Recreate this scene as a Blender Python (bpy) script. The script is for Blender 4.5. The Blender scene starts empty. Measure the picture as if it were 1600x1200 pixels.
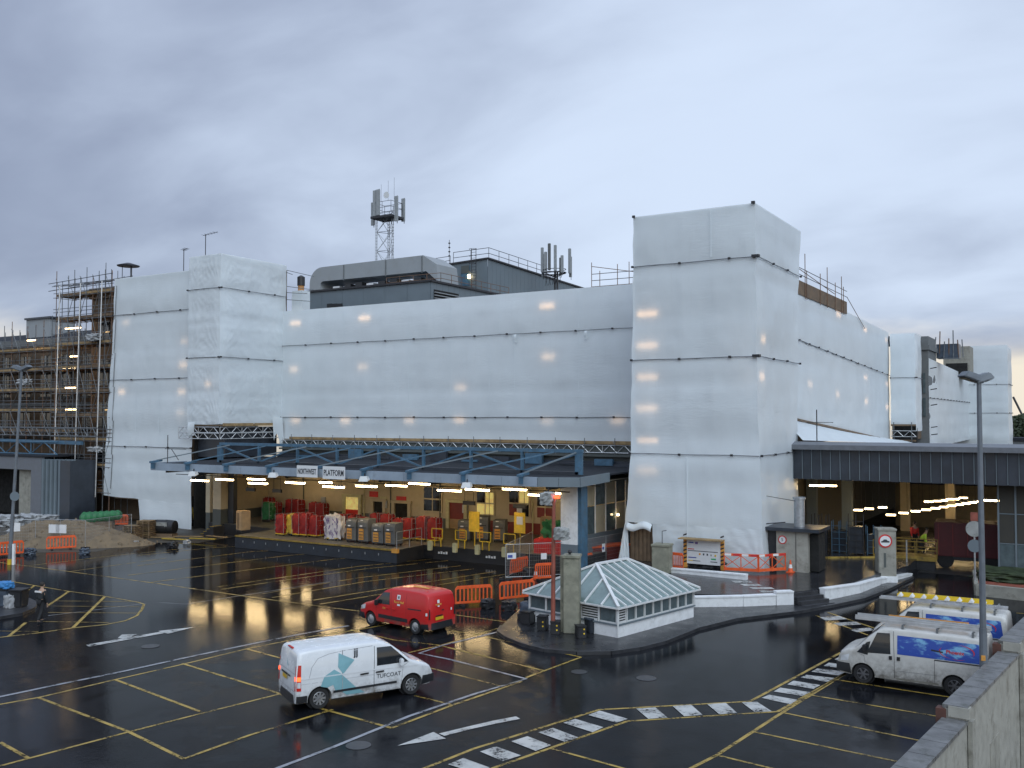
import bpy, bmesh, math, random
from mathutils import Vector, Matrix, noise
random.seed(11)
SC = bpy.context.scene
COL = SC.collection
R = math.radians
# ------------------------------------------------------------------ camera
CAM_F, CAM_H, HORIZON = 1500.0, 9.3, 652.0          # focal length and horizon in pixels of the 1600 px photo, eye height in m
PITCH, YAW = math.atan((HORIZON - 600) / CAM_F), R(31.37)
cam_d = bpy.data.cameras.new('camera'); cam = bpy.data.objects.new('camera', cam_d); COL.objects.link(cam)
cam_d.sensor_fit = 'HORIZONTAL'; cam_d.sensor_width = 36; cam_d.lens = 36 * CAM_F / 1600
cam_d.clip_start = .2; cam_d.clip_end = 6000
cam.location = (0, 0, CAM_H); cam.rotation_euler = (R(90) + PITCH, 0, YAW)
SC.camera = cam
# ------------------------------------------------------------------ sky and light
SUN_AZ, SUN_EL = math.atan2(.70, -.66), R(38)       # direction the soft light comes from (x, y)
W = bpy.data.worlds.new('World'); SC.world = W; W.use_nodes = True
nt = W.node_tree; nt.nodes.clear()
def N(t, typ, **kw):
    n = t.nodes.new(typ)
    for k, v in kw.items():
        if k.startswith('i_'):
            n.inputs[k[2:].replace('_', ' ')].default_value = v
        else: setattr(n, k, v)
    return n
def math_n(t, op, a, b=None, c=None, clamp=False):
    n = t.nodes.new('ShaderNodeMath'); n.operation = op; n.use_clamp = clamp
    for i, v in enumerate((a, b, c)):
        if v is None: continue
        if isinstance(v, (int, float)): n.inputs[i].default_value = v
        else: t.links.new(v, n.inputs[i])
    return n.outputs[0]
def maprange(t, v, a, b, c=0., d=1., smooth=True):
    n = t.nodes.new('ShaderNodeMapRange'); n.interpolation_type = 'SMOOTHSTEP' if smooth else 'LINEAR'
    t.links.new(v, n.inputs['Value'])
    for k, x in (('From Min', a), ('From Max', b), ('To Min', c), ('To Max', d)): n.inputs[k].default_value = x
    return n.outputs['Result']
def mixc(t, f, a, b, mode='MIX'):
    n = t.nodes.new('ShaderNodeMix'); n.data_type = 'RGBA'; n.blend_type = mode
    if isinstance(f, (int, float)): n.inputs[0].default_value = f
    else: t.links.new(f, n.inputs[0])
    for s, v in ((n.inputs[6], a), (n.inputs[7], b)):
        if isinstance(v, tuple): s.default_value = (*v, 1)
        else: t.links.new(v, s)
    return n.outputs[2]
tc = N(nt, 'ShaderNodeTexCoord'); sep = N(nt, 'ShaderNodeSeparateXYZ'); nt.links.new(tc.outputs['Generated'], sep.inputs[0])
zc = math_n(nt, 'MAXIMUM', sep.outputs[2], 0.0)
dn = math_n(nt, 'ADD', zc, .30)
px_ = math_n(nt, 'DIVIDE', sep.outputs[0], dn); py_ = math_n(nt, 'DIVIDE', sep.outputs[1], dn)
cb = N(nt, 'ShaderNodeCombineXYZ'); nt.links.new(px_, cb.inputs[0]); nt.links.new(py_, cb.inputs[1])
mp = N(nt, 'ShaderNodeMapping'); mp.inputs['Rotation'].default_value = (0, 0, R(10)); mp.inputs['Scale'].default_value = (.62, .95, 1); mp.inputs['Location'].default_value = (53.36, 49.86, 0)
nt.links.new(cb.outputs[0], mp.inputs[0])
n1 = N(nt, 'ShaderNodeTexNoise', i_Scale=.55, i_Detail=4.0, i_Roughness=.45, i_Distortion=.45); nt.links.new(mp.outputs[0], n1.inputs['Vector'])
n2 = N(nt, 'ShaderNodeTexNoise', i_Scale=3.2, i_Detail=5.0, i_Roughness=.5, i_Distortion=.3); nt.links.new(mp.outputs[0], n2.inputs['Vector'])
cl = math_n(nt, 'ADD', math_n(nt, 'MULTIPLY', n1.outputs[0], .78), math_n(nt, 'MULTIPLY', n2.outputs[0], .22))
clf = maprange(nt, cl, .38, .60)
cloud = mixc(nt, clf, (3.0, 3.55, 4.95), (7.0, 8.15, 10.1))
# the bright gap under the cloud deck, low over the horizon
gap = math_n(nt, 'SUBTRACT', zc, math_n(nt, 'MULTIPLY', math_n(nt, 'SUBTRACT', n2.outputs[0], .5), .10))
gapf = maprange(nt, gap, .04, .10, 1., 0.)
cloud = mixc(nt, gapf, cloud, (9.5, 8.7, 7.4))
# an overcast sky brightens towards the zenith
zen = maprange(nt, zc, .3, 1., 1., 1.5)
vm = N(nt, 'ShaderNodeVectorMath', operation='SCALE'); nt.links.new(cloud, vm.inputs[0]); nt.links.new(zen, vm.inputs['Scale'])
sky = N(nt, 'ShaderNodeTexSky', sky_type='NISHITA', sun_disc=False, sun_elevation=R(12), sun_rotation=SUN_AZ)
mixed = mixc(nt, .93, sky.outputs[0], vm.outputs[0])
bg = N(nt, 'ShaderNodeBackground', i_Strength=.1); nt.links.new(mixed, bg.inputs[0])
ow = N(nt, 'ShaderNodeOutputWorld'); nt.links.new(bg.outputs[0], ow.inputs[0])
sun_d = bpy.data.lights.new('sun', 'SUN'); sun_d.energy = 1.5; sun_d.angle = R(60); sun_d.color = (.84, .95, 1.)
sun = bpy.data.objects.new('sun', sun_d); COL.objects.link(sun); sun.location = (20, -20, 60)
sdir = Vector((math.sin(SUN_AZ) * math.cos(SUN_EL), math.cos(SUN_AZ) * math.cos(SUN_EL), math.sin(SUN_EL)))
sun.rotation_euler = sdir.to_track_quat('Z', 'Y').to_euler()
SC.view_settings.view_transform = 'Standard'; SC.view_settings.look = 'None'
SC.view_settings.exposure = 0.0; SC.view_settings.gamma = 1.0; SC.view_settings.use_curve_mapping = False
SC.render.engine = 'CYCLES'
SC.cycles.use_denoising = True; SC.cycles.max_bounces = 7; SC.cycles.diffuse_bounces = 3; SC.cycles.glossy_bounces = 3; SC.cycles.transmission_bounces = 5
SC.cycles.sample_clamp_indirect = 6.0; SC.cycles.caustics_reflective = False; SC.cycles.caustics_refractive = False
# ------------------------------------------------------------------ surveying helpers: photo pixel -> point in the yard
_fw = Vector((-math.sin(YAW) * math.cos(PITCH), math.cos(YAW) * math.cos(PITCH), math.sin(PITCH)))
_rt = Vector((math.cos(YAW), math.sin(YAW), 0)); _up = _rt.cross(_fw); EYE = Vector((0, 0, CAM_H))
def ray(x, y): return _fw + _rt * ((x - 800) / CAM_F) + _up * ((600 - y) / CAM_F)
def G(x, y, z=0.0):
    d = ray(x, y); return EYE + d * ((z - CAM_H) / d.z)
def AY(x, y, Y):
    d = ray(x, y); return EYE + d * (Y / d.y)
def AX(x, y, X):
    d = ray(x, y); return EYE + d * (X / d.x)
def ZH(x, y, p):
    d = ray(x, y); return CAM_H + d.z * math.hypot(p[0], p[1]) / math.hypot(d.x, d.y)
# ------------------------------------------------------------------ materials
MATS = {}
def M(name, col=None, rough=.6, metal=0., var=.18, scale=2.5, bump=.15, bscale=18., spec=.5, emit=0., coat=0., alpha=1., dirt=None, trans=0.):
    if name in MATS: return MATS[name]
    m = bpy.data.materials.new(name); m.use_nodes = True; t = m.node_tree; b = t.nodes['Principled BSDF']
    b.inputs['Roughness'].default_value = rough; b.inputs['Metallic'].default_value = metal
    b.inputs['Specular IOR Level'].default_value = spec; b.inputs['Coat Weight'].default_value = coat
    b.inputs['Transmission Weight'].default_value = trans; b.inputs['Alpha'].default_value = alpha
    tc = N(t, 'ShaderNodeTexCoord'); nz = N(t, 'ShaderNodeTexNoise', i_Scale=scale, i_Detail=5.0, i_Roughness=.6)
    t.links.new(tc.outputs['Object'], nz.inputs['Vector'])
    f = maprange(t, nz.outputs[0], .3, .7)
    lo = tuple(c * (1 - var) for c in col); hi = tuple(min(1, c * (1 + var)) for c in col)
    c = mixc(t, f, lo, hi)
    if dirt:
        n3 = N(t, 'ShaderNodeTexNoise', i_Scale=dirt[1], i_Detail=8.0, i_Roughness=.7); t.links.new(tc.outputs['Object'], n3.inputs['Vector'])
        c = mixc(t, math_n(t, 'MULTIPLY', maprange(t, n3.outputs[0], .48, .72), dirt[2]), c, dirt[0])
    t.links.new(c, b.inputs['Base Color'])
    if emit:
        b.inputs['Emission Strength'].default_value = emit; b.inputs['Emission Color'].default_value = (*col, 1)
    if bump:
        nb = N(t, 'ShaderNodeTexNoise', i_Scale=bscale, i_Detail=4.0); t.links.new(tc.outputs['Object'], nb.inputs['Vector'])
        bp = N(t, 'ShaderNodeBump', i_Strength=bump, i_Distance=.02); t.links.new(nb.outputs[0], bp.inputs['Height']); t.links.new(bp.outputs[0], b.inputs['Normal'])
    rv = maprange(t, nz.outputs[0], .3, .7, max(.02, rough * .8), min(1, rough * 1.2)); t.links.new(rv, b.inputs['Roughness'])
    MATS[name] = m
    return m
def asphalt():
    m = bpy.data.materials.new('wet_asphalt'); m.use_nodes = True; t = m.node_tree; b = t.nodes['Principled BSDF']
    tc = N(t, 'ShaderNodeTexCoord')
    big = N(t, 'ShaderNodeTexNoise', i_Scale=.09, i_Detail=4.0, i_Roughness=.55, i_Distortion=.6); t.links.new(tc.outputs['Object'], big.inputs['Vector'])
    mid = N(t, 'ShaderNodeTexNoise', i_Scale=.8, i_Detail=6.0, i_Roughness=.65); t.links.new(tc.outputs['Object'], mid.inputs['Vector'])
    fine = N(t, 'ShaderNodeTexNoise', i_Scale=45.0, i_Detail=3.0); t.links.new(tc.outputs['Object'], fine.inputs['Vector'])
    base = mixc(t, maprange(t, mid.outputs[0], .3, .7), (.0045, .005, .0065), (.011, .012, .015))
    base = mixc(t, math_n(t, 'MULTIPLY', maprange(t, fine.outputs[0], .52, .72), .55), base, (.03, .031, .036))
    # tar joints between paved strips, patch repairs of another shade
    wob = N(t, 'ShaderNodeTexNoise', i_Scale=.6, i_Detail=3.0); t.links.new(tc.outputs['Object'], wob.inputs['Vector'])
    wv = N(t, 'ShaderNodeVectorMath', operation='MULTIPLY_ADD'); t.links.new(wob.outputs['Color'], wv.inputs[0]); wv.inputs[1].default_value = (.9, .9, 0); t.links.new(tc.outputs['Object'], wv.inputs[2])
    flat = N(t, 'ShaderNodeVectorMath', operation='MULTIPLY'); flat.inputs[1].default_value = (1, 1, 0); t.links.new(wv.outputs[0], flat.inputs[0])
    vo = N(t, 'ShaderNodeTexVoronoi', i_Scale=.11, feature='DISTANCE_TO_EDGE'); t.links.new(flat.outputs[0], vo.inputs['Vector'])
    crack = math_n(t, 'MULTIPLY', maprange(t, vo.outputs[0], .0015, .005, 1., 0.), maprange(t, mid.outputs[0], .4, .55))
    pv = N(t, 'ShaderNodeTexVoronoi', i_Scale=.16, distance='CHEBYCHEV'); t.links.new(flat.outputs[0], pv.inputs['Vector'])
    sepc = N(t, 'ShaderNodeSeparateColor'); t.links.new(pv.outputs['Color'], sepc.inputs[0])
    base = mixc(t, math_n(t, 'MULTIPLY', maprange(t, sepc.outputs[0], .62, .66), .45), base, (.020, .021, .024))
    base = mixc(t, math_n(t, 'MULTIPLY', crack, .8), base, (.004, .004, .004))
    tk = N(t, 'ShaderNodeMapping'); tk.inputs['Scale'].default_value = (1, .12, 1); t.links.new(wv.outputs[0], tk.inputs[0])
    tw = N(t, 'ShaderNodeTexNoise', i_Scale=.9, i_Detail=6.0, i_Roughness=.65); t.links.new(tk.outputs[0], tw.inputs['Vector'])
    base = mixc(t, math_n(t, 'MULTIPLY', maprange(t, tw.outputs[0], .5, .66), .6), base, (.0035, .0038, .0045))
    t.links.new(base, b.inputs['Base Color'])
    wetv = math_n(t, 'ADD', math_n(t, 'MULTIPLY', big.outputs[0], .65), math_n(t, 'MULTIPLY', mid.outputs[0], .35))
    wet = maprange(t, wetv, .46, .54)
    sepx = N(t, 'ShaderNodeSeparateXYZ'); t.links.new(tc.outputs['Object'], sepx.inputs[0])
    drain = maprange(t, math_n(t, 'ADD', sepx.outputs[1], math_n(t, 'MULTIPLY', sepx.outputs[0], -.25)), 26., 46.)   # the yard falls towards the loading dock
    wet = math_n(t, 'MAXIMUM', math_n(t, 'MULTIPLY', wet, .8), drain)
    t.links.new(math_n(t, 'ADD', maprange(t, wet, 0, 1, .20, .055), math_n(t, 'MULTIPLY', mid.outputs[0], .05)), b.inputs['Roughness'])
    b.inputs['IOR'].default_value = 1.14
    rip = N(t, 'ShaderNodeTexNoise', i_Scale=7.0, i_Detail=5.0, i_Roughness=.6); t.links.new(tc.outputs['Object'], rip.inputs['Vector'])
    h = math_n(t, 'ADD', math_n(t, 'MULTIPLY', fine.outputs[0], maprange(t, wet, 0, 1, .5, .06)), math_n(t, 'MULTIPLY', rip.outputs[0], .7))
    bp = N(t, 'ShaderNodeBump', i_Strength=.12, i_Distance=.02); t.links.new(h, bp.inputs['Height']); t.links.new(bp.outputs[0], b.inputs['Normal'])
    MATS['wet_asphalt'] = m
    return m
def sheeting(name, tint=(.84, .905, .945), trans=.22):
    m = bpy.data.materials.new(name); m.use_nodes = True; t = m.node_tree; b = t.nodes['Principled BSDF']; out = t.nodes['Material Output']
    tc = N(t, 'ShaderNodeTexCoord')
    nz = N(t, 'ShaderNodeTexNoise', i_Scale=.35, i_Detail=5.0, i_Roughness=.6); t.links.new(tc.outputs['Object'], nz.inputs['Vector'])
    c = mixc(t, maprange(t, nz.outputs[0], .3, .7), tuple(x * .93 for x in tint), tint)
    st = N(t, 'ShaderNodeMapping'); st.inputs['Scale'].default_value = (6, 6, .5); t.links.new(tc.outputs['Object'], st.inputs[0])
    n3 = N(t, 'ShaderNodeTexNoise', i_Scale=1.0, i_Detail=6.0, i_Roughness=.7); t.links.new(st.outputs[0], n3.inputs['Vector'])
    c = mixc(t, math_n(t, 'MULTIPLY', maprange(t, n3.outputs[0], .5, .8), .10), c, (.5, .5, .48))
    t.links.new(c, b.inputs['Base Color']); b.inputs['Roughness'].default_value = .38; b.inputs['Specular IOR Level'].default_value = .35
    # crinkles: stretched ridges in patches
    m2 = N(t, 'ShaderNodeMapping'); m2.inputs['Rotation'].default_value = (R(20), R(38), R(15)); m2.inputs['Scale'].default_value = (1.3, 1.3, 7.)
    t.links.new(tc.outputs['Object'], m2.inputs[0])
    w = N(t, 'ShaderNodeTexNoise', i_Scale=.9, i_Detail=5.0, i_Roughness=.55, i_Distortion=.8); t.links.new(m2.outputs[0], w.inputs['Vector'])
    patch = N(t, 'ShaderNodeTexNoise', i_Scale=.28, i_Detail=2.0); t.links.new(tc.outputs['Object'], patch.inputs['Vector'])
    h = math_n(t, 'MULTIPLY', w.outputs[0], maprange(t, patch.outputs[0], .45, .7, .12, 1.))
    bp = N(t, 'ShaderNodeBump', i_Strength=.22, i_Distance=.08); t.links.new(h, bp.inputs['Height']); t.links.new(bp.outputs[0], b.inputs['Normal'])
    tr = N(t, 'ShaderNodeBsdfTranslucent'); tr.inputs[0].default_value = (.85, .85, .82, 1); t.links.new(bp.outputs[0], tr.inputs['Normal'])
    mx = N(t, 'ShaderNodeMixShader'); mx.inputs[0].default_value = trans
    t.links.new(b.outputs[0], mx.inputs[1]); t.links.new(tr.outputs[0], mx.inputs[2]); t.links.new(mx.outputs[0], out.inputs[0])
    MATS[name] = m
    return m
asphalt(); sheeting('white_sheeting'); sheeting('dusty_sheeting', (.74, .76, .77), .12)
def brick(name, c1, c2, mortar, sx=4.4):
    m = bpy.data.materials.new(name); m.use_nodes = True; t = m.node_tree; b = t.nodes['Principled BSDF']
    tc = N(t, 'ShaderNodeTexCoord'); mp = N(t, 'ShaderNodeMapping'); mp.inputs['Rotation'].default_value = (R(90), 0, 0); t.links.new(tc.outputs['Object'], mp.inputs[0])
    br = N(t, 'ShaderNodeTexBrick', i_Scale=sx); br.inputs['Color1'].default_value = (*c1, 1); br.inputs['Color2'].default_value = (*c2, 1); br.inputs['Mortar'].default_value = (*mortar, 1)
    br.inputs['Mortar Size'].default_value = .015
    t.links.new(mp.outputs[0], br.inputs['Vector'])
    nz = N(t, 'ShaderNodeTexNoise', i_Scale=.5, i_Detail=5.0); t.links.new(tc.outputs['Object'], nz.inputs['Vector'])
    t.links.new(mixc(t, maprange(t, nz.outputs[0], .35, .7, 0, .45), br.outputs[0], (.09, .075, .06)), b.inputs['Base Color']); b.inputs['Roughness'].default_value = .85
    MATS[name] = m
    return m
brick('old_brick', (.12, .075, .045), (.17, .11, .06), (.14, .12, .10))
M('antenna_grey', (.30, .32, .33), .5, var=.1, bump=0)
M('dark_brick', (.10, .045, .035), .8, var=.25)
WARM = (1., .72, .36)
def worn_paint(name, col, wear):
    m = bpy.data.materials.new(name); m.use_nodes = True; t = m.node_tree; b = t.nodes['Principled BSDF']; out = t.nodes['Material Output']
    tc = N(t, 'ShaderNodeTexCoord'); b.inputs['Roughness'].default_value = .42
    n1 = N(t, 'ShaderNodeTexNoise', i_Scale=1.1, i_Detail=6.0, i_Roughness=.65); t.links.new(tc.outputs['Object'], n1.inputs['Vector'])
    n2 = N(t, 'ShaderNodeTexNoise', i_Scale=9.0, i_Detail=7.0, i_Roughness=.75); t.links.new(tc.outputs['Object'], n2.inputs['Vector'])
    t.links.new(mixc(t, maprange(t, n1.outputs[0], .35, .7), col, tuple(c * .55 for c in col)), b.inputs['Base Color'])
    k = math_n(t, 'ADD', math_n(t, 'MULTIPLY', n1.outputs[0], .5), math_n(t, 'MULTIPLY', n2.outputs[0], .5))
    f = maprange(t, k, wear - .05, wear + .06)
    tr = N(t, 'ShaderNodeBsdfTransparent'); mx = N(t, 'ShaderNodeMixShader'); t.links.new(f, mx.inputs[0]); t.links.new(b.outputs[0], mx.inputs[1]); t.links.new(tr.outputs[0], mx.inputs[2]); t.links.new(mx.outputs[0], out.inputs[0])
    MATS[name] = m
worn_paint('yellow_paint', (.43, .29, .055), .54); worn_paint('white_paint', (.52, .52, .50), .555); worn_paint('grey_line_paint', (.30, .31, .34), .545)
M('dull_yellow', (.26, .17, .03), .6, var=.3, dirt=((.04, .035, .03), 3., .7)); M('lorry_red', (.085, .013, .016), .5, var=.15)
M('white_render', (.78, .79, .80), .6, var=.06, bump=.1, dirt=((.42, .41, .38), 3., .4))
M('dim_tube', (1., .66, .3), .5, emit=13., var=0, bump=0)
M('cream_wall', (.50, .43, .30), .65, var=.08, scale=1.2, bump=.1, dirt=((.35, .28, .17), 1.5, .4))
M('cream_render', (.34, .33, .29), .75, var=.12, bump=.3, dirt=((.17, .16, .13), 1.4, .8))
M('grey_wall', (.085, .095, .09), .6, var=.1); M('red_wall', (.19, .028, .025), .5, var=.12)
M('concrete', (.25, .245, .19), .8, var=.22, scale=1.8, bump=.35, dirt=((.09, .10, .07), 1.6, .7))
M('pale_concrete', (.30, .29, .25), .8, var=.15, scale=1.8, bump=.3, dirt=((.12, .11, .09), 2.2, .6))
M('coping_stone', (.15, .15, .15), .55, var=.3, scale=2, bump=.5, dirt=((.05, .055, .04), 2.5, .9))
M('kerb_stone', (.035, .036, .04), .35, var=.25, bump=.2)
M('paving', (.020, .021, .024), .30, var=.25, scale=1.5, bump=.12)
M('platform_floor', (.11, .105, .09), .5, var=.2, scale=1.2)
M('road_floor', (.03, .03, .031), .42, var=.3, scale=.8)
M('deck_tarmac', (.022, .023, .027), .2, var=.3, scale=1.2, bump=.1)
M('blue_steel', (.06, .135, .21), .5, var=.2, bump=.05, dirt=((.10, .10, .09), 3., .5))
M('pale_blue_fascia', (.29, .35, .42), .5, var=.1, scale=1, bump=.05, dirt=((.18, .20, .22), 2., .5))
M('canopy_roof', (.03, .033, .04), .9, spec=.15, var=.2); M('dark_soffit', (.05, .047, .04), .8, var=.2)
M('warm_soffit', (.16, .14, .10), .8, var=.15)
M('black_rubber', (.018, .018, .02), .55, var=.2); M('tyre', (.015, .015, .016), .75, var=.15)
M('black_plastic', (.022, .023, .026), .4, var=.15); M('dark_navy', (.02, .026, .036), .4, var=.2)
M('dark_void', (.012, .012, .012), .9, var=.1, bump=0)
M('galvanised', (.42, .44, .46), .42, .75, var=.15, scale=8, bump=.05)
M('scaffold_tube', (.19, .20, .21), .5, .5, var=.25, scale=3, bump=.05); M('rusty_tube', (.20, .12, .08), .7, .2, var=.3, scale=4)
M('dark_tube', (.045, .045, .05), .5, .4, var=.2, bump=0); M('strap_tube', (.22, .23, .25), .5, .5, var=.2, bump=0)
M('plank', (.30, .205, .10), .75, var=.3, scale=1.5, bump=.2); M('dark_plank', (.16, .11, .07), .8, var=.3, scale=1.5)
M('aluminium', (.62, .63, .64), .35, .6, var=.1, bump=0)
M('grey_cladding', (.15, .185, .21), .5, var=.07, scale=.6, bump=.03); M('light_cladding', (.29, .31, .325), .5, var=.06, scale=.5, bump=.03, dirt=((.24, .24, .22), .9, .5))
M('dark_fascia', (.035, .042, .055), .35, var=.25, scale=.7, bump=.03); M('roof_edge', (.15, .16, .18), .5, var=.1)
M('orange_plastic', (.78, .115, .025), .45, var=.12, scale=3, bump=.05, dirt=((.25, .08, .04), 4., .4)); M('red_plastic', (.62, .035, .025), .4, var=.12)
M('reflective_white', (.75, .75, .75), .35, var=.05, bump=0)
M('glass_dark', (.018, .022, .026), .06, var=.2, bump=0, spec=.7); M('glass_pane', (.10, .13, .14), .08, var=.2, bump=0, spec=.6)
M('roof_glass', (.17, .235, .235), .16, var=.12, scale=1.5, bump=.05, spec=.6, dirt=((.10, .13, .12), 2., .5))
M('white_frame', (.66, .67, .67), .4, var=.06, bump=.03, dirt=((.40, .40, .36), 4., .3))
M('white_car_paint', (.70, .72, .74), .25, var=.03, bump=0, coat=.6); M('dirty_white_paint', (.58, .57, .54), .35, var=.05, bump=0, coat=.3, dirt=((.20, .17, .13), 1.6, .55))
M('red_car_paint', (.52, .014, .014), .35, var=.03, bump=0, coat=.25)
M('teal_vinyl', (.20, .40, .45), .35, var=.08, bump=0); M('dark_text', (.03, .035, .045), .5, bump=0); M('gold_text', (.72, .38, .08), .5, bump=0)
M('plate_yellow', (.70, .45, .03), .4, bump=0); M('chrome', (.7, .7, .72), .15, .9, bump=0); M('wheel_silver', (.42, .43, .45), .3, .7, bump=0); M('wheel_dark', (.16, .16, .17), .35, .6, bump=0)
M('tail_red', (.50, .018, .012), .2, bump=0); M('tail_lit', (1., .12, .03), .3, emit=2.5, bump=0); M('lamp_clear', (.6, .62, .64), .12, bump=0)
M('tube_light', WARM, .5, emit=36., var=0, bump=0); M('far_tube_light', WARM, .5, emit=24., var=0, bump=0); [M('sheet_lamp_%d' % k, (1., .68, .40), .5, emit=e, var=0, bump=0) for k, e in enumerate((2.9, 2.0, 1.3, 2.4))]
M('red_signal', (1., .06, .02), .5, emit=5., var=0, bump=0); M('bulb', (1., .75, .4), .5, emit=14., var=0, bump=0)
M('window_glow', (.95, .72, .25), .5, emit=.32, var=.45, scale=1.2, bump=0)
M('red_cloth', (.24, .014, .016), .7, var=.25, scale=5, bump=.5, bscale=12); M('yellow_cloth', (.45, .32, .04), .7, var=.2, scale=5, bump=.4, bscale=12)
M('green_cloth', (.02, .14, .05), .55, var=.3, scale=4, bump=.4, bscale=9); M('grey_cloth', (.12, .125, .125), .7, var=.2, scale=4, bump=.4, bscale=12)
M('brown_card', (.36, .25, .14), .8, var=.15); M('orange_panel', (.58, .27, .05), .6, var=.2); M('white_bag', (.62, .60, .62), .6, var=.1, bump=.2); M('purple_stripe', (.18, .12, .30), .6)
M('sand', (.165, .125, .08), .95, var=.2, scale=1.5, bump=.6, bscale=10); M('mud', (.06, .052, .04), .6, var=.3, scale=.8, bump=.5)
M('sack_white', (.36, .37, .38), .7, var=.15, scale=3, bump=.5, bscale=8); M('tarp_blue', (.06, .08, .11), .4, var=.3, bump=.5, bscale=8)
M('rust_red', (.26, .075, .05), .6, var=.25, scale=3); M('yellow_steel', (.62, .42, .03), .45, var=.15); M('cream_post', (.50, .47, .28), .5, var=.15)
M('sign_white', (.72, .73, .74), .4, var=.03, bump=0); M('sign_red', (.55, .03, .03), .45, bump=0); M('sign_blue', (.07, .10, .35), .45, bump=0); M('sign_green', (.04, .40, .18), .5, bump=0); M('sign_yellow', (.70, .47, .04), .45, bump=0)
M('skin', (.42, .27, .19), .6, var=.08, bump=0); M('dark_jacket', (.018, .022, .026), .75, var=.2); M('dark_trousers', (.014, .015, .018), .8); M('hair', (.02, .016, .012), .7)
M('hi_vis', (.45, .65, .05), .6); M('red_jacket', (.65, .04, .03), .6); M('tree_leaf', (.03, .045, .018), .7, var=.4); M('bark', (.06, .045, .03), .9)
M('post_grey', (.16, .18, .205), .5, .3, var=.12, bump=.05); M('lens_grey', (.30, .31, .30), .3, bump=0)
M('ladder_yellow', (.75, .52, .03), .45, var=.1); M('bag_blue', (.05, .22, .50), .5)
M('stone_grey', (.15, .16, .165), .8, var=.12, bump=.2); M('terracotta', (.45, .22, .08), .8)
def road_dirt(name, top):
    m = MATS[name]; t = m.node_tree; b = t.nodes['Principled BSDF']; src = b.inputs['Base Color'].links[0].from_socket
    tc = N(t, 'ShaderNodeTexCoord'); sp = N(t, 'ShaderNodeSeparateXYZ'); t.links.new(tc.outputs['Object'], sp.inputs[0])
    nz = N(t, 'ShaderNodeTexNoise', i_Scale=4.0, i_Detail=7.0, i_Roughness=.7); t.links.new(tc.outputs['Object'], nz.inputs['Vector'])
    f = math_n(t, 'MULTIPLY', maprange(t, sp.outputs[2], .25, top, 1., 0.), maprange(t, nz.outputs[0], .3, .75), clamp=True)
    t.links.new(mixc(t, f, src, (.14, .125, .105)), b.inputs['Base Color'])
road_dirt('white_car_paint', .95); road_dirt('dirty_white_paint', 1.3); road_dirt('red_car_paint', .7)
def livery():
    m = bpy.data.materials.new('sky_blue_livery'); m.use_nodes = True; t = m.node_tree; b = t.nodes['Principled BSDF']
    tc = N(t, 'ShaderNodeTexCoord'); mp = N(t, 'ShaderNodeMapping'); mp.inputs['Scale'].default_value = (1.1, 1, 2.6); t.links.new(tc.outputs['Object'], mp.inputs[0])
    nz = N(t, 'ShaderNodeTexNoise', i_Scale=1.7, i_Detail=6.0, i_Roughness=.6, i_Distortion=.4); t.links.new(mp.outputs[0], nz.inputs['Vector'])
    c = mixc(t, maprange(t, nz.outputs[0], .50, .66), (.028, .075, .36), (.20, .44, .66))
    t.links.new(c, b.inputs['Base Color']); b.inputs['Roughness'].default_value = .35
    MATS['sky_blue_livery'] = m
livery()
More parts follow.
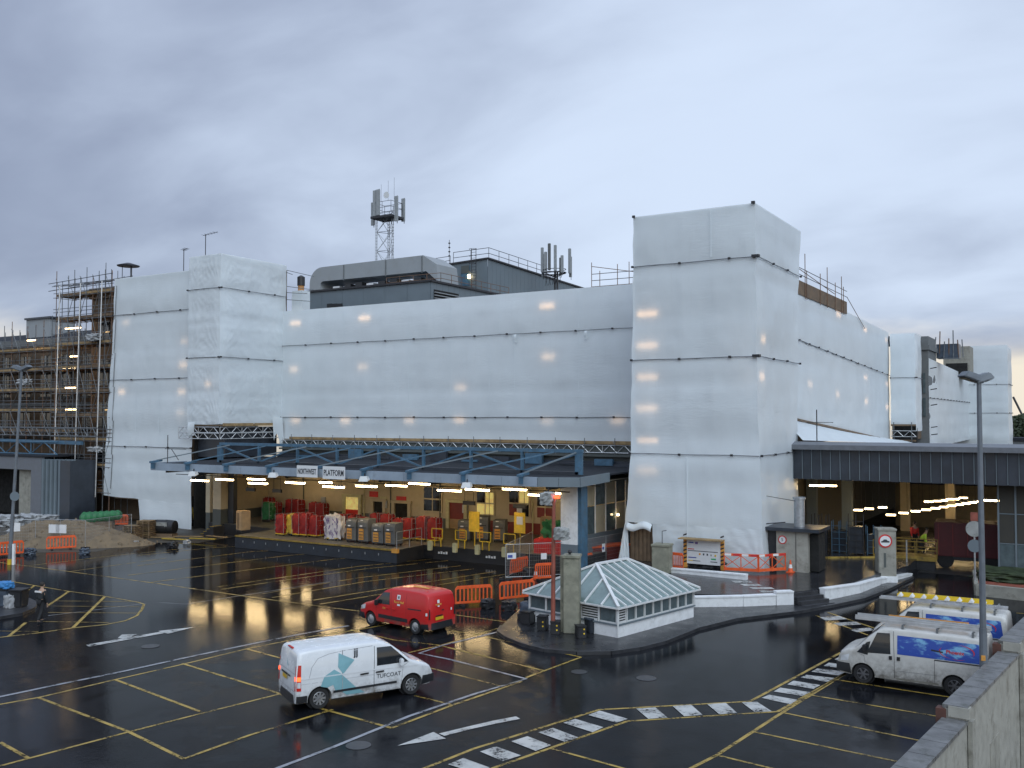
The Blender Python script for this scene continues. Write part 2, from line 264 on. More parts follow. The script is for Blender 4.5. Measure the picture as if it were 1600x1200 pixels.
# ------------------------------------------------------------------ mesh helpers
class MB:
    def __init__(s): s.v = []; s.f = []
    def add(s, vs, fs):
        o = len(s.v); s.v += [tuple(v) for v in vs]; s.f += [tuple(i + o for i in f) for f in fs]; return s
    def box(s, a, b, m=None):
        (x0, y0, z0), (x1, y1, z1) = a, b
        vs = [Vector(p) for p in ((x0, y0, z0), (x1, y0, z0), (x1, y1, z0), (x0, y1, z0), (x0, y0, z1), (x1, y0, z1), (x1, y1, z1), (x0, y1, z1))]
        if m: vs = [m @ v for v in vs]
        return s.add(vs, [(0, 3, 2, 1), (4, 5, 6, 7), (0, 1, 5, 4), (1, 2, 6, 5), (2, 3, 7, 6), (3, 0, 4, 7)])
    def cbox(s, c, d, rz=0, m=None):
        mm = Matrix.Translation(c) @ Matrix.Rotation(rz, 4, 'Z')
        if m: mm = m @ mm
        return s.box((-d[0] / 2, -d[1] / 2, -d[2] / 2), (d[0] / 2, d[1] / 2, d[2] / 2), mm)
    def bar(s, p, q, w, h):                                  # rectangular bar from p to q
        p, q = Vector(p), Vector(q); d = q - p; L = d.length; d.normalize()
        u = Vector((0, 0, 1)) if abs(d.z) < .95 else Vector((0, 1, 0))
        sd = d.cross(u).normalized(); up = sd.cross(d)
        vs = [a + sd * (i * w / 2) + up * (j * h / 2) for a in (p, q) for i, j in ((-1, -1), (1, -1), (1, 1), (-1, 1))]
        return s.add(vs, [(0, 1, 2, 3), (7, 6, 5, 4), (0, 4, 5, 1), (1, 5, 6, 2), (2, 6, 7, 3), (3, 7, 4, 0)])
    def tube(s, p, q, r, n=6, r2=None):
        p, q = Vector(p), Vector(q); d = (q - p).normalized(); r2 = r if r2 is None else r2
        u = Vector((0, 0, 1)) if abs(d.z) < .95 else Vector((0, 1, 0))
        a = d.cross(u).normalized(); b = a.cross(d)
        vs = [c + (a * math.cos(2 * math.pi * i / n) + b * math.sin(2 * math.pi * i / n)) * rr for c, rr in ((p, r), (q, r2)) for i in range(n)]
        return s.add(vs, [(i, (i + 1) % n, n + (i + 1) % n, n + i) for i in range(n)] + [tuple(range(n - 1, -1, -1)), tuple(range(n, 2 * n))])
    def path(s, pts, r, n=6):
        for a, b in zip(pts, pts[1:]): s.tube(a, b, r, n)
        return s
    def lathe(s, prof, n=20, m=None):                        # profile (r, z) about z
        o = []
        for r, z in prof:
            for i in range(n):
                v = Vector((r * math.cos(2 * math.pi * i / n), r * math.sin(2 * math.pi * i / n), z)); o.append(m @ v if m else v)
        k = len(prof); fs = [(j * n + i, j * n + (i + 1) % n, (j + 1) * n + (i + 1) % n, (j + 1) * n + i) for j in range(k - 1) for i in range(n)]
        if prof[0][0] > 1e-4: fs.append(tuple(range(n - 1, -1, -1)))
        if prof[-1][0] > 1e-4: fs.append(tuple((k - 1) * n + i for i in range(n)))
        return s.add(o, fs)
    def prism(s, poly, z0, z1):
        n = len(poly); vs = [(x, y, z0) for x, y in poly] + [(x, y, z1) for x, y in poly]
        return s.add(vs, [tuple(range(n - 1, -1, -1)), tuple(range(n, 2 * n))] + [(i, (i + 1) % n, n + (i + 1) % n, n + i) for i in range(n)])
    def quad(s, a, b, c, d): return s.add([a, b, c, d], [(0, 1, 2, 3)])
    def grid(s, fn, nu, nv):
        o = [fn(i / nu, j / nv) for j in range(nv + 1) for i in range(nu + 1)]
        return s.add(o, [(j * (nu + 1) + i, j * (nu + 1) + i + 1, (j + 1) * (nu + 1) + i + 1, (j + 1) * (nu + 1) + i) for j in range(nv) for i in range(nu)])
    def mesh(s, name, mat, off=None, smooth=False, bevel=0):
        me = bpy.data.meshes.new(name)
        vs = s.v if off is None else [(v[0] - off[0], v[1] - off[1], v[2] - off[2]) for v in s.v]
        me.from_pydata(vs, [], s.f); me.materials.append(MATS[mat] if isinstance(mat, str) else mat)
        if bevel:
            bm = bmesh.new(); bm.from_mesh(me); bmesh.ops.remove_doubles(bm, verts=bm.verts, dist=1e-5)
            bmesh.ops.bevel(bm, geom=[e for e in bm.edges if e.is_manifold and e.calc_face_angle(0) > .6], offset=bevel, segments=2, affect='EDGES'); bm.to_mesh(me); bm.free()
        me.validate(); me.update()
        if smooth:
            me.shade_smooth(); me.set_sharp_from_angle(angle=R(smooth if smooth > 1 else 35))
        return me
    def build(s, name, mat, parent=None, world=False, smooth=False, bevel=0, loc=None):
        off = None
        if world and parent is not None:
            off = parent.location.copy()
            if parent.parent: off += parent.parent.location
        elif loc is not None: off = Vector(loc)
        o = bpy.data.objects.new(name, s.mesh(name, mat, off, smooth, bevel)); COL.objects.link(o)
        if loc is not None: o.location = loc
        if parent is not None: o.parent = parent
        return o
def tag(o, label, cat, group=None, kind=None):
    if label: o['label'] = label
    if cat: o['category'] = cat
    if group: o['group'] = group
    if kind: o['kind'] = kind
    return o
def struct(o): o['kind'] = 'structure'; return o
def thing(name, label, cat, loc=(0, 0, 0), rz=0, group=None):
    o = bpy.data.objects.new(name, None); COL.objects.link(o); o.location = loc; o.rotation_euler = (0, 0, rz); o.empty_display_size = .3
    return tag(o, label, cat, group)
def dup(root, loc, rz, label, group=None):
    def cp(o, par):
        c = o.copy(); COL.objects.link(c)
        if par: c.parent = par
        for ch in o.children: cp(ch, c)
        return c
    r = cp(root, None); r.location = loc; r.rotation_euler = (0, 0, rz); r['label'] = label
    if group: r['group'] = group
    return r
def text(body, size, name, mat, parent, mtx, ext=.004, bold=0., ax='CENTER'):
    cu = bpy.data.curves.new(name, 'FONT'); cu.body = body; cu.size = size; cu.extrude = ext; cu.align_x = ax; cu.align_y = 'CENTER'; cu.offset = bold; cu.resolution_u = 3
    o = bpy.data.objects.new(name, cu); COL.objects.link(o)
    dg = bpy.context.evaluated_depsgraph_get(); me = bpy.data.meshes.new_from_object(o.evaluated_get(dg)); bpy.data.objects.remove(o); bpy.data.curves.remove(cu)
    me.materials.clear(); me.materials.append(MATS[mat]); me.transform(mtx)
    o = bpy.data.objects.new(name, me); COL.objects.link(o); o.parent = parent
    return o
def fbm(p, o=4): return noise.fractal(p, 1.0, 2.0, o)
# ------------------------------------------------------------------ the yard
gm = MB(); WB, WD = Vector((-4.42, 22.0, 0)), Vector((.105, 1, 0)).normalized()      # line of the boundary wall
q0, q1 = WB + WD * -2400, WB + WD * 29.2
gm.add([(-3000, -2600, 0), (q0.x + .3, q0.y, 0), (q1.x + .3, q1.y, 0), (3000, q1.y, 0), (3000, 3000, 0), (-3000, 3000, 0)], [(0, 1, 2, 5), (2, 3, 4, 5)])
ground = struct(gm.build('ground', 'wet_asphalt'))
struct(MB().add([(q0.x + .2, q0.y, -4), (3000, q0.y, -4), (3000, q1.y + 1, -4), (q1.x + .2, q1.y + 1, -4)], [(0, 1, 2, 3)]).build('lower_street', 'wet_asphalt'))
_lk = [0]
def lz(): _lk[0] += 1; return .004 + (_lk[0] % 12) * .0006
def line(pts, w, mat, name='bay_line', z0=0.):
    mb = MB(); P = [Vector((p[0], p[1], 0)) for p in pts]; z = z0 + lz()
    L = []
    for i, p in enumerate(P):
        d = (P[min(i + 1, len(P) - 1)] - P[max(i - 1, 0)]).normalized(); n = Vector((-d.y, d.x, 0)) * (w / 2); L.append((p + n, p - n))
    for (a, b), (c, d) in zip(L, L[1:]):
        m = max(1, int((a - c).length / 1.2))
        for k in range(m):
            q = [x.lerp(y, t) for x, y, t in ((a, c, k / m), (b, d, k / m), (b, d, (k + 1) / m), (a, c, (k + 1) / m))]
            mb.quad(*[(v.x, v.y, z) for v in q])
    return mb.build(name, mat, ground)
def pl(pts, w=.11, mat='yellow_paint', name='bay_line', z0=0.): return line([G(x, y, z0) for x, y in pts], w, mat, name, z0)
def poly(pts, mat, name, z0=0.):
    z = z0 + lz() + .008; return MB().add([(*G(x, y, z0).xy, z) for x, y in pts], [tuple(range(len(pts)))]).build(name, mat, ground)
# parking bays on the left
pl([(-120, 1122), (60, 1090), (180, 1062), (290, 1037), (385, 1014), (470, 997), (560, 984), (625, 972)])
pl([(-120, 1234), (0, 1197), (200, 1144), (318, 1114), (435, 1085), (520, 1066)])
for l in ([(60, 1090), (200, 1143), (287, 1186)], [(180, 1062), (318, 1114)], [(285, 1037), (425, 1080), (500, 1107)], [(385, 1014), (500, 1045)], [(0, 1160), (46, 1186)], [(470, 997), (560, 1020)]): pl(l, .12)
pl([(287, 1186), (390, 1149), (520, 1109)], .12); pl([(500, 1107), (612, 1138)], .12); pl([(612, 1138), (705, 1103), (815, 1065)], .12)
pl([(548, 984), (615, 1000), (685, 1008), (765, 1027)], .1)
pl([(638, 1020), (690, 1008), (784, 980)], .1)
pl([(700, 1012), (850, 1048)], .1); pl([(665, 1042), (782, 1072)], .1); pl([(648, 1087), (705, 1101)], .1)
pl([(705, 986), (752, 992)], .1); pl([(712, 961), (800, 973)], .1); pl([(758, 995), (908, 1027)], .1); pl([(908, 1027), (822, 1059)], .1)
pl([(790, 950), (828, 956)], .1)
# grey drain lines beside the bays
pl([(-120, 1114), (0, 1089), (100, 1068), (180, 1052), (285, 1029), (385, 1008), (470, 991), (545, 978)], .16, 'grey_line_paint', 'drain_line')
pl([(430, 1202), (520, 1168), (640, 1119), (740, 1085), (822, 1061), (700, 1030), (655, 1021), (690, 1009), (785, 986)], .14, 'grey_line_paint', 'drain_line')
pl([(75, 962), (165, 951), (240, 941), (290, 944), (420, 924), (520, 908)], .06, 'grey_line_paint', 'drain_line')
# hatched foot path
pl([(640, 1210), (740, 1170), (936, 1109), (1172, 1096), (1345, 1003), (1368, 991)], .12); pl([(760, 1204), (980, 1127), (1215, 1112), (1322, 1052)], .12)
for q in ([(700, 1195), (724, 1185), (765, 1200), (742, 1208)], [(750, 1175), (775, 1167), (814, 1181), (786, 1190)], [(799, 1159), (824, 1151), (861, 1165), (837, 1174)], [(841, 1145), (864, 1138), (904, 1153), (883, 1160)],
          [(880, 1130), (899, 1124), (943, 1137), (926, 1145)], [(919, 1118), (937, 1111), (981, 1124), (963, 1130)], [(994, 1108), (1024, 1106), (1043, 1122), (1013, 1124)], [(1051, 1104), (1080, 1102), (1098, 1118), (1069, 1120)],
          [(1105, 1101), (1134, 1099), (1152, 1115), (1124, 1117)], [(1159, 1098), (1183, 1097), (1206, 1112), (1179, 1113)], [(1190, 1091), (1202, 1086), (1246, 1094), (1235, 1101)], [(1209, 1081), (1219, 1075), (1266, 1082), (1254, 1088)],
          [(1230, 1070), (1240, 1064), (1282, 1071), (1271, 1077)], [(1251, 1059), (1260, 1055), (1304, 1060), (1293, 1066)], [(1268, 1050), (1277, 1045), (1322, 1050), (1310, 1056)], [(1287, 1041), (1295, 1036), (1336, 1041), (1326, 1046)], [(1304, 1031), (1311, 1027), (1345, 1031), (1338, 1035)],
          [(1320, 1022), (1327, 1018), (1352, 1021), (1348, 1025)]): poly(q, 'white_paint', 'path_stripe')
pl([(1275, 962), (1365, 996)], .1); pl([(1293, 957), (1385, 988)], .1)
for q in ([(1281, 965), (1312, 963), (1324, 968), (1290, 970)], [(1302, 974), (1337, 971.5), (1346, 976), (1312, 978)], [(1326, 984), (1358, 981), (1367, 985), (1339, 988)]): poly(q, 'white_paint', 'path_stripe')
# bays on the right
pl([(1075, 1203), (1120, 1180), (1220, 1115), (1322, 1052)], .12)
for l in ([(1120, 1180), (1215, 1203)], [(1175, 1143), (1440, 1198)], [(1220, 1113), (1436, 1157)], [(1265, 1086), (1480, 1122)], [(1305, 1062), (1500, 1092)], [(862, 1170), (985, 1204)], [(1380, 1025), (1560, 1050)]): pl(l, .1)
for l in ([(1588, 958), (1640, 962)], [(1588, 975), (1640, 980)], [(1575, 992), (1640, 1001)]): pl(l, .1)
# arrows
z6 = lambda l: [(380 + x / 3.077, 1000 + y / 3.077) for x, y in l]
z5 = lambda l: [(x / 3.528, 860 + y / 3.528) for x, y in l]
def arrow(polys, name='direction_arrow'):
    z = lz() + .009; mb = MB()
    for i, p in enumerate(polys): mb.add([(*G(x, y).xy, z + i * .0008) for x, y in p], [tuple(range(len(p)))])
    return mb.build(name, 'white_paint', ground)
arrow([z6([(1312, 369), (1332, 381), (1210, 405), (1095, 430), (968, 463), (940, 452), (1080, 418), (1200, 390)]), z6([(742, 510), (915, 444), (975, 476)])])
arrow([z5([(473, 522), (492, 532), (905, 458), (890, 449)]), z5([(1070, 424), (872, 446), (925, 462)]), z5([(648, 486), (672, 466), (757, 463), (733, 474), (712, 482), (690, 487)])])
# lanes in front of the dock
for l in ([(215, 868), (330, 856), (400, 852)], [(215, 884), (392, 862), (470, 858)], [(200, 899), (450, 868), (520, 863)], [(235, 910), (520, 874), (600, 868)], [(340, 917), (560, 885), (690, 872)], [(345, 921), (570, 889), (700, 876)],
          [(410, 928), (560, 903), (720, 884)], [(425, 934), (570, 909), (740, 889)], [(490, 938), (640, 914), (775, 893)], [(500, 944), (660, 918), (790, 897)]): pl(l, .09)
pl([(-20, 876), (15, 881), (100, 892), (240, 911), (400, 934), (520, 950), (580, 957)], .1)
pl([(45, 884), (180, 868), (290, 857)], .08); pl([(110, 893), (260, 872)], .08)
# hatched box on the far left
pl([(-60, 1004), (0, 996), (60, 989), (115, 981), (165, 976), (196, 970), (214, 962), (222, 952), (225, 944)], .13)
pl([(225, 944), (215, 941), (165, 932), (107, 924), (54, 915), (15, 908)], .09)
for l in ([(14, 994), (40, 973)], [(114, 981), (164, 932)], [(74, 947), (108, 924)], [(35, 928), (54, 915)]): pl(l, .15)
for l in ([(-10, 986), (60, 987)], [(45, 971), (170, 973)], [(75, 957), (218, 958)], [(78, 947), (222, 948)], [(88, 939), (205, 940)]): pl(l, .06)

# ------------------------------------------------------------------ island, raised deck and white walls
isl = [(-22.6, 36.2), (-22.2, 35.3), (-21.3, 34.5), (-20.1, 33.85), (-18.9, 33.5), (-17.6, 33.75), (-16.5, 34.5), (-15.8, 35.7), (-15.35, 37.25), (-15.08, 40.31), (-14.29, 43.11), (-12.24, 46.37), (-11.2, 48.8), (-10.31, 51.29), (-9.75, 54.8), (-9.28, 59.6),
       (-10.0, 60.2), (-12, 55), (-14, 48.5), (-17, 46), (-22, 45.6), (-24.6, 42.0)]
pav = struct(MB().prism(isl, -.05, .13).build('pavement', 'paving'))
kb = MB()
edge = isl[:16]
for a, b in zip(edge, edge[1:]): kb.bar((*a, .062), (*b, .062), .16, .15)
k_ = kb.build('kerb', 'kerb_stone', pav)
DZ = .65
wl = [G(1085, 952), G(1160, 951), G(1238, 948), G(1285, 942), G(1340, 930), G(1372, 917), G(1422, 903)]
deck_poly = [(-22.5, 45.2), (-17.2, 45.0)] + [(p.x - .15, p.y + .2) for p in wl[1:]] + [(-9.6, 75), (-24.5, 75), (-24.5, 49.5)]
deck = struct(MB().prism(deck_poly, -.1, DZ).build('raised_deck', 'deck_tarmac'))
ground_children_z = DZ
def deck_poly_mark(pts, mat, name):
    return MB().add([(*G(x, y, DZ).xy, DZ + .006) for x, y in pts], [tuple(range(len(pts)))]).build(name, mat, deck)
for i, (x0, x1, y) in enumerate(((1142, 1177, 909), (1156, 1191, 914), (1170, 1211, 919), (1185, 1228, 924.2))):
    deck_poly_mark([(x0, y - 1.3), (x1 - 6, y - 1.3), (x1, y + 1.6), (x0 + 7, y + 1.6)], 'white_paint', 'crossing_stripe')
def wall_run(name, pts, h0, h1, th, label, mat='white_render', zb=0.):
    t = thing(name, label, 'wall', (pts[0][0], pts[0][1], zb)); mb = MB(); cp = MB(); n = len(pts) - 1
    for i, (a, b) in enumerate(zip(pts, pts[1:])):
        ha, hb = h0 + (h1 - h0) * i / n, h0 + (h1 - h0) * (i + 1) / n
        d = Vector((b[0] - a[0], b[1] - a[1], 0)).normalized(); s = Vector((d.y, -d.x, 0)) * (th / 2)
        A, B = Vector((a[0], a[1], zb)), Vector((b[0], b[1], zb))
        for m, k, z0, hA, hB in ((mb, 1., 0, ha - .07, hb - .07), (cp, 1.25, None, ha, hb)):
            q = []
            for p, h in ((A, hA), (B, hB)):
                lo = 0 if z0 == 0 else h - .07
                q += [p - s * k + Vector((0, 0, lo)), p + s * k + Vector((0, 0, lo)), p + s * k + Vector((0, 0, h)), p - s * k + Vector((0, 0, h))]
            m.add(q, [(3, 2, 1, 0), (4, 5, 6, 7), (0, 1, 5, 4), (1, 2, 6, 5), (2, 3, 7, 6), (3, 0, 4, 7)])
    mb.build('wall_face', mat, t, world=True); cp.build('coping', mat, t, world=True)
    return t
wall_run('low_wall', [(wl[0].x - 1.0, wl[0].y - .6), wl[0].xy, wl[1].xy, (wl[2].x - .7, wl[2].y - .6)], .62, .66, .3, 'low white wall between the glass roof light and the steps')
wall_run('low_wall', [(wl[2].x - .68, wl[2].y - .58), wl[2].xy], .80, .80, .34, 'short taller white wall end just left of the steps')
wall_run('low_wall', [wl[3].xy, wl[4].xy, wl[5].xy], .74, .50, .3, 'curved white wall from the steps to the pillar with the road sign')
wall_run('low_wall', [(wl[5].x + .02, wl[5].y + .25), wl[6].xy], .46, .28, .25, 'low white wall end beyond the pillar with the road sign')
wall_run('low_wall', [G(1038, 893, DZ).xy, G(1100, 899, DZ).xy, G(1167, 906, DZ).xy], .24, .30, .3, 'low white kerb wall below the site notice board', zb=DZ)
st = thing('steps', 'dark concrete steps through the gap in the white wall', 'steps', (*wl[2].lerp(wl[3], .5).xy, 0))
dv = (wl[3] - wl[2]); dv.z = 0; L = dv.length; dv.normalize(); nv = Vector((-dv.y, dv.x, 0))
for i in range(4):
    h = .62 * (4 - i) / 4; c = wl[2].lerp(wl[3], .5) - nv * (.12 + .30 * i - .35); hh = (L - .35 + .10 * i) / 2; q = []
    for z in (0.0, h):
        for a, b in ((-hh, -.15), (hh, -.15), (hh, .35), (-hh, .35)): q.append(Vector((c.x, c.y, z)) + dv * a + nv * b)
    MB().add(q, [(3, 2, 1, 0), (4, 5, 6, 7), (0, 1, 5, 4), (1, 2, 6, 5), (2, 3, 7, 6), (3, 0, 4, 7)]).build('step', 'kerb_stone', st, world=True)

# ------------------------------------------------------------------ wrapped building
LAMPS = []
def sheet(parent, levels, name='sheet', mat='white_sheeting', nu=40, amp=.10, seed=0, strap=True, sag=.05, du=1.0, pull=0., folds=0.):
    """levels: list of (left point, right point) from bottom to top; cloth between scaffold rails, pinched at every rail"""
    mids = []
    for k, ((a, b), (c, d)) in enumerate(zip(levels, levels[1:])):
        a, b, c, d = map(Vector, (a, b, c, d)); n = (b - a).cross(c - a).normalized()
        h = (c - a).length; nvv = max(6, int(h * (3 if not folds else 7))); mb = MB(); Lu = (b - a).length
        def f(u, v, a=a, b=b, c=c, d=d, n=n, h=h, k=k):
            p = a.lerp(b, u).lerp(c.lerp(d, u), v)
            env = (4 * v * (1 - v)) ** .7 * min(1, u * 12, (1 - u) * 12)
            q = Vector((p.x * .25 + seed * 7.3, p.y * .25, p.z * .32 + k * 3))
            o = amp * .6 * env * (.35 + .9 * fbm(q, 4))
            # scaffold poles push the cloth out in faint vertical ribs
            uu = u * (b - a).length / 2.1; o += .028 * env * (1 - abs((uu % 1) * 2 - 1)) ** 3 + .018 * env * (1 - abs(((p.z * .5 + .15) % 1) * 2 - 1)) ** 4
            cr = fbm(Vector((p.x * 1.6 + p.z * .9, p.y * 1.6 + p.z * .9, p.z * .6 + seed)), 3)
            o += .05 * pull * max(0, cr) * (1 - v) ** 2 * min(1, u * 12, (1 - u) * 12) + .02 * max(0, fbm(q * 6, 3)) * env
            if folds:
                for cu, cv, sg in ((0, 0, 1), (1, 0, 1.3), (0, 1, .9), (1, 1, .6), (.5, 1, .6)):
                    dx, dz = (u - cu) * Lu, (v - cv) * h; r_ = math.hypot(dx, dz)
                    o += folds * sg * .055 * math.sin(math.atan2(dz, dx) * 26 + 4 * fbm(q * 3, 2) + seed) * math.exp(-r_ / 1.5) * min(1, r_ * .9) * min(1, u * 14, (1 - u) * 14)
            z = -sag * math.sin(math.pi * ((u * (b - a).length / 4.2) % 1)) if (k == 0 and v < .001) else 0
            wob = Vector((fbm(Vector((p.z * .55, 1.3, 0)), 3), fbm(Vector((p.z * .55, 7.7, 0)), 3), 0)) * .07
            return p + n * o + wob + Vector((0, 0, z))
        mb.grid(f, nu, nvv); mb.build(name, mat, parent, world=True, smooth=60)
        if strap and k > 0: mids.append((a, b, n))
    for a, b, n in mids:
        mb = MB(); L = (b - a).length; m = max(2, int(L / 1.4)); pr = None
        for i in range(m + 1):
            p = a.lerp(b, i / m) + n * .10 + Vector((0, 0, .015 * math.sin(i * 2.1)))
            if pr is not None: mb.tube(pr, p, .028, 6)
            if i % 2 == 0: MB().cbox(p + n * .03, (.13, .12, .12)).build('rail_clamp', 'dark_tube', parent, world=True)
            pr = p
        mb.build('tension_rail', 'strap_tube', parent, world=True)
def lamp_behind(parent, p, n, along, L=1.25, back=.42):
    back *= .36
    p = Vector(p) - Vector(n) * back; d = Vector(along) * (L / 2)
    MB().bar(p - d, p + d, .04, .34).build('lamp', 'sheet_lamp_%d' % (int(abs(p.x * 7 + p.z * 13)) % 4), parent, world=True)
def core(parent, a, b, mat='old_brick', name='wall_core'): return MB().box(a, b).build(name, mat, parent, world=True)
def seam(parent, p, q, n, w=.07):
    p, q, n = Vector(p), Vector(q), Vector(n); d = (q - p).normalized(); s = d.cross(n) * (w / 2); m = 14; mb = MB()
    for i in range(m):
        a, b = p.lerp(q, i / m) + n * .15, p.lerp(q, (i + 1) / m) + n * .15
        mb.quad(a - s, a + s, b + s, b - s)
    mb.build('tape_seam', 'white_sheeting', parent, world=True)
NY, PX = Vector((0, -1, 0)), Vector((1, 0, 0))
def seams(parent, a, b, z0, z1, n, step=3.9, seed=1):
    a, b = Vector(a), Vector(b); L = (b - a).length; k = int(L / step)
    for i in range(1, k + 1):
        p = a.lerp(b, (i - .35 + .25 * math.sin(i * 3.7 + seed)) / (k + .4)); seam(parent, (p.x, p.y, z0 + .12), (p.x + .05 * math.sin(i), p.y, z1 - .12), n, .06)
# right tower
TX0, TX1, TY = -23.95, -16.41, 53.5
rt_ = thing('wrapped_tower', 'tall square tower wrapped in white sheeting, right of the loading canopy', 'tower', (TX0, TY, DZ))
dl, dr = AY(983, 868, TY).x, AY(1021, 868, TY).x; dz = 3.0
zL = [dz, 7.12, 12.75, 18.42, 21.5]
lx = [TX0 - .55, TX0 - .25, TX0 - .12, TX0 - .02, TX0]
sheet(rt_, [((x, TY - (.12 if i == 0 else 0), z), (TX1 + (.235, .12, 0, 0, 0)[i], TY, z)) for i, (x, z) in enumerate(zip(lx, zL))], nu=44, seed=1, amp=.12, pull=1.)
sheet(rt_, [((dr, TY - .05, DZ), (TX1 + .3, TY, DZ)), ((dr, TY - .08, dz), (TX1 + .235, TY, dz))], nu=80, seed=2, strap=False, amp=.10, pull=1., folds=.45)
sheet(rt_, [((TX0 - 1.0, TY - .35, DZ), (dl, TY - .1, DZ)), ((TX0 - .55, TY - .12, dz), (dl, TY - .12, dz))], nu=30, seed=3, strap=False, amp=.12, pull=1., folds=.8)
ry = [61.9, 62.0, 62.3, 62.7, 63.4]
sheet(rt_, [((TX1 + (.3 if i == 0 else .12 if i < 2 else 0), TY, z), (TX1, y, z)) for i, (z, y) in enumerate(zip([DZ] + zL[1:], ry))], nu=36, seed=4, amp=.12, pull=1.)
core(rt_, (TX0 + .7, TY + .9, DZ), (TX1 - .9, 61.4, 21.2))
MB().box((TX0 + .02, TY + .05, 21.40), (TX1 - .02, 63.3, 21.44)).build('top_sheet', 'white_sheeting', rt_, world=True)
MB().box((TX0 + .06, TY + .06, dz), (TX0 + .10, 62, 21.3)).build('side_sheet', 'white_sheeting', rt_, world=True)
door = MB().box((dl - .05, TY + .30, DZ), (dr + .05, TY + .36, 2.85)); door.build('door_boarding', 'dark_plank', rt_, world=True)
for i in range(6):
    x = dl + (dr - dl) * (i + .5) / 6; MB().box((x - .09, TY + .25, DZ + .02), (x + .09, TY + .30, 2.7 + .05 * (i % 2))).build('door_board', 'dark_plank', rt_, world=True)
MB().grid(lambda u, v: Vector((dl + (dr - dl) * u, TY - .16 - .25 * math.sin(v * 2.2), 2.98 - .42 * v - .10 * math.sin(u * 7))), 14, 6).build('door_flap', 'white_sheeting', rt_, world=True, smooth=60)
for y in (490, 540, 589, 638, 688, 735): lamp_behind(rt_, AY(1012, y, TY), NY, (1, 0, 0), 1.3)
for x, y in ((1192, 530), (1190, 588)): lamp_behind(rt_, AX(x, y, TX1), PX, (0, 1, 0), .9)
seam(rt_, (AY(1112, 330, TY).x, TY, 18.6), (AY(1112, 330, TY).x, TY, 21.4), NY); seam(rt_, (AY(1075, 720, TY).x, TY, DZ), (AY(1075, 720, TY).x, TY, 7.0), NY)
for x, z, w in ((TX1 - .1, 21.52, .2), (TX0 + .05, 21.5, .16), (TX1 + .02, 18.45, .42), (TX1 + .02, 12.78, .42)): MB().cbox((x, TY - .08, z), (w, w * .7, .14)).build('rope_knot', 'dark_tube', rt_, world=True)
# main front
MY, MX0 = 61.0, -60.67
mf = thing('wrapped_front_block', 'long front of the building behind flat white sheeting above the blue truss', 'building', (MX0, MY, 7.4))
mz = [7.45, 9.3, 15.5, 18.55]
sheet(mf, [((MX0 - .05, MY, z), (TX0 - .4 - .1 * i, MY, z)) for i, z in enumerate(mz)], nu=110, seed=5, amp=.09, pull=.4)
core(mf, (MX0, MY + 1.6, 7.0), (TX0 + .6, MY + 2.4, 18.2)); core(mf, (-75, MY + 2.4, 18.0), (-19.4, 125, 18.2), 'canopy_roof', 'flat_roof')
core(mf, (MX0, MY, 7.36), (-24.4, MY + 1.6, 7.44), 'dark_plank', 'scaffold_floor')
for x, y in ((462, 505), (570, 497), (855, 478), (857, 557), (567, 573), (460, 577), (720, 605), (718, 656), (540, 657), (462, 657), (855, 658), (965, 657), (640, 657)):
    lamp_behind(mf, AY(x, y, MY), NY, (1, 0, 0), 1.2 if y in (505, 497, 478) else 1.0, .40 if y in (505, 497, 478) else .62)
for x in (766, 640, 905): seam(mf, (AY(x, 600, MY).x, MY, 9.5), (AY(x, 600, MY).x, MY, 15.4), NY)
for x in (805, 915): MB().grid(lambda u, v: Vector((AY(x, 520, MY).x + .22 * u, MY - .2 - .03 * math.sin(v * 5), 15.45 - .6 * v)), 3, 6).build('loose_flap', 'white_sheeting', mf, world=True)
for z0, z1, sd_ in ((9.3, 15.5, 1), (15.5, 18.5, 4)): seams(mf, (MX0, MY, 0), (TX0, MY, 0), z0, z1, NY, 4.6, sd_)
# timber edge and lattice beam under the front sheeting
def lattice(parent, p, q, h, step=.55, r=.028, name='lattice_beam', mat='aluminium'):
    p, q = Vector(p), Vector(q); L = (q - p).length; n = int(L / step); mb = MB(); up = Vector((0, 0, h))
    mb.tube(p, q, r * 1.25, 6); mb.tube(p + up, q + up, r * 1.25, 6)
    for i in range(n):
        a, b = p.lerp(q, i / n), p.lerp(q, (i + 1) / n)
        mb.tube(a + (up if i % 2 else Vector()), b + (Vector() if i % 2 else up), r, 5)
        if i % 4 == 0: mb.tube(a, a + up, r, 5)
    return mb.build(name, mat, parent, world=True)
lattice(mf, (MX0, MY - .22, 6.82), (TX0 - .7, MY - .22, 6.82), .52); lattice(mf, (MX0, MY + .9, 6.72), (TX0 - .7, MY + .9, 6.72), .52)
random.seed(3); x = MX0 + 1.2
while x < TX0 - 1.2:
    L = 3.6 + random.random() * .6; MB().box((x, MY - .30, 7.40 + random.random() * .04), (min(x + L, TX0 - .8), MY - .25, 7.62 + random.random() * .03)).build('toe_board', 'plank', mf, world=True); x += L + .04
for i in range(15):
    x = MX0 + 1.5 + i * 2.35; MB().tube((x, MY - .36, 6.7), (x, MY - .36, 7.85), .026).build('tube', 'scaffold_tube', mf, world=True)
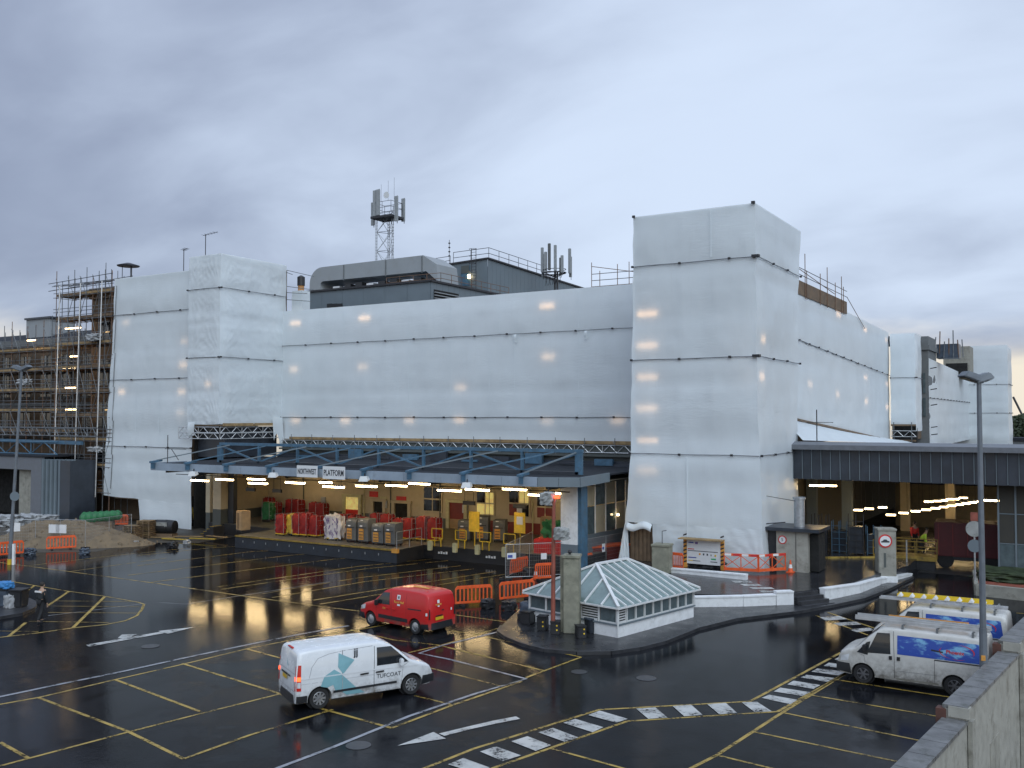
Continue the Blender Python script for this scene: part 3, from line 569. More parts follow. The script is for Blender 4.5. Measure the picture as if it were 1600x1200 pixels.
# left stair tower (projects forward, carried on beams above the canopy)
LX0, LX1, LY = -64.35, -60.67, 54.0
lt = thing('wrapped_stair_tower', 'narrow projecting tower wrapped in crinkled white sheeting, left of the long front', 'tower', (LX0, LY, 8.7))
lz_ = [8.75, 14.2, 19.85, 22.65]
sheet(lt, [((LX0 - .1, LY, z), (LX1, LY, z)) for z in lz_], nu=56, seed=6, amp=.10, pull=1., folds=.5)
sheet(lt, [((LX1, LY, z), (LX1, MY + .4, z)) for z in lz_], nu=90, seed=7, amp=.16, pull=1., folds=.55)
core(lt, (LX0 + .4, LY + .8, 8.8), (LX1 - .5, 62, 22.3)); MB().box((LX0, LY + .05, 22.54), (LX1 - .03, MY + .4, 22.58)).build('top_sheet', 'white_sheeting', lt, world=True)
MB().box((LX0 + .02, LY + .05, 8.60), (LX1 - .02, MY + .3, 8.70)).build('scaffold_floor', 'dark_plank', lt, world=True)
for y0 in (7.55, 8.0): lattice(lt, (LX0 - 1.0, LY - .12, y0), (LX1 + .1, LY - .12, y0), .5); lattice(lt, (LX1 + .12, LY, y0), (LX1 + .12, MY, y0), .5)
for i in range(2): MB().box((LX1 + .2, LY + .2 + 3.4 * i, 8.58), (LX1 + .25, LY + 3.5 + 3.4 * i, 8.82)).build('toe_board', 'plank', lt, world=True)
MB().box((LX0 - .3, LY + 1.2, 6.0), (LX1 - .6, MY, 8.5)).build('band_course', 'dark_fascia', lt, world=True)
MB().grid(lambda u, v: Vector((LX1 + .28, MY - 1.4 + 1.2 * u + .2 * v, 9.3 - 2.0 * v * (1 - .3 * math.sin(u * 6)))), 8, 8).build('loose_flap', 'white_sheeting', lt, world=True, smooth=60)
MB().grid(lambda u, v: Vector((LX0 + .2 + .9 * u * (1 - .3 * v), LY - .15 - .1 * math.sin(v * 3 + u), 8.9 - 1.1 * v)), 6, 6).build('loose_flap', 'white_sheeting', lt, world=True, smooth=60)
mb = MB(); mb.tube((LX1 - .6, MY + .9, 18.0), (LX1 - .6, MY + .9, 19.2), .5, 14); ch = thing('chimney', 'short white clad chimney with black cowl beside the stair tower', 'chimney', (LX1 + .9, MY + 1.3, 18.4))
MB().cbox((0, 0, 1.0), (1.2, 1.0, 2.0)).build('stack', 'white_sheeting', ch); MB().lathe([(.28, 2.0), (.28, 2.5)], 12).build('pot', 'terracotta', ch); MB().lathe([(.34, 2.5), (.34, 3.25), (.1, 3.4)], 12).build('cowl', 'black_plastic', ch)
lamp_behind(lt, AY(325, 600, LY), NY, (1, 0, 0), .7, .6)
# left wide sheet
SX0, SX1, SY = -74.6, LX0 - .05, 54.45
ls = thing('wrapped_left_block', 'wide white sheeted wall at the left, reaching the ground beside the sand heap', 'building', (SX0, SY, 0))
sp = [(AY(162, 770, SY).x, 2.35), (AY(165, 697, SY).x, 6.75), (AY(172, 593, SY).x, 12.6), (AY(178, 491, SY).x, 18.35), (AY(179, 433, SY).x, 21.65)]
sheet(ls, [((x, SY, z), (SX1, SY, z - (.0 if i else .25))) for i, (x, z) in enumerate(sp)], nu=46, seed=8, amp=.10, pull=1.)
gx = AY(219, 800, SY).x
sheet(ls, [((gx, SY - .05, 0.05), (SX1 + .1, SY - .1, .05)), ((gx - .3, SY, 2.3), (SX1, SY, 2.1))], nu=30, seed=9, strap=False, amp=.08, pull=1.)
MB().box((SX1 - .3, SY + .5, .0), (SX1 - .1, SY + 5, 8.2)).build('dark_backdrop', 'dark_void', ls, world=True)  # near-black slab added to stand for the darkness beyond the sheet edge
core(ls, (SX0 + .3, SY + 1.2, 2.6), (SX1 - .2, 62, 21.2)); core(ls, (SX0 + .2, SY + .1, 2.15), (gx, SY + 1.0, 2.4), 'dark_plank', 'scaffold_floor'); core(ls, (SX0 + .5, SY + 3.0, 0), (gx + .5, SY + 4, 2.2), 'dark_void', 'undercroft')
MB().box((SX0 + .4, SY + .03, 21.55), (SX1, 62, 21.59)).build('top_sheet', 'white_sheeting', ls, world=True)
for x, y in ((197, 504), (288, 533), (287, 570), (190, 612), (284, 612), (283, 645)): lamp_behind(ls, AY(x, y, SY), NY, (1, 0, 0), .9, .7)
for x in (214, 250): seam(ls, (AY(x, 650, SY).x, SY, 7.0), (AY(x, 650, SY).x, SY, 12.4), NY)
for i in range(6): MB().tube((SX0 - .2 + .05 * i, SY - .1, 3 + 3 * i), (SX0 + .0 + .05 * i, SY - .1, 6 + 3 * i), .03).build('tube', 'scaffold_tube', ls, world=True)
# right-hand wing, running away from the tower
WX = -18.6
wg = thing('wrapped_side_wing', 'long sheeted side wall running back from the tall tower with glowing lamps', 'building', (WX, 62, 7))
wy0, wy1 = 62.0, 106.5
bot = lambda y: 9.16 + (6.85 - 9.16) * (y - 69.26) / 37; stp = lambda y: 14.95 + (13.65 - 14.95) * (y - 70.3) / 36.4; top = lambda y: 18.75 + (18.2 - 18.75) * (y - 72.3) / 34
sheet(wg, [((WX, wy0, f(wy0)), (WX, wy1, f(wy1))) for f in (bot, stp, top)], nu=90, seed=10, amp=.14, pull=2.2, mat='white_sheeting')
core(wg, (WX - 2.4, 63, 7.2), (WX - 1.6, 108, 18.0))
for x, y in ((1310, 491), (1352, 515), (1385, 531), (1308, 616), (1353, 590), (1353, 627), (1386, 600), (1386, 636), (1265, 600)): lamp_behind(wg, AX(x, y, WX), PX, (0, 1, 0), 1.6, .45)
lo = [AX(1240, 686, -15.9), AX(1300, 692, -15.9), AX(1392, 699, -15.9)]
def lean(u, v):
    y = 61.3 + (104.5 - 61.3) * u; a = Vector((WX + .12, y + 1.5, bot(y + 1.5) - .1)); b = Vector((-15.9, y, 7.86 - (y - 61) * .0286))
    p = a.lerp(b, v ** .8); p.z += (.05 * fbm(Vector((y * .5, v * 2, 0)), 3) + .22) * math.sin(math.pi * v); return p
MB().grid(lean, 60, 10).build('roof_sheet', 'white_sheeting', wg, world=True, smooth=60)
for i in range(10):
    y = 66 + i * 4; MB().bar((WX + .2, y, bot(y)), (WX + .2, y + 3.95, bot(y + 3.95)), .05, .16).build('toe_board', 'dark_plank', wg, world=True)
# projecting bay at the end of the wing, grey stone bay, far sheets
pb = thing('wrapped_end_bay', 'sheeted bay projecting from the far end of the side wall', 'building', (-18.3, 106, 8))
x0, x1 = AY(1391, 560, 106).x, AY(1430, 560, 106).x
sheet(pb, [((x0, 106, z), (x1, 106, z)) for z in (8.6, 13.4, 18.0)], nu=16, seed=12, amp=.12, pull=1.); sheet(pb, [((x1, 106, z), (x1, 110, z)) for z in (7.9, 13.4, 18.0)], nu=10, seed=13, amp=.2, pull=1.)
core(pb, (x0, 107, 7), (x1 - .4, 113, 17.6)); MB().box((x0, 106.6, 6.3), (x1, 106.9, 8.5)).build('opening', 'dark_void', pb, world=True); lattice(pb, (x0, 105.9, 7.3), (x1, 105.9, 7.3), .6)
for z in (8.5, 6.9): MB().box((x0, 105.8, z - .1), (x1, 105.9, z + .08)).build('toe_board', 'dark_plank', pb, world=True)
for x in (x0 + .3, x1 - .4): MB().tube((x, 105.75, 6), (x, 105.75, 8.8), .04).build('tube', 'scaffold_tube', pb, world=True)
gb = thing('stone_bay', 'unwrapped grey stone bay with slit windows at the far right', 'building', (-15.7, 112, 6))
x0, x1 = AY(1429, 600, 112).x, AY(1451, 600, 112).x
MB().box((x0, 112, 5), (x1, 118, 16.6)).build('wall', 'stone_grey', gb, world=True); MB().box((x0 - .1, 111.8, 16.6), (x1 + .15, 118.2, 17.1)).build('cornice', 'stone_grey', gb, world=True); MB().box((x0, 112.2, 17.1), (x1, 118, 18.1)).build('parapet', 'stone_grey', gb, world=True)
for i in range(3):
    for z, h in ((13.0, 2.2), (10.4, 2.0)):
        x = x0 + (x1 - x0) * (i + .75) / 4.0; MB().box((x - .12, 111.9, z - h / 2), (x + .12, 111.99, z + h / 2)).build('window', 'glass_pane', gb, world=True)
fw_ = thing('wrapped_far_wing', 'distant white sheeted wall beyond the grey stone bay', 'building', (-15.56, 112, 6))
sheet(fw_, [((x1 + .02, 112, z), (x1 + .02, 150.3, z2)) for z, z2 in ((6.0, 6.2), (11.4, 11.4), (15.7, 15.1))], nu=50, seed=14, amp=.14, pull=1.5); core(fw_, (x1 - 3, 113, 6), (x1 - 1, 150, 14.5))
for i, z in enumerate((7.4, 8.2, 10.6, 12.3, 14.6)): MB().tube((x1 + .1, 112.6, z), (x1 + .75, 112.5, z + .1), .06).build('tube', 'dark_tube', fw_, world=True)
ft = thing('wrapped_far_tower', 'distant sheeted tower at the far right behind the lamp post', 'tower', (-17, 150, 4))
xa, xb = AY(1488, 600, 150).x, AY(1575, 600, 150).x
sheet(ft, [((xa, 150, z), (xb, 150, z)) for z in (4.5, 9.9, 13.9, 19.4)], nu=30, seed=15, amp=.15, pull=1.); sheet(ft, [((xb, 150, z), (xb, 157, z)) for z in (4.5, 9.9, 13.9, 19.2)], nu=12, seed=16, amp=.15); core(ft, (xa + .5, 151, 3), (xb - .5, 160, 19))
# ------------------------------------------------------------------ plant rooms on the roof
def ribbed(parent, p, q, z0, z1, n, name='wall_panel', mat='grey_cladding', step=1.0, proud=.03, topf=None):
    """cladding wall from p to q as separate upright panels; topf(u) gives the height of the top edge"""
    p, q, n = Vector(p), Vector(q), Vector(n); L = (q - p).length; k = max(1, int(L / step))
    for i in range(k):
        u0, u1 = i / k + .012 / L, (i + 1) / k - .012 / L; mb = MB(); V = []
        for u in (u0, u1):
            b = p.lerp(q, u); zt = topf(u) if topf else z1
            V += [Vector((b.x, b.y, z0)), Vector((b.x, b.y, zt))]
        o = n * proud
        mb.add([V[0], V[2], V[3], V[1], V[0] + o, V[2] + o, V[3] + o, V[1] + o], [(4, 5, 6, 7), (0, 4, 7, 3), (1, 2, 6, 5), (3, 7, 6, 2), (0, 1, 5, 4)])
        mb.build(name, mat, parent, world=True)
pa = thing('plant_room', 'low blue grey clad plant room with louvres on the roof, below the curved duct', 'plant room', (-67, 70, 18.2))
ax0, ax1, azt = -67.0, -51.3, 21.65
core(pa, (ax0 + .03, 70.03, 18.2), (ax1 - .03, 92, azt - .06), 'grey_cladding', 'core')
ribbed(pa, (ax0, 70, 0), (ax1, 70, 0), 18.2, azt, NY, step=2.6); ribbed(pa, (ax1, 70, 0), (ax1, 92, 0), 18.2, azt, PX, step=.9)
mb = MB(); mb.bar((ax0 - .1, 69.9, azt), (ax1 + .1, 69.9, azt), .2, .18); mb.bar((ax1 + .1, 69.9, azt), (ax1 + .1, 92, azt), .2, .18); mb.build('roof_trim', 'dark_tube', pa, world=True)
lv = [AX(678, 452, ax1 + .05), AX(711, 462, ax1 + .05)]
MB().box((ax1 + .03, lv[0].y, 18.4), (ax1 + .06, lv[1].y + .6, lv[0].z)).build('vent_backing', 'dark_void', pa, world=True)
for i in range(9): MB().bar((ax1 + .14, lv[0].y, 18.5 + i * .27), (ax1 + .14, lv[1].y + .6, 18.5 + i * .27), .12, .08).build('louvre', 'light_cladding', pa, world=True)
for i in range(3):
    p = AY(515 + i * 8, 480, 69.9); MB().box((p.x - .35, 69.9, p.z - .35), (p.x + .3, 69.95, p.z + .35)).build('vent', 'black_plastic', pa, world=True)
du = thing('air_duct', 'big pale grey duct with rounded end lying across the roof', 'duct', (-70, 76, 21.7))
D0, D1 = AY(494, 450, 76), AY(680, 440, 76)
def duct(y0, y1):
    # side profile in x-z: rounded left end that bends down
    xa, xb = D0.x, -55.5; zt, th = 25.0, 1.5; pts = []
    for i in range(9):
        a = math.pi - i / 8 * math.pi / 2; pts.append((xa + 1.7 + 1.7 * math.cos(a), zt - 1.7 + 1.7 * math.sin(a)))
    inner = [(xa + th + .3, 22.3)] + [(xa + 1.9 + .4 * math.cos(math.pi - i / 4 * math.pi / 2), zt - th - .4 + .4 * math.sin(math.pi - i / 4 * math.pi / 2)) for i in range(5)]
    out = [(xa, 22.3)] + pts + [(xb - .4, zt + .1), (xb + 1.2, zt - .9), (xb + 1.4, zt - 2.6), (xb, zt - th)] + inner[::-1]
    return out
pr = duct(0, 0); n = len(pr); mb = MB(); mb.add([(x, 75.0, z) for x, z in pr] + [(x, 78.5, z) for x, z in pr], [tuple(range(n - 1, -1, -1)), tuple(range(n, 2 * n))] + [(i, (i + 1) % n, n + (i + 1) % n, n + i) for i in range(n)])
mb.build('casing', 'light_cladding', du, world=True)
for x in (-66, -60.5, -56): MB().box((x - .05, 74.94, 23.4), (x + .05, 74.99, 25.0)).build('joint_strip', 'stone_grey', du, world=True)
for i in range(9): MB().cbox((-67.3 + 1.5 * i, 76.4, 22.55), (.9, 2.2, .7 + .2 * (i % 3))).build('support', 'black_plastic' if i % 3 else 'aluminium', du, world=True)
pb2 = thing('plant_room', 'taller blue grey clad plant room with sloping ribbed side and roof railing', 'plant room', (-58.7, 82, 18.2))
bx0, bx1, bzt = -61.5, -52.9, 25.5
core(pb2, (bx0 + .03, 82.03, 18.2), (bx1 - .03, 100, bzt - .8), 'grey_cladding', 'core')
ribbed(pb2, (bx0, 82, 0), (bx1, 82, 0), 18.2, bzt, NY, step=2.9, topf=lambda u: bzt - .35 * (1 - u)); ribbed(pb2, (bx1, 82, 0), (bx1, 112, 0), 18.2, bzt, PX, step=.8, topf=lambda u: bzt - .9 * u)
mb = MB(); mb.bar((bx0, 81.9, bzt - .35), (bx1 + .1, 81.9, bzt + .02), .2, .16); mb.bar((bx1 + .1, 81.9, bzt + .02), (bx1 + .1, 112, bzt - .88), .2, .16); mb.build('roof_trim', 'dark_tube', pb2, world=True)
p = AY(727, 430, 81.9); MB().box((p.x - .55, 81.9, p.z - 1.1), (p.x + .55, 81.95, p.z + 1.0)).build('door', 'blue_steel', pb2, world=True); MB().box((p.x - .5, 81.86, p.z + .2), (p.x + .5, 81.9, p.z + 1.0)).build('door_window', 'grey_wall', pb2, world=True)
p = AY(733, 432, 81.8); MB().cbox((p.x, 81.8, p.z), (.22, .15, .4)).build('bulkhead_lamp', 'bulb', pb2, world=True)
mb = MB(); lx_ = AY(741, 420, 81.6).x
for s in (-.28, .28): mb.tube((lx_ + s, 81.5, 21.8), (lx_ + s, 81.5, bzt + 1.1), .035)
for i in range(16): mb.tube((lx_ - .28, 81.5, 22 + i * .3), (lx_ + .28, 81.5, 22 + i * .3), .02)
for z in (24.2, 25.0, 25.8, 26.5):
    q = [(lx_ + .4 * math.cos(a), 81.4 - .45 * math.sin(a), z) for a in [i * math.pi / 6 for i in range(7)]]; mb.path(q, .022)
mb.build('ladder', 'dark_tube', pb2, world=True)
def rail_run(parent, pts, h=1.1, sp=1.6, r=.03, mat='dark_tube', name='railing'):
    for a, b in zip(pts, pts[1:]):
        a, b = Vector(a), Vector(b); mb = MB(); n = max(1, round((b - a).length / sp))
        for f in (.5, 1.): mb.tube(a + Vector((0, 0, h * f)), b + Vector((0, 0, h * f)), r)
        for i in range(n + 1): q = a.lerp(b, i / n); mb.tube(q, q + Vector((0, 0, h)), r)
        mb.build(name, mat, parent, world=True)
rail_run(pb2, [(bx0, 82.2, bzt - .35), (bx0 + 3.8, 82.2, bzt - .2)], .9); rail_run(pb2, [(bx0 + 4.2, 82.2, bzt - .1), (bx1, 82.2, bzt), (bx1, 94, bzt - .35)], 1.15, 2.)
rail_run(pa, [(-58, 72, azt), (-51.6, 72, azt), (-51.6, 84, azt)], 1.0, 1.8, .028, 'rusty_tube')
mb = MB(); p = AY(702, 415, 83); mb.tube((p.x, 83, bzt - .4), (p.x, 83, bzt + 2.6), .03); [mb.cbox((p.x, 83, bzt + .9 + i * .45), (.16, .16, .12)) for i in range(4)]
wv = mb.build('whip_aerial', 'dark_tube', loc=(p.x, 83, bzt - .4)); tag(wv, 'thin knobbly aerial standing on the taller plant room', 'aerial')
# lattice mast
mx = AY(605, 400, 84).x; mt = thing('lattice_mast', 'three legged lattice phone mast with panel antennas on top', 'mast', (mx, 84, 25.0))
legs = [(-1.08, -.5), (1.08, -.3), (-.45, .9)]
for x, y in legs:
    mb = MB(); mb.tube((x, y, -3), (x, y, 7.6), .055)
    for i in range(26): mb.tube((x - .14, y - .05, -1.4 + i * .34), (x + .14, y - .05, -1.4 + i * .34), .022)
    mb.tube((x - .16, y - .06, -2), (x - .16, y - .06, 7.4), .03); mb.build('mast_leg', 'galvanised', mt)
for a, b in ((0, 1), (1, 2), (2, 0)):
    mb = MB(); A, B = Vector((*legs[a], 0)), Vector((*legs[b], 0))
    for i in range(4):
        z0, z1 = -1.4 + i * 2.15, .75 + i * 2.15; Z = Vector((0, 0, 1))
        mb.tube(A + Z * z0, B + Z * z1, .026); mb.tube(B + Z * z0, A + Z * z1, .026); mb.tube(A + Z * z1, B + Z * z1, .03)
    mb.build('bracing', 'galvanised', mt)
MB().cbox((0, 0, 6.6), (2.9, 2.4, .25)).build('platform', 'dark_tube', mt); rail_run(mt, [(mx - 1.2, 83, 32.0), (mx + 1.3, 83, 32.0), (mx + 1.3, 85, 32.0), (mx - 1.2, 85, 32.0), (mx - 1.2, 83, 32.0)], 1.3, 1.2, .025)
for x, y, z, h in ((-1.75, -.4, 7.2, 2.6), (-1.0, -1.0, 8.2, 2.9), (-.35, -1.2, 8.2, 2.9), (1.65, -.5, 7.4, 2.8), (1.3, 1.2, 7.6, 2.6)):
    a = MB().cbox((x, y, z), (.46, .2, h)).build('antenna_panel', 'antenna_grey', mt, bevel=.03); MB().tube((x, y + .18, z - h / 2 - .2), (x, y + .18, z + h / 2 + .1), .04).build('bracket', 'dark_tube', a)
MB().lathe([(.02, 0), (.35, .08), (.38, .15)], 16, Matrix.Translation((.75, -1.0, 8.9)) @ Matrix.Rotation(R(90), 4, 'X')).build('dish', 'white_frame', mt)
for x in (-.9, .1, .95): MB().tube((x, 0, 8.6), (x, 0, 10.8 + .3 * x), .014, 5).build('whip', 'dark_tube', mt)
# second mast
m2 = AY(866, 430, 90).x; mt2 = thing('antenna_cluster', 'short mast with a ring of upright panel antennas, right of the plant rooms', 'mast', (m2, 90, 23.2)); mt2.scale = (.85, .85, .92)
for x in (.1, .45): MB().tube((x, 0, -4), (x, 0, 1.8), .12, 10).build('post', 'dark_tube', mt2)
mb = MB(); q = [(1.55 * math.cos(i * math.pi / 9), 1.2 * math.sin(i * math.pi / 9), 1.7) for i in range(19)]; mb.path(q, .07); mb.path([(x, y, 2.1) for x, y, z in q], .04)
for i in range(0, 18, 3): mb.tube((.25, 0, 1.2), q[i], .05)
for i in range(5): mb.tube((-1.2 + .5 * i, -.2, .3), (-.9 + .5 * i, -.2, 1.6), .03); mb.tube((-.9 + .5 * i, -.2, .3), (-1.2 + .5 * i, -.2, 1.6), .03)
mb.build('ring_frame', 'dark_tube', mt2)
for x, y, h, z in ((-1.75, .2, 2.7, 2.8), (-1.4, -.6, 2.9, 3.3), (-.75, -.9, 2.5, 2.9), (-.1, -1.1, 3.1, 3.5), (.7, -1, 3.0, 3.3), (1.1, -.3, 2.0, 2.4), (1.45, -.6, 2.0, 2.6), (2.1, .2, 2.9, 3.0), (1.9, .8, 2.4, 2.4)):
    a = MB().cbox((x, y, z), (.34, .24, h)).build('antenna_panel', 'antenna_grey' if x not in (1.1, -.1) else 'grey_cloth', mt2, bevel=.03); MB().tube((x, y + .16, z - h / 2 - .3), (x, y + .16, z + h / 2), .035).build('bracket', 'dark_tube', a)
# television aerials on the left sheets
def aerial(x, y, Y, h, label, arm):
    p = AY(x, y, Y); t = thing('roof_aerial', label, 'aerial', (p.x, Y, p.z)); mb = MB(); mb.tube((0, 0, -.3), (0, 0, h), .035); mb.build('pole', 'dark_tube', t)
    mb = MB(); mb.tube((-.3 * arm, 0, h - .1), (1.5 * arm, 0, h + .05), .02)
    for i in range(5): mb.tube((-.2 * arm + .35 * arm * i, -.3, h - .08 + .03 * i), (-.2 * arm + .35 * arm * i, .3, h - .08 + .03 * i), .012)
    mb.build('yagi', 'dark_tube', t); MB().tube((-.35, .3, -.3), (-.35, .3, h * .75), .025).build('pole', 'dark_tube', t)
aerial(287, 418, 56, 1.6, 'small aerial on the left sheeted roof, left one of two', .3); aerial(321, 398, 57, 1.8, 'small aerial behind the stair tower, right one of two', 1.)
for i, (x0, y0, x1, y1) in enumerate(((443, 421, 490, 432), (445, 447, 490, 453), (446, 468, 487, 471), (446, 457, 480, 459), (446, 425, 457, 429))):
    a, b = AY(x0, y0, 61.5), AY(x1, y1, 61.5); MB().tube(a, b, .03).build('tube', 'scaffold_tube', lt, world=True)
# exposed scaffold and brick at the top of the roof
def parapet_scaffold(name, label, pts, z0, hw, cols, par_mat='dark_plank'):
    t = thing(name, label, 'scaffolding', (*pts[0], z0)); a, b = Vector((*pts[0], 0)), Vector((*pts[1], 0)); d = (b - a).normalized(); nn = Vector((-d.y, d.x, 0))
    mb = MB(); q = [a, b, b + nn * .5, a + nn * .5]; mb.add([(v.x, v.y, z0) for v in q] + [(v.x, v.y, z0 + hw) for v in q], [(4, 5, 6, 7), (0, 1, 5, 4), (1, 2, 6, 5), (2, 3, 7, 6), (3, 0, 4, 7)]); mb.build('guard_board', par_mat, t, world=True)
    L = (b - a).length
    for u, h in cols: p = a.lerp(b, u) - nn * .06; MB().tube((p.x, p.y, z0 - .2), (p.x, p.y, z0 + h), .03).build('pole', 'rusty_tube', t, world=True)
    for h in (hw + .45, hw + .95): MB().tube((a.x, a.y, z0 + h), (b.x, b.y, z0 + h - .02), .028).build('rail', 'scaffold_tube', t, world=True)
    p = a.lerp(b, .0); q = a.lerp(b, .8); MB().tube((p.x, p.y, z0 + 2.3), (q.x, q.y, z0 + hw + .2), .028).build('brace', 'rusty_tube', t, world=True)
    return t
a = AY(925, 445, 66); b = AY(990, 445, 66); parapet_scaffold('roof_scaffold', 'scaffold rails and dark boards on the roof just left of the tall tower', ((a.x, 66), (-24.3, 66)), 18.6, .75, ((0, 2.6), (.08, 1.9), (.25, 2.3), (.36, 2.4), (.48, 2.6), (.7, 1.6)))
parapet_scaffold('roof_scaffold', 'scaffold rails above the side wall just right of the tall tower', ((-18.5, 63.5), (-18.5, 86.5)), 18.3, 1.05, ((0.04, 3.6), (.15, 2.6), (.27, 2.4), (.38, 3.2), (.40, 2.0), (.58, 2.3), (.68, 3.1), (.8, 2.2), (.9, 3.0), (.93, 2.2)))
MB().tube((-18.5, 86.5, 19.8), (-18.5, 94, 17.6), .03).build('brace', 'rusty_tube', bpy.data.objects['roof_scaffold.001'], world=True)
a = AY(1458, 545, 118); sc3 = thing('roof_scaffold', 'small heap of scaffold tubes on the roof behind the grey stone bay', 'scaffolding', (a.x, 118, 16.0))
for i in range(7): MB().tube((.1 + .5 * i, .3 * (i % 2), 0), (.3 + .45 * i, 0, 2.4 + .7 * math.sin(i * 2)), .06).build('tube', 'rusty_tube' if i % 2 else 'scaffold_tube', sc3)
MB().box((.3, .2, 0), (2.6, 2.5, 1.6)).build('boarding', 'tarp_blue', sc3)
mb = MB().box((0, 0, 0), (3.2, 4, 4.2)); o = mb.build('roof_hut', 'pale_concrete', None); o.location = (-17.3, 138, 14.4); tag(o, 'small grey concrete roof hut between the far wall and far tower', 'hut')
MB().box((.3, -.05, .4), (2.9, -.01, 2.0)).build('opening', 'dark_void', o)

# ------------------------------------------------------------------ loading canopy with blue truss
CY, CZB, CZT = 46.6, 5.42, 5.96
cpx = [AY(236, 727, CY).x, AY(840, 755, CY).x]
cn = thing('loading_canopy', 'flat loading canopy with pale fascia hung from a long blue steel truss', 'canopy', (-40, CY, CZB))
corner = (-24.6, 47.6); back = (-25.2, 52.6)
outl = [(cpx[0], CY), (cpx[1], CY), corner, back, (-25.2, 60.4), (-62.5, 60.4), (cpx[0] - .2, 50)]
mb = MB().prism([(x, y) for x, y in outl], CZT - .16, CZT - .06); mb.build('roof_deck', 'canopy_roof', cn, world=True)
mb = MB().prism([(-59.0, CY + .25), (cpx[1] - .1, CY + .25), (corner[0] - .3, corner[1] + .2), (back[0] - .2, back[1]), (-25.5, 60.3), (-60.5, 60.3)], CZB + .02, CZB + .06); mb.build('soffit', 'warm_soffit', cn, world=True)
def fascia(a, b, z0, z1, mat='pale_blue_fascia', n=6):
    a, b = Vector((*a, 0)), Vector((*b, 0)); d = (b - a).normalized(); g = d * .01
    for i in range(n):
        p, q = a.lerp(b, i / n) + g, a.lerp(b, (i + 1) / n) - g; MB().bar(p + Vector((0, 0, (z0 + z1) / 2)), q + Vector((0, 0, (z0 + z1) / 2)), .08, z1 - z0).build('fascia_panel', mat, cn, world=True)
fascia((cpx[0], CY), (cpx[1], CY), CZB, CZT, n=14); fascia((cpx[1], CY), corner, CZB, CZT, n=2, mat='grey_cladding'); fascia(corner, back, CZB, CZT, n=3, mat='grey_cladding'); fascia((cpx[0] - .2, 50), (cpx[0], CY), CZB + .1, CZT, n=1)
# tapered tip at the left end
TRY, TZ0, TZ1 = 50.0, 5.95, 7.32
tx = [AY(x, 700, TRY).x for x in (405, 465, 527, 592, 662, 736, 816)] + [-25.9]
tx = [-56.0] + tx
MB().bar((tx[0], TRY, TZ1), (tx[-1] + .25, TRY, TZ1), .22, .2).build('top_chord', 'blue_steel', cn, world=True); MB().bar((tx[0], TRY, TZ0 + .08), (tx[-1], TRY, TZ0 + .08), .2, .16).build('bottom_chord', 'dark_fascia', cn, world=True)
for i, x in enumerate(tx):
    w = .45 if i in (0, len(tx) - 1) else .14; MB().bar((x, TRY, TZ0), (x, TRY, TZ1 - .1), w, .2).build('truss_post', 'blue_steel', cn, world=True)
for i, (a, b) in enumerate(zip(tx, tx[1:])):
    p, q = ((a, TRY, TZ1 - .12), (b, TRY, TZ0 + .1)) if i % 2 == 0 else ((a, TRY, TZ0 + .1), (b, TRY, TZ1 - .12)); MB().bar(p, q, .09, .11).build('diagonal', 'blue_steel', cn, world=True)
bxs = [AY(x, 733, CY).x for x in (243, 297, 357, 424, 497, 572, 643, 727, 817)]
for i, x in enumerate(bxs):
    mb = MB(); v = [(x - .14, CY - .45, CZT + .0), (x + .14, CY - .45, CZT), (x + .14, CY + .5, CZT + .10), (x - .14, CY + .5, CZT + .10), (x - .14, CY - .45, CZT + .14), (x + .14, CY - .45, CZT + .14), (x + .14, CY + .5, CZT + .24), (x - .14, CY + .5, CZT + .24), ]
    mb.add(v, [(0, 3, 2, 1), (4, 5, 6, 7), (0, 1, 5, 4), (1, 2, 6, 5), (2, 3, 7, 6), (3, 0, 4, 7)]); mb.box((x - .05, CY - .4, CZB + .14), (x + .05, CY - .06, CZT)); mb.build('bracket', 'blue_steel', cn, world=True)
    q = min(tx, key=lambda t: abs(t - (x + 3.6))); MB().bar((x, CY + .1, CZT + .2), (min(x + 4.2, -26), TRY, TZ1 - .05), .06, .08).build('tie_rod', 'blue_steel' if i % 2 else 'grey_cladding', cn, world=True)
# thin scaffold frame beyond the left tip
mb = MB(); p = AY(262, 700, 47); mb.tube((p.x, 47, 5.6), (p.x, 47, 8.0), .03); mb.tube((p.x - .3, 47, 7.0), (p.x + 2, 47, 7.0), .025); mb.tube((p.x + .4, 47, 7.0), (p.x + 1.2, 47, 6.2), .025); mb.build('scaffold_frame', 'dark_tube', cn, world=True)
# dark ledges between canopy roof and sheeting
for y, z0, z1, m in ((60.9, 5.2, 7.36, 'grey_wall'), (60.6, 6.0, 6.25, 'dark_fascia'), (60.5, 6.55, 6.7, 'grey_wall'), (60.3, 5.9, 6.05, 'dark_fascia')):
    MB().box((-60.5, y, z0), (-24.9, y + .3, z1)).build('ledge', m, mf, world=True)
for i in range(12): MB().box((-58 + i * 2.8, 60.2, 5.95), (-56.6 + i * 2.8, 60.45, 6.1 + .3 * ((i * 7) % 3))).build('cable_box', 'dark_fascia' if i % 2 else 'blue_steel', mf, world=True)
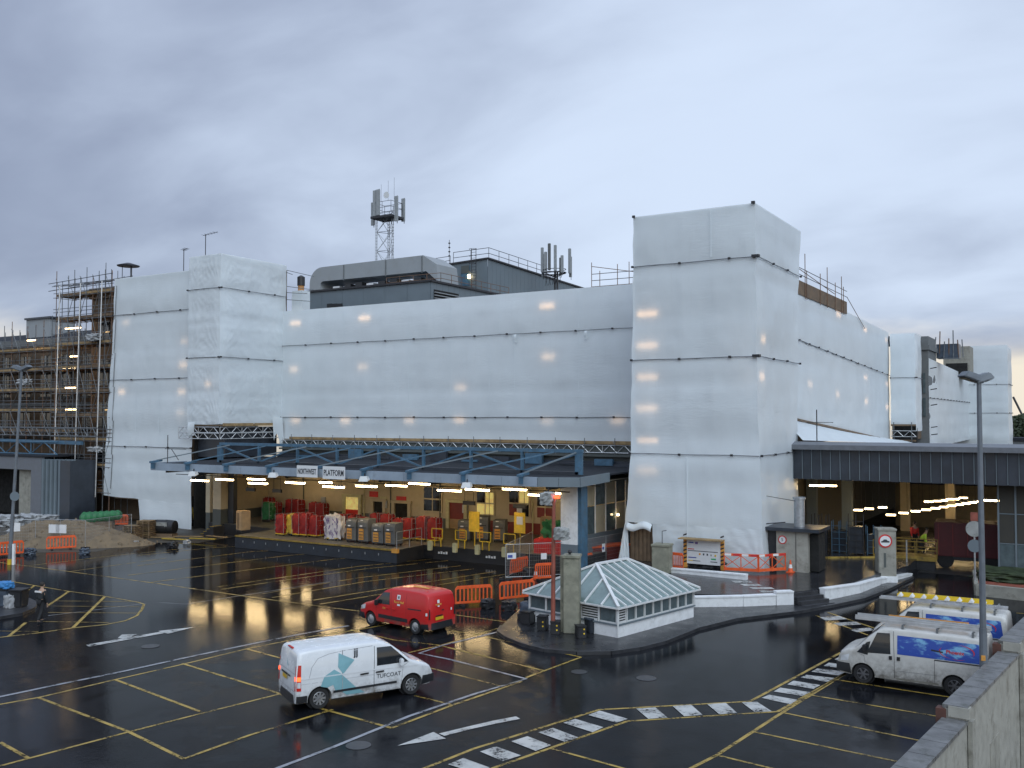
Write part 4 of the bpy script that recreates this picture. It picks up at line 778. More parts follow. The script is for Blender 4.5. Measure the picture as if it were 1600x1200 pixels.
# signs on the fascia
def sign_panel(px0, px1, py0, py1, txt, label):
    a, b = AY(px0, py1, CY - .5), AY(px1, py0, CY - .5); w, h = b.x - a.x, b.z - a.z; c = ((a.x + b.x) / 2, CY - .5, (a.z + b.z) / 2)
    t = thing('platform_sign', label, 'sign', c); MB().cbox((0, 0, 0), (w, .04, h)).build('panel', 'sign_white', t)
    tm = text(txt, 1.0, 'lettering', 'dark_text', t, Matrix.Identity(4), .004, .022); me = tm.data; xs = [v.co.x for v in me.vertices]; ys = [v.co.y for v in me.vertices]; sx, sy = w * .90 / (max(xs) - min(xs)), h * .48 / (max(ys) - min(ys))
    me.transform(Matrix.Translation((0, -.026, 0)) @ Matrix.Rotation(R(90), 4, 'X') @ Matrix.Diagonal((sx, sy, 1, 1)) @ Matrix.Translation((-(max(xs) + min(xs)) / 2, -(max(ys) + min(ys)) / 2, 0)))
sign_panel(464, 496, 728, 745, 'NORTHWEST', 'white sign reading NORTHWEST on the canopy edge'); sign_panel(504.5, 539, 729.5, 748, 'PLATFORM', 'white sign reading PLATFORM on the canopy edge')
# floodlights under the fascia
for i, (x, y) in enumerate(((303, 740), (428, 742), (570, 748), (730, 758), (857, 773))):
    p = AY(x, y, CY - .25); t = thing('floodlight', ['white floodlight at the left tip of the canopy', 'white floodlight left of the NORTHWEST sign', 'white floodlight right of the PLATFORM sign', 'white floodlight under the right half of the canopy edge', 'pale floodlight at the right end of the canopy edge'][i], 'floodlight', p, .3, 'floodlights along the canopy edge')
    MB().add([(-.3, -.3, -.16), (.3, -.3, -.16), (.3, .12, -.05), (-.3, .12, -.05), (-.22, -.2, .16), (.22, -.2, .16), (.2, .1, .16), (-.2, .1, .16)], [(0, 3, 2, 1), (4, 5, 6, 7), (0, 1, 5, 4), (1, 2, 6, 5), (2, 3, 7, 6), (3, 0, 4, 7)]).build('housing', 'white_frame', t)
    MB().cbox((0, 0, .24), (.06, .06, .2)).build('bracket', 'dark_tube', t); MB().cbox((0, -.1, -.135), (.42, .25, .03)).build('lens', 'lens_grey', t)
# ceiling beams and conduits under the canopy
for i in range(9): MB().box((-58.5 + i * 4.0, CY + .5, CZB - .18), (-58.3 + i * 4.0, 60.1, CZB + .015)).build('ceiling_beam', 'dark_soffit', cn, world=True)
# columns
cp_ = G(897, 862); colx = AY(897, 800, 50.2).x
c1 = thing('canopy_column', 'thick white painted column at the right end of the canopy', 'column', (colx, 50.2, 0))
MB().box((-.62, -.5, 1.9), (.45, .5, CZB)).build('shaft', 'white_render', c1); MB().box((-.63, -.51, 0), (.46, .51, 1.9)).build('painted_base', 'grey_cladding', c1); MB().box((.47, -.4, 0), (.68, .4, CZB)).build('steel_edge', 'blue_steel', c1)
p = AY(345, 790, 53.6); c2 = thing('canopy_column', 'cream column at the left end of the loading bay', 'column', (p.x, 53.6, 0)); MB().box((-.45, -.4, 2.0), (.45, .4, CZB)).build('shaft', 'cream_wall', c2); MB().box((-.46, -.41, 0), (.46, .41, 2.0)).build('painted_base', 'grey_wall', c2)
MB().box((.6, .2, .0), (1.2, .6, CZB)).build('pipe_duct', 'dark_fascia', c2)

# ------------------------------------------------------------------ loading bay inside
BY = 60.2; PZ = .87
bw = thing('loading_bay_wall', 'cream and grey painted back wall of the loading bay under the canopy', 'wall', (-60, BY, 0))
MB().box((-62.2, BY, 1.58), (-25.2, BY + .4, CZB + .02)).build('upper_wall', 'cream_wall', bw, world=True)
rx = AY(765, 812, BY).x
MB().box((-62.2, BY - .02, 0), (rx, BY + .4, 1.58)).build('lower_wall', 'grey_wall', bw, world=True); MB().box((rx, BY - .02, 0), (-25.2, BY + .4, 1.66)).build('lower_wall', 'red_wall', bw, world=True)
MB().box((-61.9, 53.8, 1.6), (-61.4, BY, CZB)).build('side_wall', 'cream_wall', bw, world=True); MB().box((-61.88, 53.8, 0), (-61.38, BY, 1.6)).build('side_wall', 'grey_wall', bw, world=True)
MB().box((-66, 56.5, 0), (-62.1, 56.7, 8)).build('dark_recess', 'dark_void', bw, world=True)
def wall_item(name, px0, py0, px1, py1, mat, d=.06, y=BY):
    a, b = AY(px0, py1, y), AY(px1, py0, y); return MB().box((a.x, y - d, a.z), (b.x, y - .004, b.z)).build(name, mat, bw, world=True), a, b
def window(px0, py0, px1, py1, lit=None):
    o, a, b = wall_item('window', px0, py0, px1, py1, 'cream_wall', .10); w, h = b.x - a.x, b.z - a.z
    for i in range(2):
        for j in range(2):
            m = 'glass_dark' if not lit else lit[i * 2 + j]
            q = MB().box((a.x + w * (.06 + .47 * i), BY - .13, a.z + h * (.05 + .48 * j)), (a.x + w * (.47 + .47 * i), BY - .105, a.z + h * (.47 + .48 * j))).build('pane', m, bw, world=True)
window(662, 760, 692, 799); window(745, 768, 774, 804, ('window_glow', 'glass_dark', 'window_glow', 'window_glow')); window(795, 766, 829, 807, ('red_wall', 'glass_dark', 'glass_dark', 'window_glow')); window(839, 774, 867, 810, ('red_wall', 'glass_dark', 'red_wall', 'glass_dark'))
def doorway(px0, py0, px1, py1, mats, frame='cream_post'):
    o, a, b = wall_item('doorway', px0, py0, px1, py1, mats[0], .05); w = b.x - a.x
    if len(mats) > 1: MB().box((a.x + .1, BY - .075, PZ), (b.x - .1, BY - .055, (a.z + b.z) / 2)).build('curtain', mats[1], bw, world=True)
    for x in (a.x, b.x): MB().box((x - .14, BY - .2, 0), (x + .14, BY - .055, b.z)).build('door_post', frame, bw, world=True)
    MB().box((a.x - .2, BY - .22, b.z), (b.x + .2, BY - .02, b.z + .22)).build('door_head', frame, bw, world=True)
doorway(539, 777, 564, 815, ('window_glow', 'red_plastic')); doorway(583, 784, 602, 820, ('dark_void',), 'cream_wall'); doorway(616, 787, 641, 822, ('dark_void',), 'cream_wall'); doorway(701, 786, 729, 836, ('red_wall', 'brown_card'))
for q in ((578, 768, 591, 776), (620, 776, 635, 785)): wall_item('notice', *q, 'sign_red', .08)
for q in ((363, 769, 386, 783), (398, 771, 408, 782), (411, 773, 419, 782), (594, 776, 605, 780)): wall_item('notice', *q, 'cream_post', .06)
for x, y in ((392, 765), (433, 767), (733, 786), (812, 791)):
    p = AY(x, y, 54); t = thing('hanging_lamp', {392: 'black hanging box left of the NORTHWEST sign, left one of the pair', 433: 'black hanging box left of the NORTHWEST sign, right one of the pair', 733: 'black hanging box in front of the roller door', 812: 'black hanging box in front of the lit windows'}[x], 'hanging sign', p)
    MB().cbox((0, 0, 0), (.95, .14, .26)).build('box', 'black_plastic', t); MB().tube((-.35, 0, .1), (-.35, 0, CZB - p.z), .02).build('rod', 'dark_tube', t); MB().tube((.35, 0, .1), (.35, 0, CZB - p.z), .02).build('rod', 'dark_tube', t)
for z, r_, m in ((4.95, .05, 'galvanised'), (4.75, .035, 'cream_post'), (4.6, .03, 'rusty_tube')): MB().tube((-61.3, BY - .12, z), (-25.6, BY - .12, z), r_).build('conduit', m, bw, world=True)
for x in (-57.2, -50.6, -47.9, -43.1, -38.6, -34.9, -31.2): MB().tube((x, BY - .10, .9), (x, BY - .10, 5.2), .05).build('downpipe', 'grey_wall' if int(x) % 2 else 'cream_post', bw, world=True)
for x in (-55.2, -48.7, -41.0, -36.2, -29.0): MB().box((x, BY - .16, 2.1), (x + .45, BY - .02, 2.7)).build('switch_box', 'galvanised', bw, world=True)
for i in range(18): MB().box((-61 + i * 2.0, BY - .05, 1.52), (-60.98 + i * 2.0, BY - .021, 1.62)).build('wall_trim', 'dark_void', bw, world=True)
# glazed screen at the right
gs = thing('glazed_screen', 'glazed screen with pale bars between the white column and the tall tower', 'glazing', (-26.3, 52.5, 0))
ga, gb_ = Vector((AY(913, 800, 53.2).x, 53.2, 0)), Vector((AY(992, 800, 60.1).x, 60.1, 0)); gd = gb_ - ga
mb = MB(); q = [ga, gb_]; mb.add([(p.x, p.y, z) for z in (.2, 2.0) for p in q] + [(p.x - .3, p.y, z) for z in (.2, 2.0) for p in q], [(0, 1, 3, 2), (2, 3, 7, 6), (0, 2, 6, 4)]); mb.build('plinth', 'grey_cladding', gs, world=True)
for i in range(6):
    p = ga + gd * (i / 5); MB().tube((p.x, p.y, 2.0), (p.x, p.y, 5.5), .05).build('mullion', 'white_frame', gs, world=True)
for i in range(5):
    for j in range(2):
        p, r_ = ga + gd * (i / 5 + .012), ga + gd * ((i + 1) / 5 - .012); z0, z1 = 2.02 + 1.75 * j, 3.72 + 1.75 * j
        MB().quad((p.x, p.y, z0), (r_.x, r_.y, z0), (r_.x, r_.y, z1), (p.x, p.y, z1)).build('pane', 'glass_pane' if (i + j) % 2 == 0 else 'cream_wall', gs, world=True)
p = AY(959, 804, 57.2); MB().cbox((p.x + .3, p.y, p.z), (.12, .12, .12)).build('small_lamp', 'bulb', gs, world=True)
# platform
pf = thing('loading_platform', 'raised loading platform with black front and yellow edge', 'platform', (-52, 48.5, 0))
pX0, pX1, pY = -52.8, -38.2, 48.6
MB().prism([(pX0, pY), (pX1, pY), (pX1, 51.5), (-26.6, 51.5), (-26.6, BY), (-61.2, BY), (-61.2, 53.5), (pX0 - .4, 53.0)], 0, PZ - .02).build('deck', 'black_rubber', pf, world=True)
MB().prism([(pX0, pY + .02), (pX1 - .02, pY + .02), (pX1 - .02, 51.52), (-26.65, 51.52), (-26.65, BY - .1), (-61.0, BY - .1), (-61.0, 53.6), (pX0 - .35, 53.1)], PZ - .02, PZ).build('deck_surface', 'platform_floor', pf, world=True)
MB().box((pX0, pY - .05, PZ - .09), (pX1, pY + .0, PZ + .015)).build('yellow_edge', 'dull_yellow', pf, world=True); MB().box((pX1 - .35, pY - .12, PZ - .2), (pX1 + .1, pY + .1, PZ + .05)).build('yellow_corner', 'orange_panel', pf, world=True)
MB().box((pX0, pY - .03, .02), (pX1, pY - .005, .7)).build('front_cladding', 'dark_navy', pf, world=True)
for i in range(12):
    x = pX0 + .8 + i * 1.12; MB().box((x, pY - .06, .42), (x + .05, pY - .035, .56)).build('bolt', 'galvanised', pf, world=True)
hr = MB(); hx = pX1 - .15
for y in (48.75, 50.1, 51.4): hr.tube((hx, y, PZ), (hx, y, PZ + 1.1), .025)
for z in (.55, 1.1): hr.tube((hx, 48.75, PZ + z), (hx, 51.4, PZ + z), .025)
hr.tube((hx, 48.75, PZ + 1.1), (hx + .02, 48.75, PZ), .025); hr.build('handrail', 'galvanised', pf, world=True)
stp_ = thing('platform_steps', 'small steps with yellow nosings at the left end of the platform', 'steps', (AY(335, 830, 52).x, 52, 0))
for i in range(4): MB().box((-1.0 + .35 * i, -.5, 0), (-.6 + .35 * i, .6, .21 * (i + 1))).build('step', 'kerb_stone', stp_); MB().box((-1.03 + .35 * i, -.5, .21 * (i + 1)), (-.95 + .35 * i, .6, .21 * (i + 1) + .02)).build('nosing', 'yellow_steel', stp_)
# dock gear between the platform and the fence
DK = 51.3
for i, x in enumerate((683, 720, 758, 796)):
    p = AY(x, 840, DK); t = thing('dock_gate', 'yellow framed dock gate, %s of four along the recessed dock' % ['first', 'second', 'third', 'fourth'][i] + ' counted from the platform', 'gate', (p.x, DK, PZ), 0, 'yellow dock gates')
    for a, b in (((-.42, 0, .55), (.42, 0, .55)), ((-.42, 0, 1.15), (.42, 0, 1.15)), ((-.42, 0, .55), (-.42, 0, 1.15)), ((.42, 0, .55), (.42, 0, 1.15)), ((-.2, 0, 0), (-.2, 0, .55)), ((.3, 0, 0), (.3, 0, .55))): MB().bar(a, b, .05, .05).build('bar', 'yellow_steel', t)
for i, x in enumerate((672, 711, 746, 788)):
    p = AY(x, 850, DK - .3); o = MB().box((-.15, -.12, 0), (.15, .12, .62)).build('dock_buffer', 'cream_post', loc=None, bevel=.03); o.location = (p.x, DK - .3, .62); tag(o, 'cream buffer post on the dock edge, %s from the platform' % ['first', 'second', 'third', 'fourth'][i], 'buffer', 'dock buffers')
for x, y in ((690, 869), (765, 876)):
    p = AY(x, y, DK); 
    for k in range(4): MB().box((p.x - .4 + .2 * k, 51.46, .38), (p.x - .27 + .2 * k, 51.49, .50 + .04 * (k % 2))).build('dock_mark', 'sign_white', pf, world=True)
for i, (x, y) in enumerate(((741, 815), (812, 817))):
    p = AY(x, y, 52.5); t = thing('dock_notice', ['yellow board on a post, left of the lit windows', 'yellow board on a post with a notice, in front of the lit windows'][i], 'sign', (p.x, 52.5, PZ)); z = p.z - PZ
    MB().box((-.40, -.03, z - .65), (.40, .03, z + .65)).build('board', 'sign_yellow', t); MB().tube((0, .06, 0), (0, .06, z), .04).build('post', 'yellow_steel', t)
    if i: MB().box((-.2, -.05, z - .1), (.25, -.035, z + .4)).build('notice', 'sign_white', t)
# strip lights of the bay
NTH = 'first second third fourth fifth sixth seventh eighth ninth tenth eleventh twelfth thirteenth fourteenth fifteenth sixteenth'.split()
def strip(p, d, L, mat, label, group, th=.13, hang=0.):
    t = thing('strip_light', label, 'strip light', p, math.atan2(d[1], d[0]), group)
    MB().box((-L / 2, -th / 2, -.04), (L / 2, th / 2, .05)).build('tube', mat, t); MB().box((-L / 2 - .04, -th * .7, .055), (L / 2 + .04, th * .7, .12)).build('housing', 'galvanised', t)
    if hang:
        for s in (-.4, .4): MB().tube((L * s, 0, .12), (L * s, 0, hang), .012, 5).build('rod', 'dark_tube', t)
    return t
for i, (x, y) in enumerate(((312, 751), (350.5, 749.5), (400.5, 749), (403, 755.5), (461, 754.7), (508.7, 754), (521, 761), (572.5, 760), (619, 759), (655, 756.2), (702, 766.7), (745.7, 765.5), (804, 765), (838.7, 773.7), (879.5, 771.7))):
    p = G(x, y, 4.72); strip(p, (1, 0, 0), 1.75 if i not in (5, 13, 14) else 1.1, 'tube_light', 'lit strip light under the canopy, the %s from its left end' % NTH[i], 'strip lights under the canopy', hang=.65)
for i, (x, y) in enumerate(((330, 746), (447, 753), (850, 776), (480, 748), (640, 752), (925, 772))):
    p = AY(x, y, 57.5); p.z = 4.9; strip(p, (1, 0, 0), .9, 'tube_light', ['short lit strip light at the left end of the bay ceiling', 'short lit strip light near the black hanging boxes', 'short lit strip light near the rusty pole head', 'short lit strip light behind the NORTHWEST sign', 'short lit strip light in front of the dark window', 'short lit strip light at the glazed screen'][i], 'short strip lights in the bay', hang=.45)
mb = MB(); mb.tube((-59, 49, 5.0), (-26, 49, 5.0), .03); mb.tube((-59, 53, 5.1), (-26, 53, 5.1), .03); mb.tube((AY(275, 745, 49).x, 49, 5.0), (-59, 49, 5.0), .03); mb.build('cable_tray', 'dark_tube', cn, world=True)
# ------------------------------------------------------------------ mail trolleys on the platform
def lump(mb, c, d, seed, amp=.06, n=6):
    """soft box: a subdivided box whose faces bulge and crease"""
    cx, cy, cz = c; hx, hy, hz = d[0] / 2, d[1] / 2, d[2] / 2
    def face(ax, s):
        def f(u, v):
            a, b = u * 2 - 1, v * 2 - 1
            p = [0, 0, 0]; p[ax] = s; p[(ax + 1) % 3] = a if s > 0 else b; p[(ax + 2) % 3] = b if s > 0 else a
            q = Vector(p); rr = q.normalized() * 1.25; q = q.lerp(rr, .25)
            o = 1 + amp * 2.2 * fbm(Vector((q.x * 2.2 + seed * 5, q.y * 2.2, q.z * 2.2)), 3)
            return Vector((cx + q.x * hx * o, cy + q.y * hy * o, cz + q.z * hz * o))
        mb.grid(f, n, n)
    for ax in range(3):
        for s in (-1, 1): face(ax, s)
    return mb
def roll_cage(kind, seed):
    w, d, h = .82, .74, 1.55; t = thing('roll_cage', '', 'trolley', (0, 0, 0))
    MB().box((-w / 2, -d / 2, .12), (w / 2, d / 2, .18)).build('base', 'yellow_steel' if kind in ('red', 'white') else 'black_plastic', t)
    for x in (-1, 1):
        for y in (-1, 1): MB().lathe([(.06, -.02), (.06, .02)], 10, Matrix.Translation((x * w * .42, y * d * .42, .06)) @ Matrix.Rotation(R(90), 4, 'X')).build('castor', 'black_rubber', t)
    if kind in ('red', 'yellow', 'white', 'green'):
        for x in (-1, 1):
            mb = MB()
            for y in (-1, 0, 1): mb.tube((x * w / 2, y * d / 2, .15), (x * w / 2, y * d / 2, h), .014, 5)
            for z in (.5, .85, 1.2, h): mb.tube((x * w / 2, -d / 2, z), (x * w / 2, d / 2, z), .012, 5)
            mb.build('side_frame', 'galvanised', t)
        cm = {'red': 'red_cloth', 'yellow': 'yellow_cloth', 'white': 'white_bag', 'green': 'green_cloth'}[kind]
        lump(MB(), (0, 0, .83 if kind != 'white' else .88), (w * (.98 if kind != 'white' else 1.5), d * .98, 1.3 if kind != 'white' else 1.5), seed, .11 if kind != 'white' else .13, 10).build('mail_bags', cm, t, smooth=50)
        if kind == 'white':
            random.seed(seed)
            for i in range(26):
                x, z = random.uniform(-.52, .52), random.uniform(.3, 1.5); a = random.uniform(-.6, .6)
                MB().cbox((x, -d * .50 - .035, z), (.045, .02, .26), 0, Matrix.Translation((x, 0, z)) @ Matrix.Rotation(a, 4, 'Y') @ Matrix.Translation((-x, 0, -z))).build('bag_print', 'purple_stripe', t)
    elif kind == 'grey':
        mb = MB(); prof = [(-.40, .18), (-.42, 1.35), (-.30, 1.55), (.42, 1.58), (.42, .18)]
        mb.add([(-w / 2 * 1.05, y, z) for y, z in prof] + [(w / 2 * 1.05, y, z) for y, z in prof], [tuple(range(4, -1, -1)), tuple(range(5, 10))] + [(i, (i + 1) % 5, 5 + (i + 1) % 5, 5 + i) for i in range(5)]); mb.build('body', 'grey_cloth', t)
        MB().box((-.30, -.45, .25), (.10, -.425, .95)).build('front_panel', 'orange_panel', t)
        for i in range(3): MB().box((-.27, -.462, .34 + .2 * i), (.07, -.451, .40 + .2 * i)).build('panel_slot', 'dark_plank', t)
        MB().add([(-.24, -.435, 1.08), (-.02, -.435, 1.08), (-.02, -.345, 1.50), (-.24, -.345, 1.50)], [(0, 1, 2, 3)]).build('label_card', 'sign_white', t)
        MB().box((-.42, -.45, 1.0), (.30, -.43, 1.05)).build('strap', 'yellow_steel' if seed % 2 else 'black_plastic', t)
    else:
        MB().box((-w / 2, -d / 2, .2), (w / 2, d / 2, 1.6)).build('body', 'brown_card', t, bevel=.03)
        for x in (-.22, -.02): MB().box((x, -d / 2 - .03, .3), (x + .06, -d / 2 - .003, 1.45)).build('strap', 'dark_plank', t)
    return t
PROTO = {}
def cage(kind, x, y, rz, label, group, z=PZ):
    if kind not in PROTO:
        PROTO[kind] = roll_cage(kind, len(PROTO) + 2); o = PROTO[kind]; o.location = (x, y, z); o.rotation_euler[2] = rz; o['label'] = label; o['group'] = group; return o
    o = dup(PROTO[kind], (x, y, z), rz + random.uniform(-.08, .08), label, group); k = random.uniform(.88, 1.1); o.scale = (random.uniform(.94, 1.05), 1, k); return o
def cpx_(x, y): p = G(x, y, PZ); return p.x, p.y
ordn = ['first', 'second', 'third', 'fourth', 'fifth', 'sixth', 'seventh', 'eighth', 'ninth']
cage('brown', *cpx_(380, 832), -.25, 'brown box trolley standing alone at the left end of the platform', 'trolleys on the platform')
for i, x in enumerate((442, 466, 478, 494)): cage('red', *cpx_(x, 836.5 + i * .8), -.05 * i, 'red mail cage in the front row, %s red one from the left' % ordn[i], 'red mail cages, front row')
cage('yellow', *cpx_(455, 836.5), 0, 'yellow mail cage in the front row among the red ones', 'trolleys on the platform')
cage('white', *cpx_(523, 843.5), .1, 'cage overflowing with white bags printed in purple', 'trolleys on the platform')
for i, x in enumerate((554, 573, 595, 615)): cage('grey', *cpx_(x, 846.5 + 2.1 * i), .02, 'grey container trolley with orange panel, %s from the white bags' % ordn[i], 'grey container trolleys')
for i in range(9): cage('red', -46.6 + i * 1.02, 53.0 + .1 * (i % 2), .1 * ((i * 5) % 3 - 1), 'red mail cage in the second row, %s from the left' % ordn[i], 'red mail cages, second row')
for i in range(6): cage('red', -60.0 + i * 1.3, 58.9 - .5 * (i % 2), .2 * ((i * 5) % 3 - 1), 'red mail cage against the back left corner wall, %s from the left' % ordn[i], 'red mail cages in the left corner')
cage('green', AY(420, 820, 56.5).x, 56.5, 0, 'green mail cage in front of the left corner wall', 'trolleys on the platform')
for i in range(3): cage('grey', -37.0 + i * 1.15, 54.6 + .4 * i, .3, 'grey container trolley in the shade behind the handrail, %s from the left' % ordn[i], 'grey container trolleys at the back')
for i, x in enumerate((-32.0, -29.8)): cage('brown', x, 57.2, .1 + .3 * i, ['brown box trolley before the red lower wall, left one', 'brown box trolley before the red lower wall, right one'][i], 'brown trolleys at the red wall')
for i, x in enumerate((-31.0, -28.6, -27.6)): cage('red', x, 58.6, .1, 'red mail cage before the red lower wall, %s from the left' % ordn[i], 'red mail cages at the red wall')
mb = MB(); 
for x in (-50.2, -48.6, -47.0): mb.tube((x, 55, PZ), (x, 55, PZ + 1.0), .025)
mb.tube((-50.2, 55, PZ + 1.0), (-47.0, 55, PZ + 1.0), .025); mb.tube((-50.2, 55, PZ + .5), (-47, 55, PZ + .5), .025)
o = mb.build('guard_rail', 'galvanised', loc=(-48.6, 55, PZ)); tag(o, 'grey guard rail between the brown trolley and the red cages', 'railing')

# ------------------------------------------------------------------ right-hand covered way
RY, RZ0, RZ1, RZ2 = 60.7, 5.45, 7.30, 7.78
cw = thing('covered_way', 'covered roadway with dark panelled fascia right of the tall tower', 'canopy', (TX1, RY, RZ0))
RX1 = 9.0; n = 17; sp_ = (AY(1600, 740, RY).x - (-16.35)) / 22.4
k = int((RX1 - TX1) / sp_)
MB().box((TX1 + .02, RY + .12, RZ0 + .05), (RX1, RY + .3, RZ1)).build('fascia_backing', 'dark_fascia', cw, world=True)
for i in range(k):
    x = TX1 + .05 + i * sp_; MB().box((x + .03, RY + .04, RZ0), (x + sp_ - .03, RY + .11, RZ1)).build('fascia_panel', 'dark_fascia', cw, world=True); MB().box((x - .018, RY - .02, RZ0 + .04), (x + .018, RY + .115, RZ1)).build('fascia_rib', 'grey_cladding', cw, world=True)
MB().add([(TX1 - .1, RY - .35, RZ1), (RX1, RY - .35, RZ1), (RX1, RY + .4, RZ1), (TX1 - .1, RY + .4, RZ1), (TX1 - .1, RY - .35, RZ1 + .30), (RX1, RY - .35, RZ1 + .30), (RX1, RY + .4, RZ2), (TX1 - .1, RY + .4, RZ2)], [(0, 3, 2, 1), (4, 5, 6, 7), (0, 1, 5, 4), (1, 2, 6, 5), (2, 3, 7, 6), (3, 0, 4, 7)]).build('roof_edge', 'roof_edge', cw, world=True)
MB().add([(-18.6, RY + .41, RZ1 - .1), (RX1, RY + .41, RZ1 - .1), (RX1, 118, 5.95), (-18.6, 118, 5.95), (-18.6, RY + .41, RZ2 - .02), (RX1, RY + .41, RZ2 - .02), (RX1, 118, 6.15), (-18.6, 118, 6.15)], [(0, 3, 2, 1), (4, 5, 6, 7), (0, 1, 5, 4), (1, 2, 6, 5), (2, 3, 7, 6), (3, 0, 4, 7)]).build('roof_slab', 'roof_edge', cw, world=True); MB().box((-18.4, RY + .31, RZ0 + .3), (RX1, 117, RZ0 + .45)).build('soffit', 'dark_soffit', cw, world=True)
MB().tube((AX(1277, 640, -15).x, 61.2, RZ2), (-15, 61.2, RZ2 + 2.0), .035).build('pole', 'dark_tube', cw, world=True); MB().tube((-15.6, 61.2, RZ2 + 1.2), (-14, 61.2, RZ2 + 1.2), .02).build('pole', 'dark_tube', cw, world=True)
MB().box((-18.5, 62, 0), (-18.1, 117, 5.8)).build('side_wall', 'warm_soffit', cw, world=True); MB().box((-18.6, 112, 0), (RX1, 112.4, 5.8)).build('back_wall', 'dark_soffit', cw, world=True)
for i, (x, y) in enumerate(((-17.6, 70), (-15.2, 70.2), (-13.6, 84), (-10.2, 84))): MB().box((x - .35, y, 0), (x + .35, y + .5, 5.75)).build('column', 'cream_wall' if i > 1 else 'grey_cladding', cw, world=True)
MB().box((-15, 88, 0), (-7, 88.4, 3.6)).build('inner_wall', 'warm_soffit', cw, world=True); MB().box((-6.6, 96, .5), (4, 96.4, 4.6)).build('inner_wall', 'warm_soffit', cw, world=True); MB().box((-14, 67.2, 5.2), (5, 67.8, 5.7)).build('service_duct', 'dark_soffit', cw, world=True)
for i, (x, y) in enumerate(((1277, 759), (1295, 759))):
    p = AY(x, y, 66); strip(p, (1, .1, 0), 1.0, 'far_tube_light', 'lit strip light just right of the tall tower, %s of two' % ['left', 'right'][i], 'strip lights by the tower', hang=.5)
rowp = [(1341, 797), (1358, 795), (1379, 793), (1392, 804.6), (1412, 801.6), (1430.6, 798.8), (1447, 796.6), (1461.7, 794.1), (1474, 792.2), (1486.4, 790.3), (1498, 788.6), (1509, 786.7), (1519, 785), (1528.5, 783.7)]
for i, (x, y) in enumerate(rowp):
    p = G(x, y, 3.0); strip(p, (1, .35, 0), .55, 'far_tube_light', 'lit strip light in the long slanting row of the covered roadway, %s from the left' % NTH[i - 3] if i > 2 else 'lit strip light behind the signed pillar top, %s of three' % ordn[i], 'strip lights in the covered roadway', th=.16, hang=2.6)
for i, (x, y) in enumerate(((1451, 784), (1464, 783), (1474, 782), (1485, 780), (1492, 780), (1505, 778))):
    p = G(x, y, 2.9); strip(p, (1, .35, 0), .6, 'far_tube_light', 'small lit strip light in the far short row, %s from the left' % ordn[i], 'far short row of strip lights', th=.14)
p = G(1546, 782, 3.6); strip(p, (1, 0, 0), 1.3, 'far_tube_light', 'bright lit strip light right of the lamp post under the covered roadway', 'strip lights in the covered roadway', th=.16, hang=.3)
gl = thing('glass_partition', 'tall glazed partition with pale bars at the right edge under the covered roadway', 'glazing', (-4.9, 62, 0))
px0 = AY(1560, 800, 62).x; W_ = (AY(1587, 800, 62).x - px0)
for i in range(5): MB().box((px0 + i * W_ - .05, 61.9, .3), (px0 + i * W_ + .05, 62.0, RZ0)).build('mullion', 'grey_cladding', gl, world=True)
for i in range(4):
    for j, (z0, z1) in enumerate(((.35, 2.05), (2.1, 3.75), (3.8, 5.4))): MB().box((px0 + i * W_ + .06, 61.94, z0), (px0 + (i + 1) * W_ - .06, 61.97, z1)).build('pane', 'glass_pane' if j == 0 else 'dark_soffit', gl, world=True)
    for z in (2.07, 3.77): MB().box((px0 + i * W_, 61.91, z - .03), (px0 + (i + 1) * W_, 61.99, z + .02)).build('transom', 'grey_cladding', gl, world=True)
# planter and kerb in front of it
pt = thing('brick_planter', 'low brick planter with white edging at the right below the glazed partition', 'planter', (-4, 55, 0))
a, b = G(1526, 930), G(1660, 945); MB().prism([(a.x, a.y), (b.x, b.y), (b.x - .6, b.y + 9), (a.x - .6, a.y + 5)], 0, .45).build('bed', 'rust_red', pt, world=True)
MB().bar((a.x, a.y, .3), (b.x, b.y, .3), .3, .6).build('edging', 'pale_concrete', pt, world=True); MB().bar((a.x, a.y, .3), (a.x - .6, a.y + 5, .3), .2, .6).build('edging', 'pale_concrete', pt, world=True)
lump(MB(), (a.x + 2.2, a.y + 3.5, .6), (4.5, 3, .7), 4, .10, 14).build('shrub_mass', 'tree_leaf', pt, world=True)
# red trailer, container stack, railings, people in the covered way
def road_sign(x, ybase, ytop, label, discs, cat='sign', z0=0.):
    b = G(x, ybase, z0); t = thing('road_sign', label, cat, b); h = ZH(x, ytop, b) - z0; MB().tube((0, 0, 0), (0, 0, h), .045, 8).build('post', 'galvanised', t); az = math.atan2(b.y, b.x)
    for z, r, col, sh in discs:
        m = Matrix.Translation((0, 0, z)) @ Matrix.Rotation(az - R(90), 4, 'Z') @ Matrix.Translation((0, -.07, 0)) @ Matrix.Rotation(R(90), 4, 'X')
        if sh == 'disc': MB().lathe([(r, -.015), (r, .015)], 24, m).build('disc', col, t)
        else: MB().cbox((0, 0, 0), (r * 1.1, r * 1.4, .03), 0, m).build('plate', col, t)
    return t
road_sign(1524, 925, 838, 'grey backed round road signs on a post behind the lamp post', [(3.35, .42, 'lens_grey', 'disc'), (2.45, .34, 'grey_cladding', 'disc'), (4.0, .33, 'rust_red', 'plate')])
o = road_sign(1417, 890, 844, 'plain thin grey post beside the low white wall end', [], 'post', .2)
struct(MB().quad((-9.4, 62.2, .006), (8.9, 62.2, .006), (8.9, 111.9, .006), (-9.4, 111.9, .006)).build('covered_road_floor', 'road_floor'))
struct(MB().quad((-18.05, 75.02, .006), (-9.42, 75.02, .006), (-9.42, 111.9, .006), (-18.05, 111.9, .006)).build('covered_side_floor', 'road_floor'))
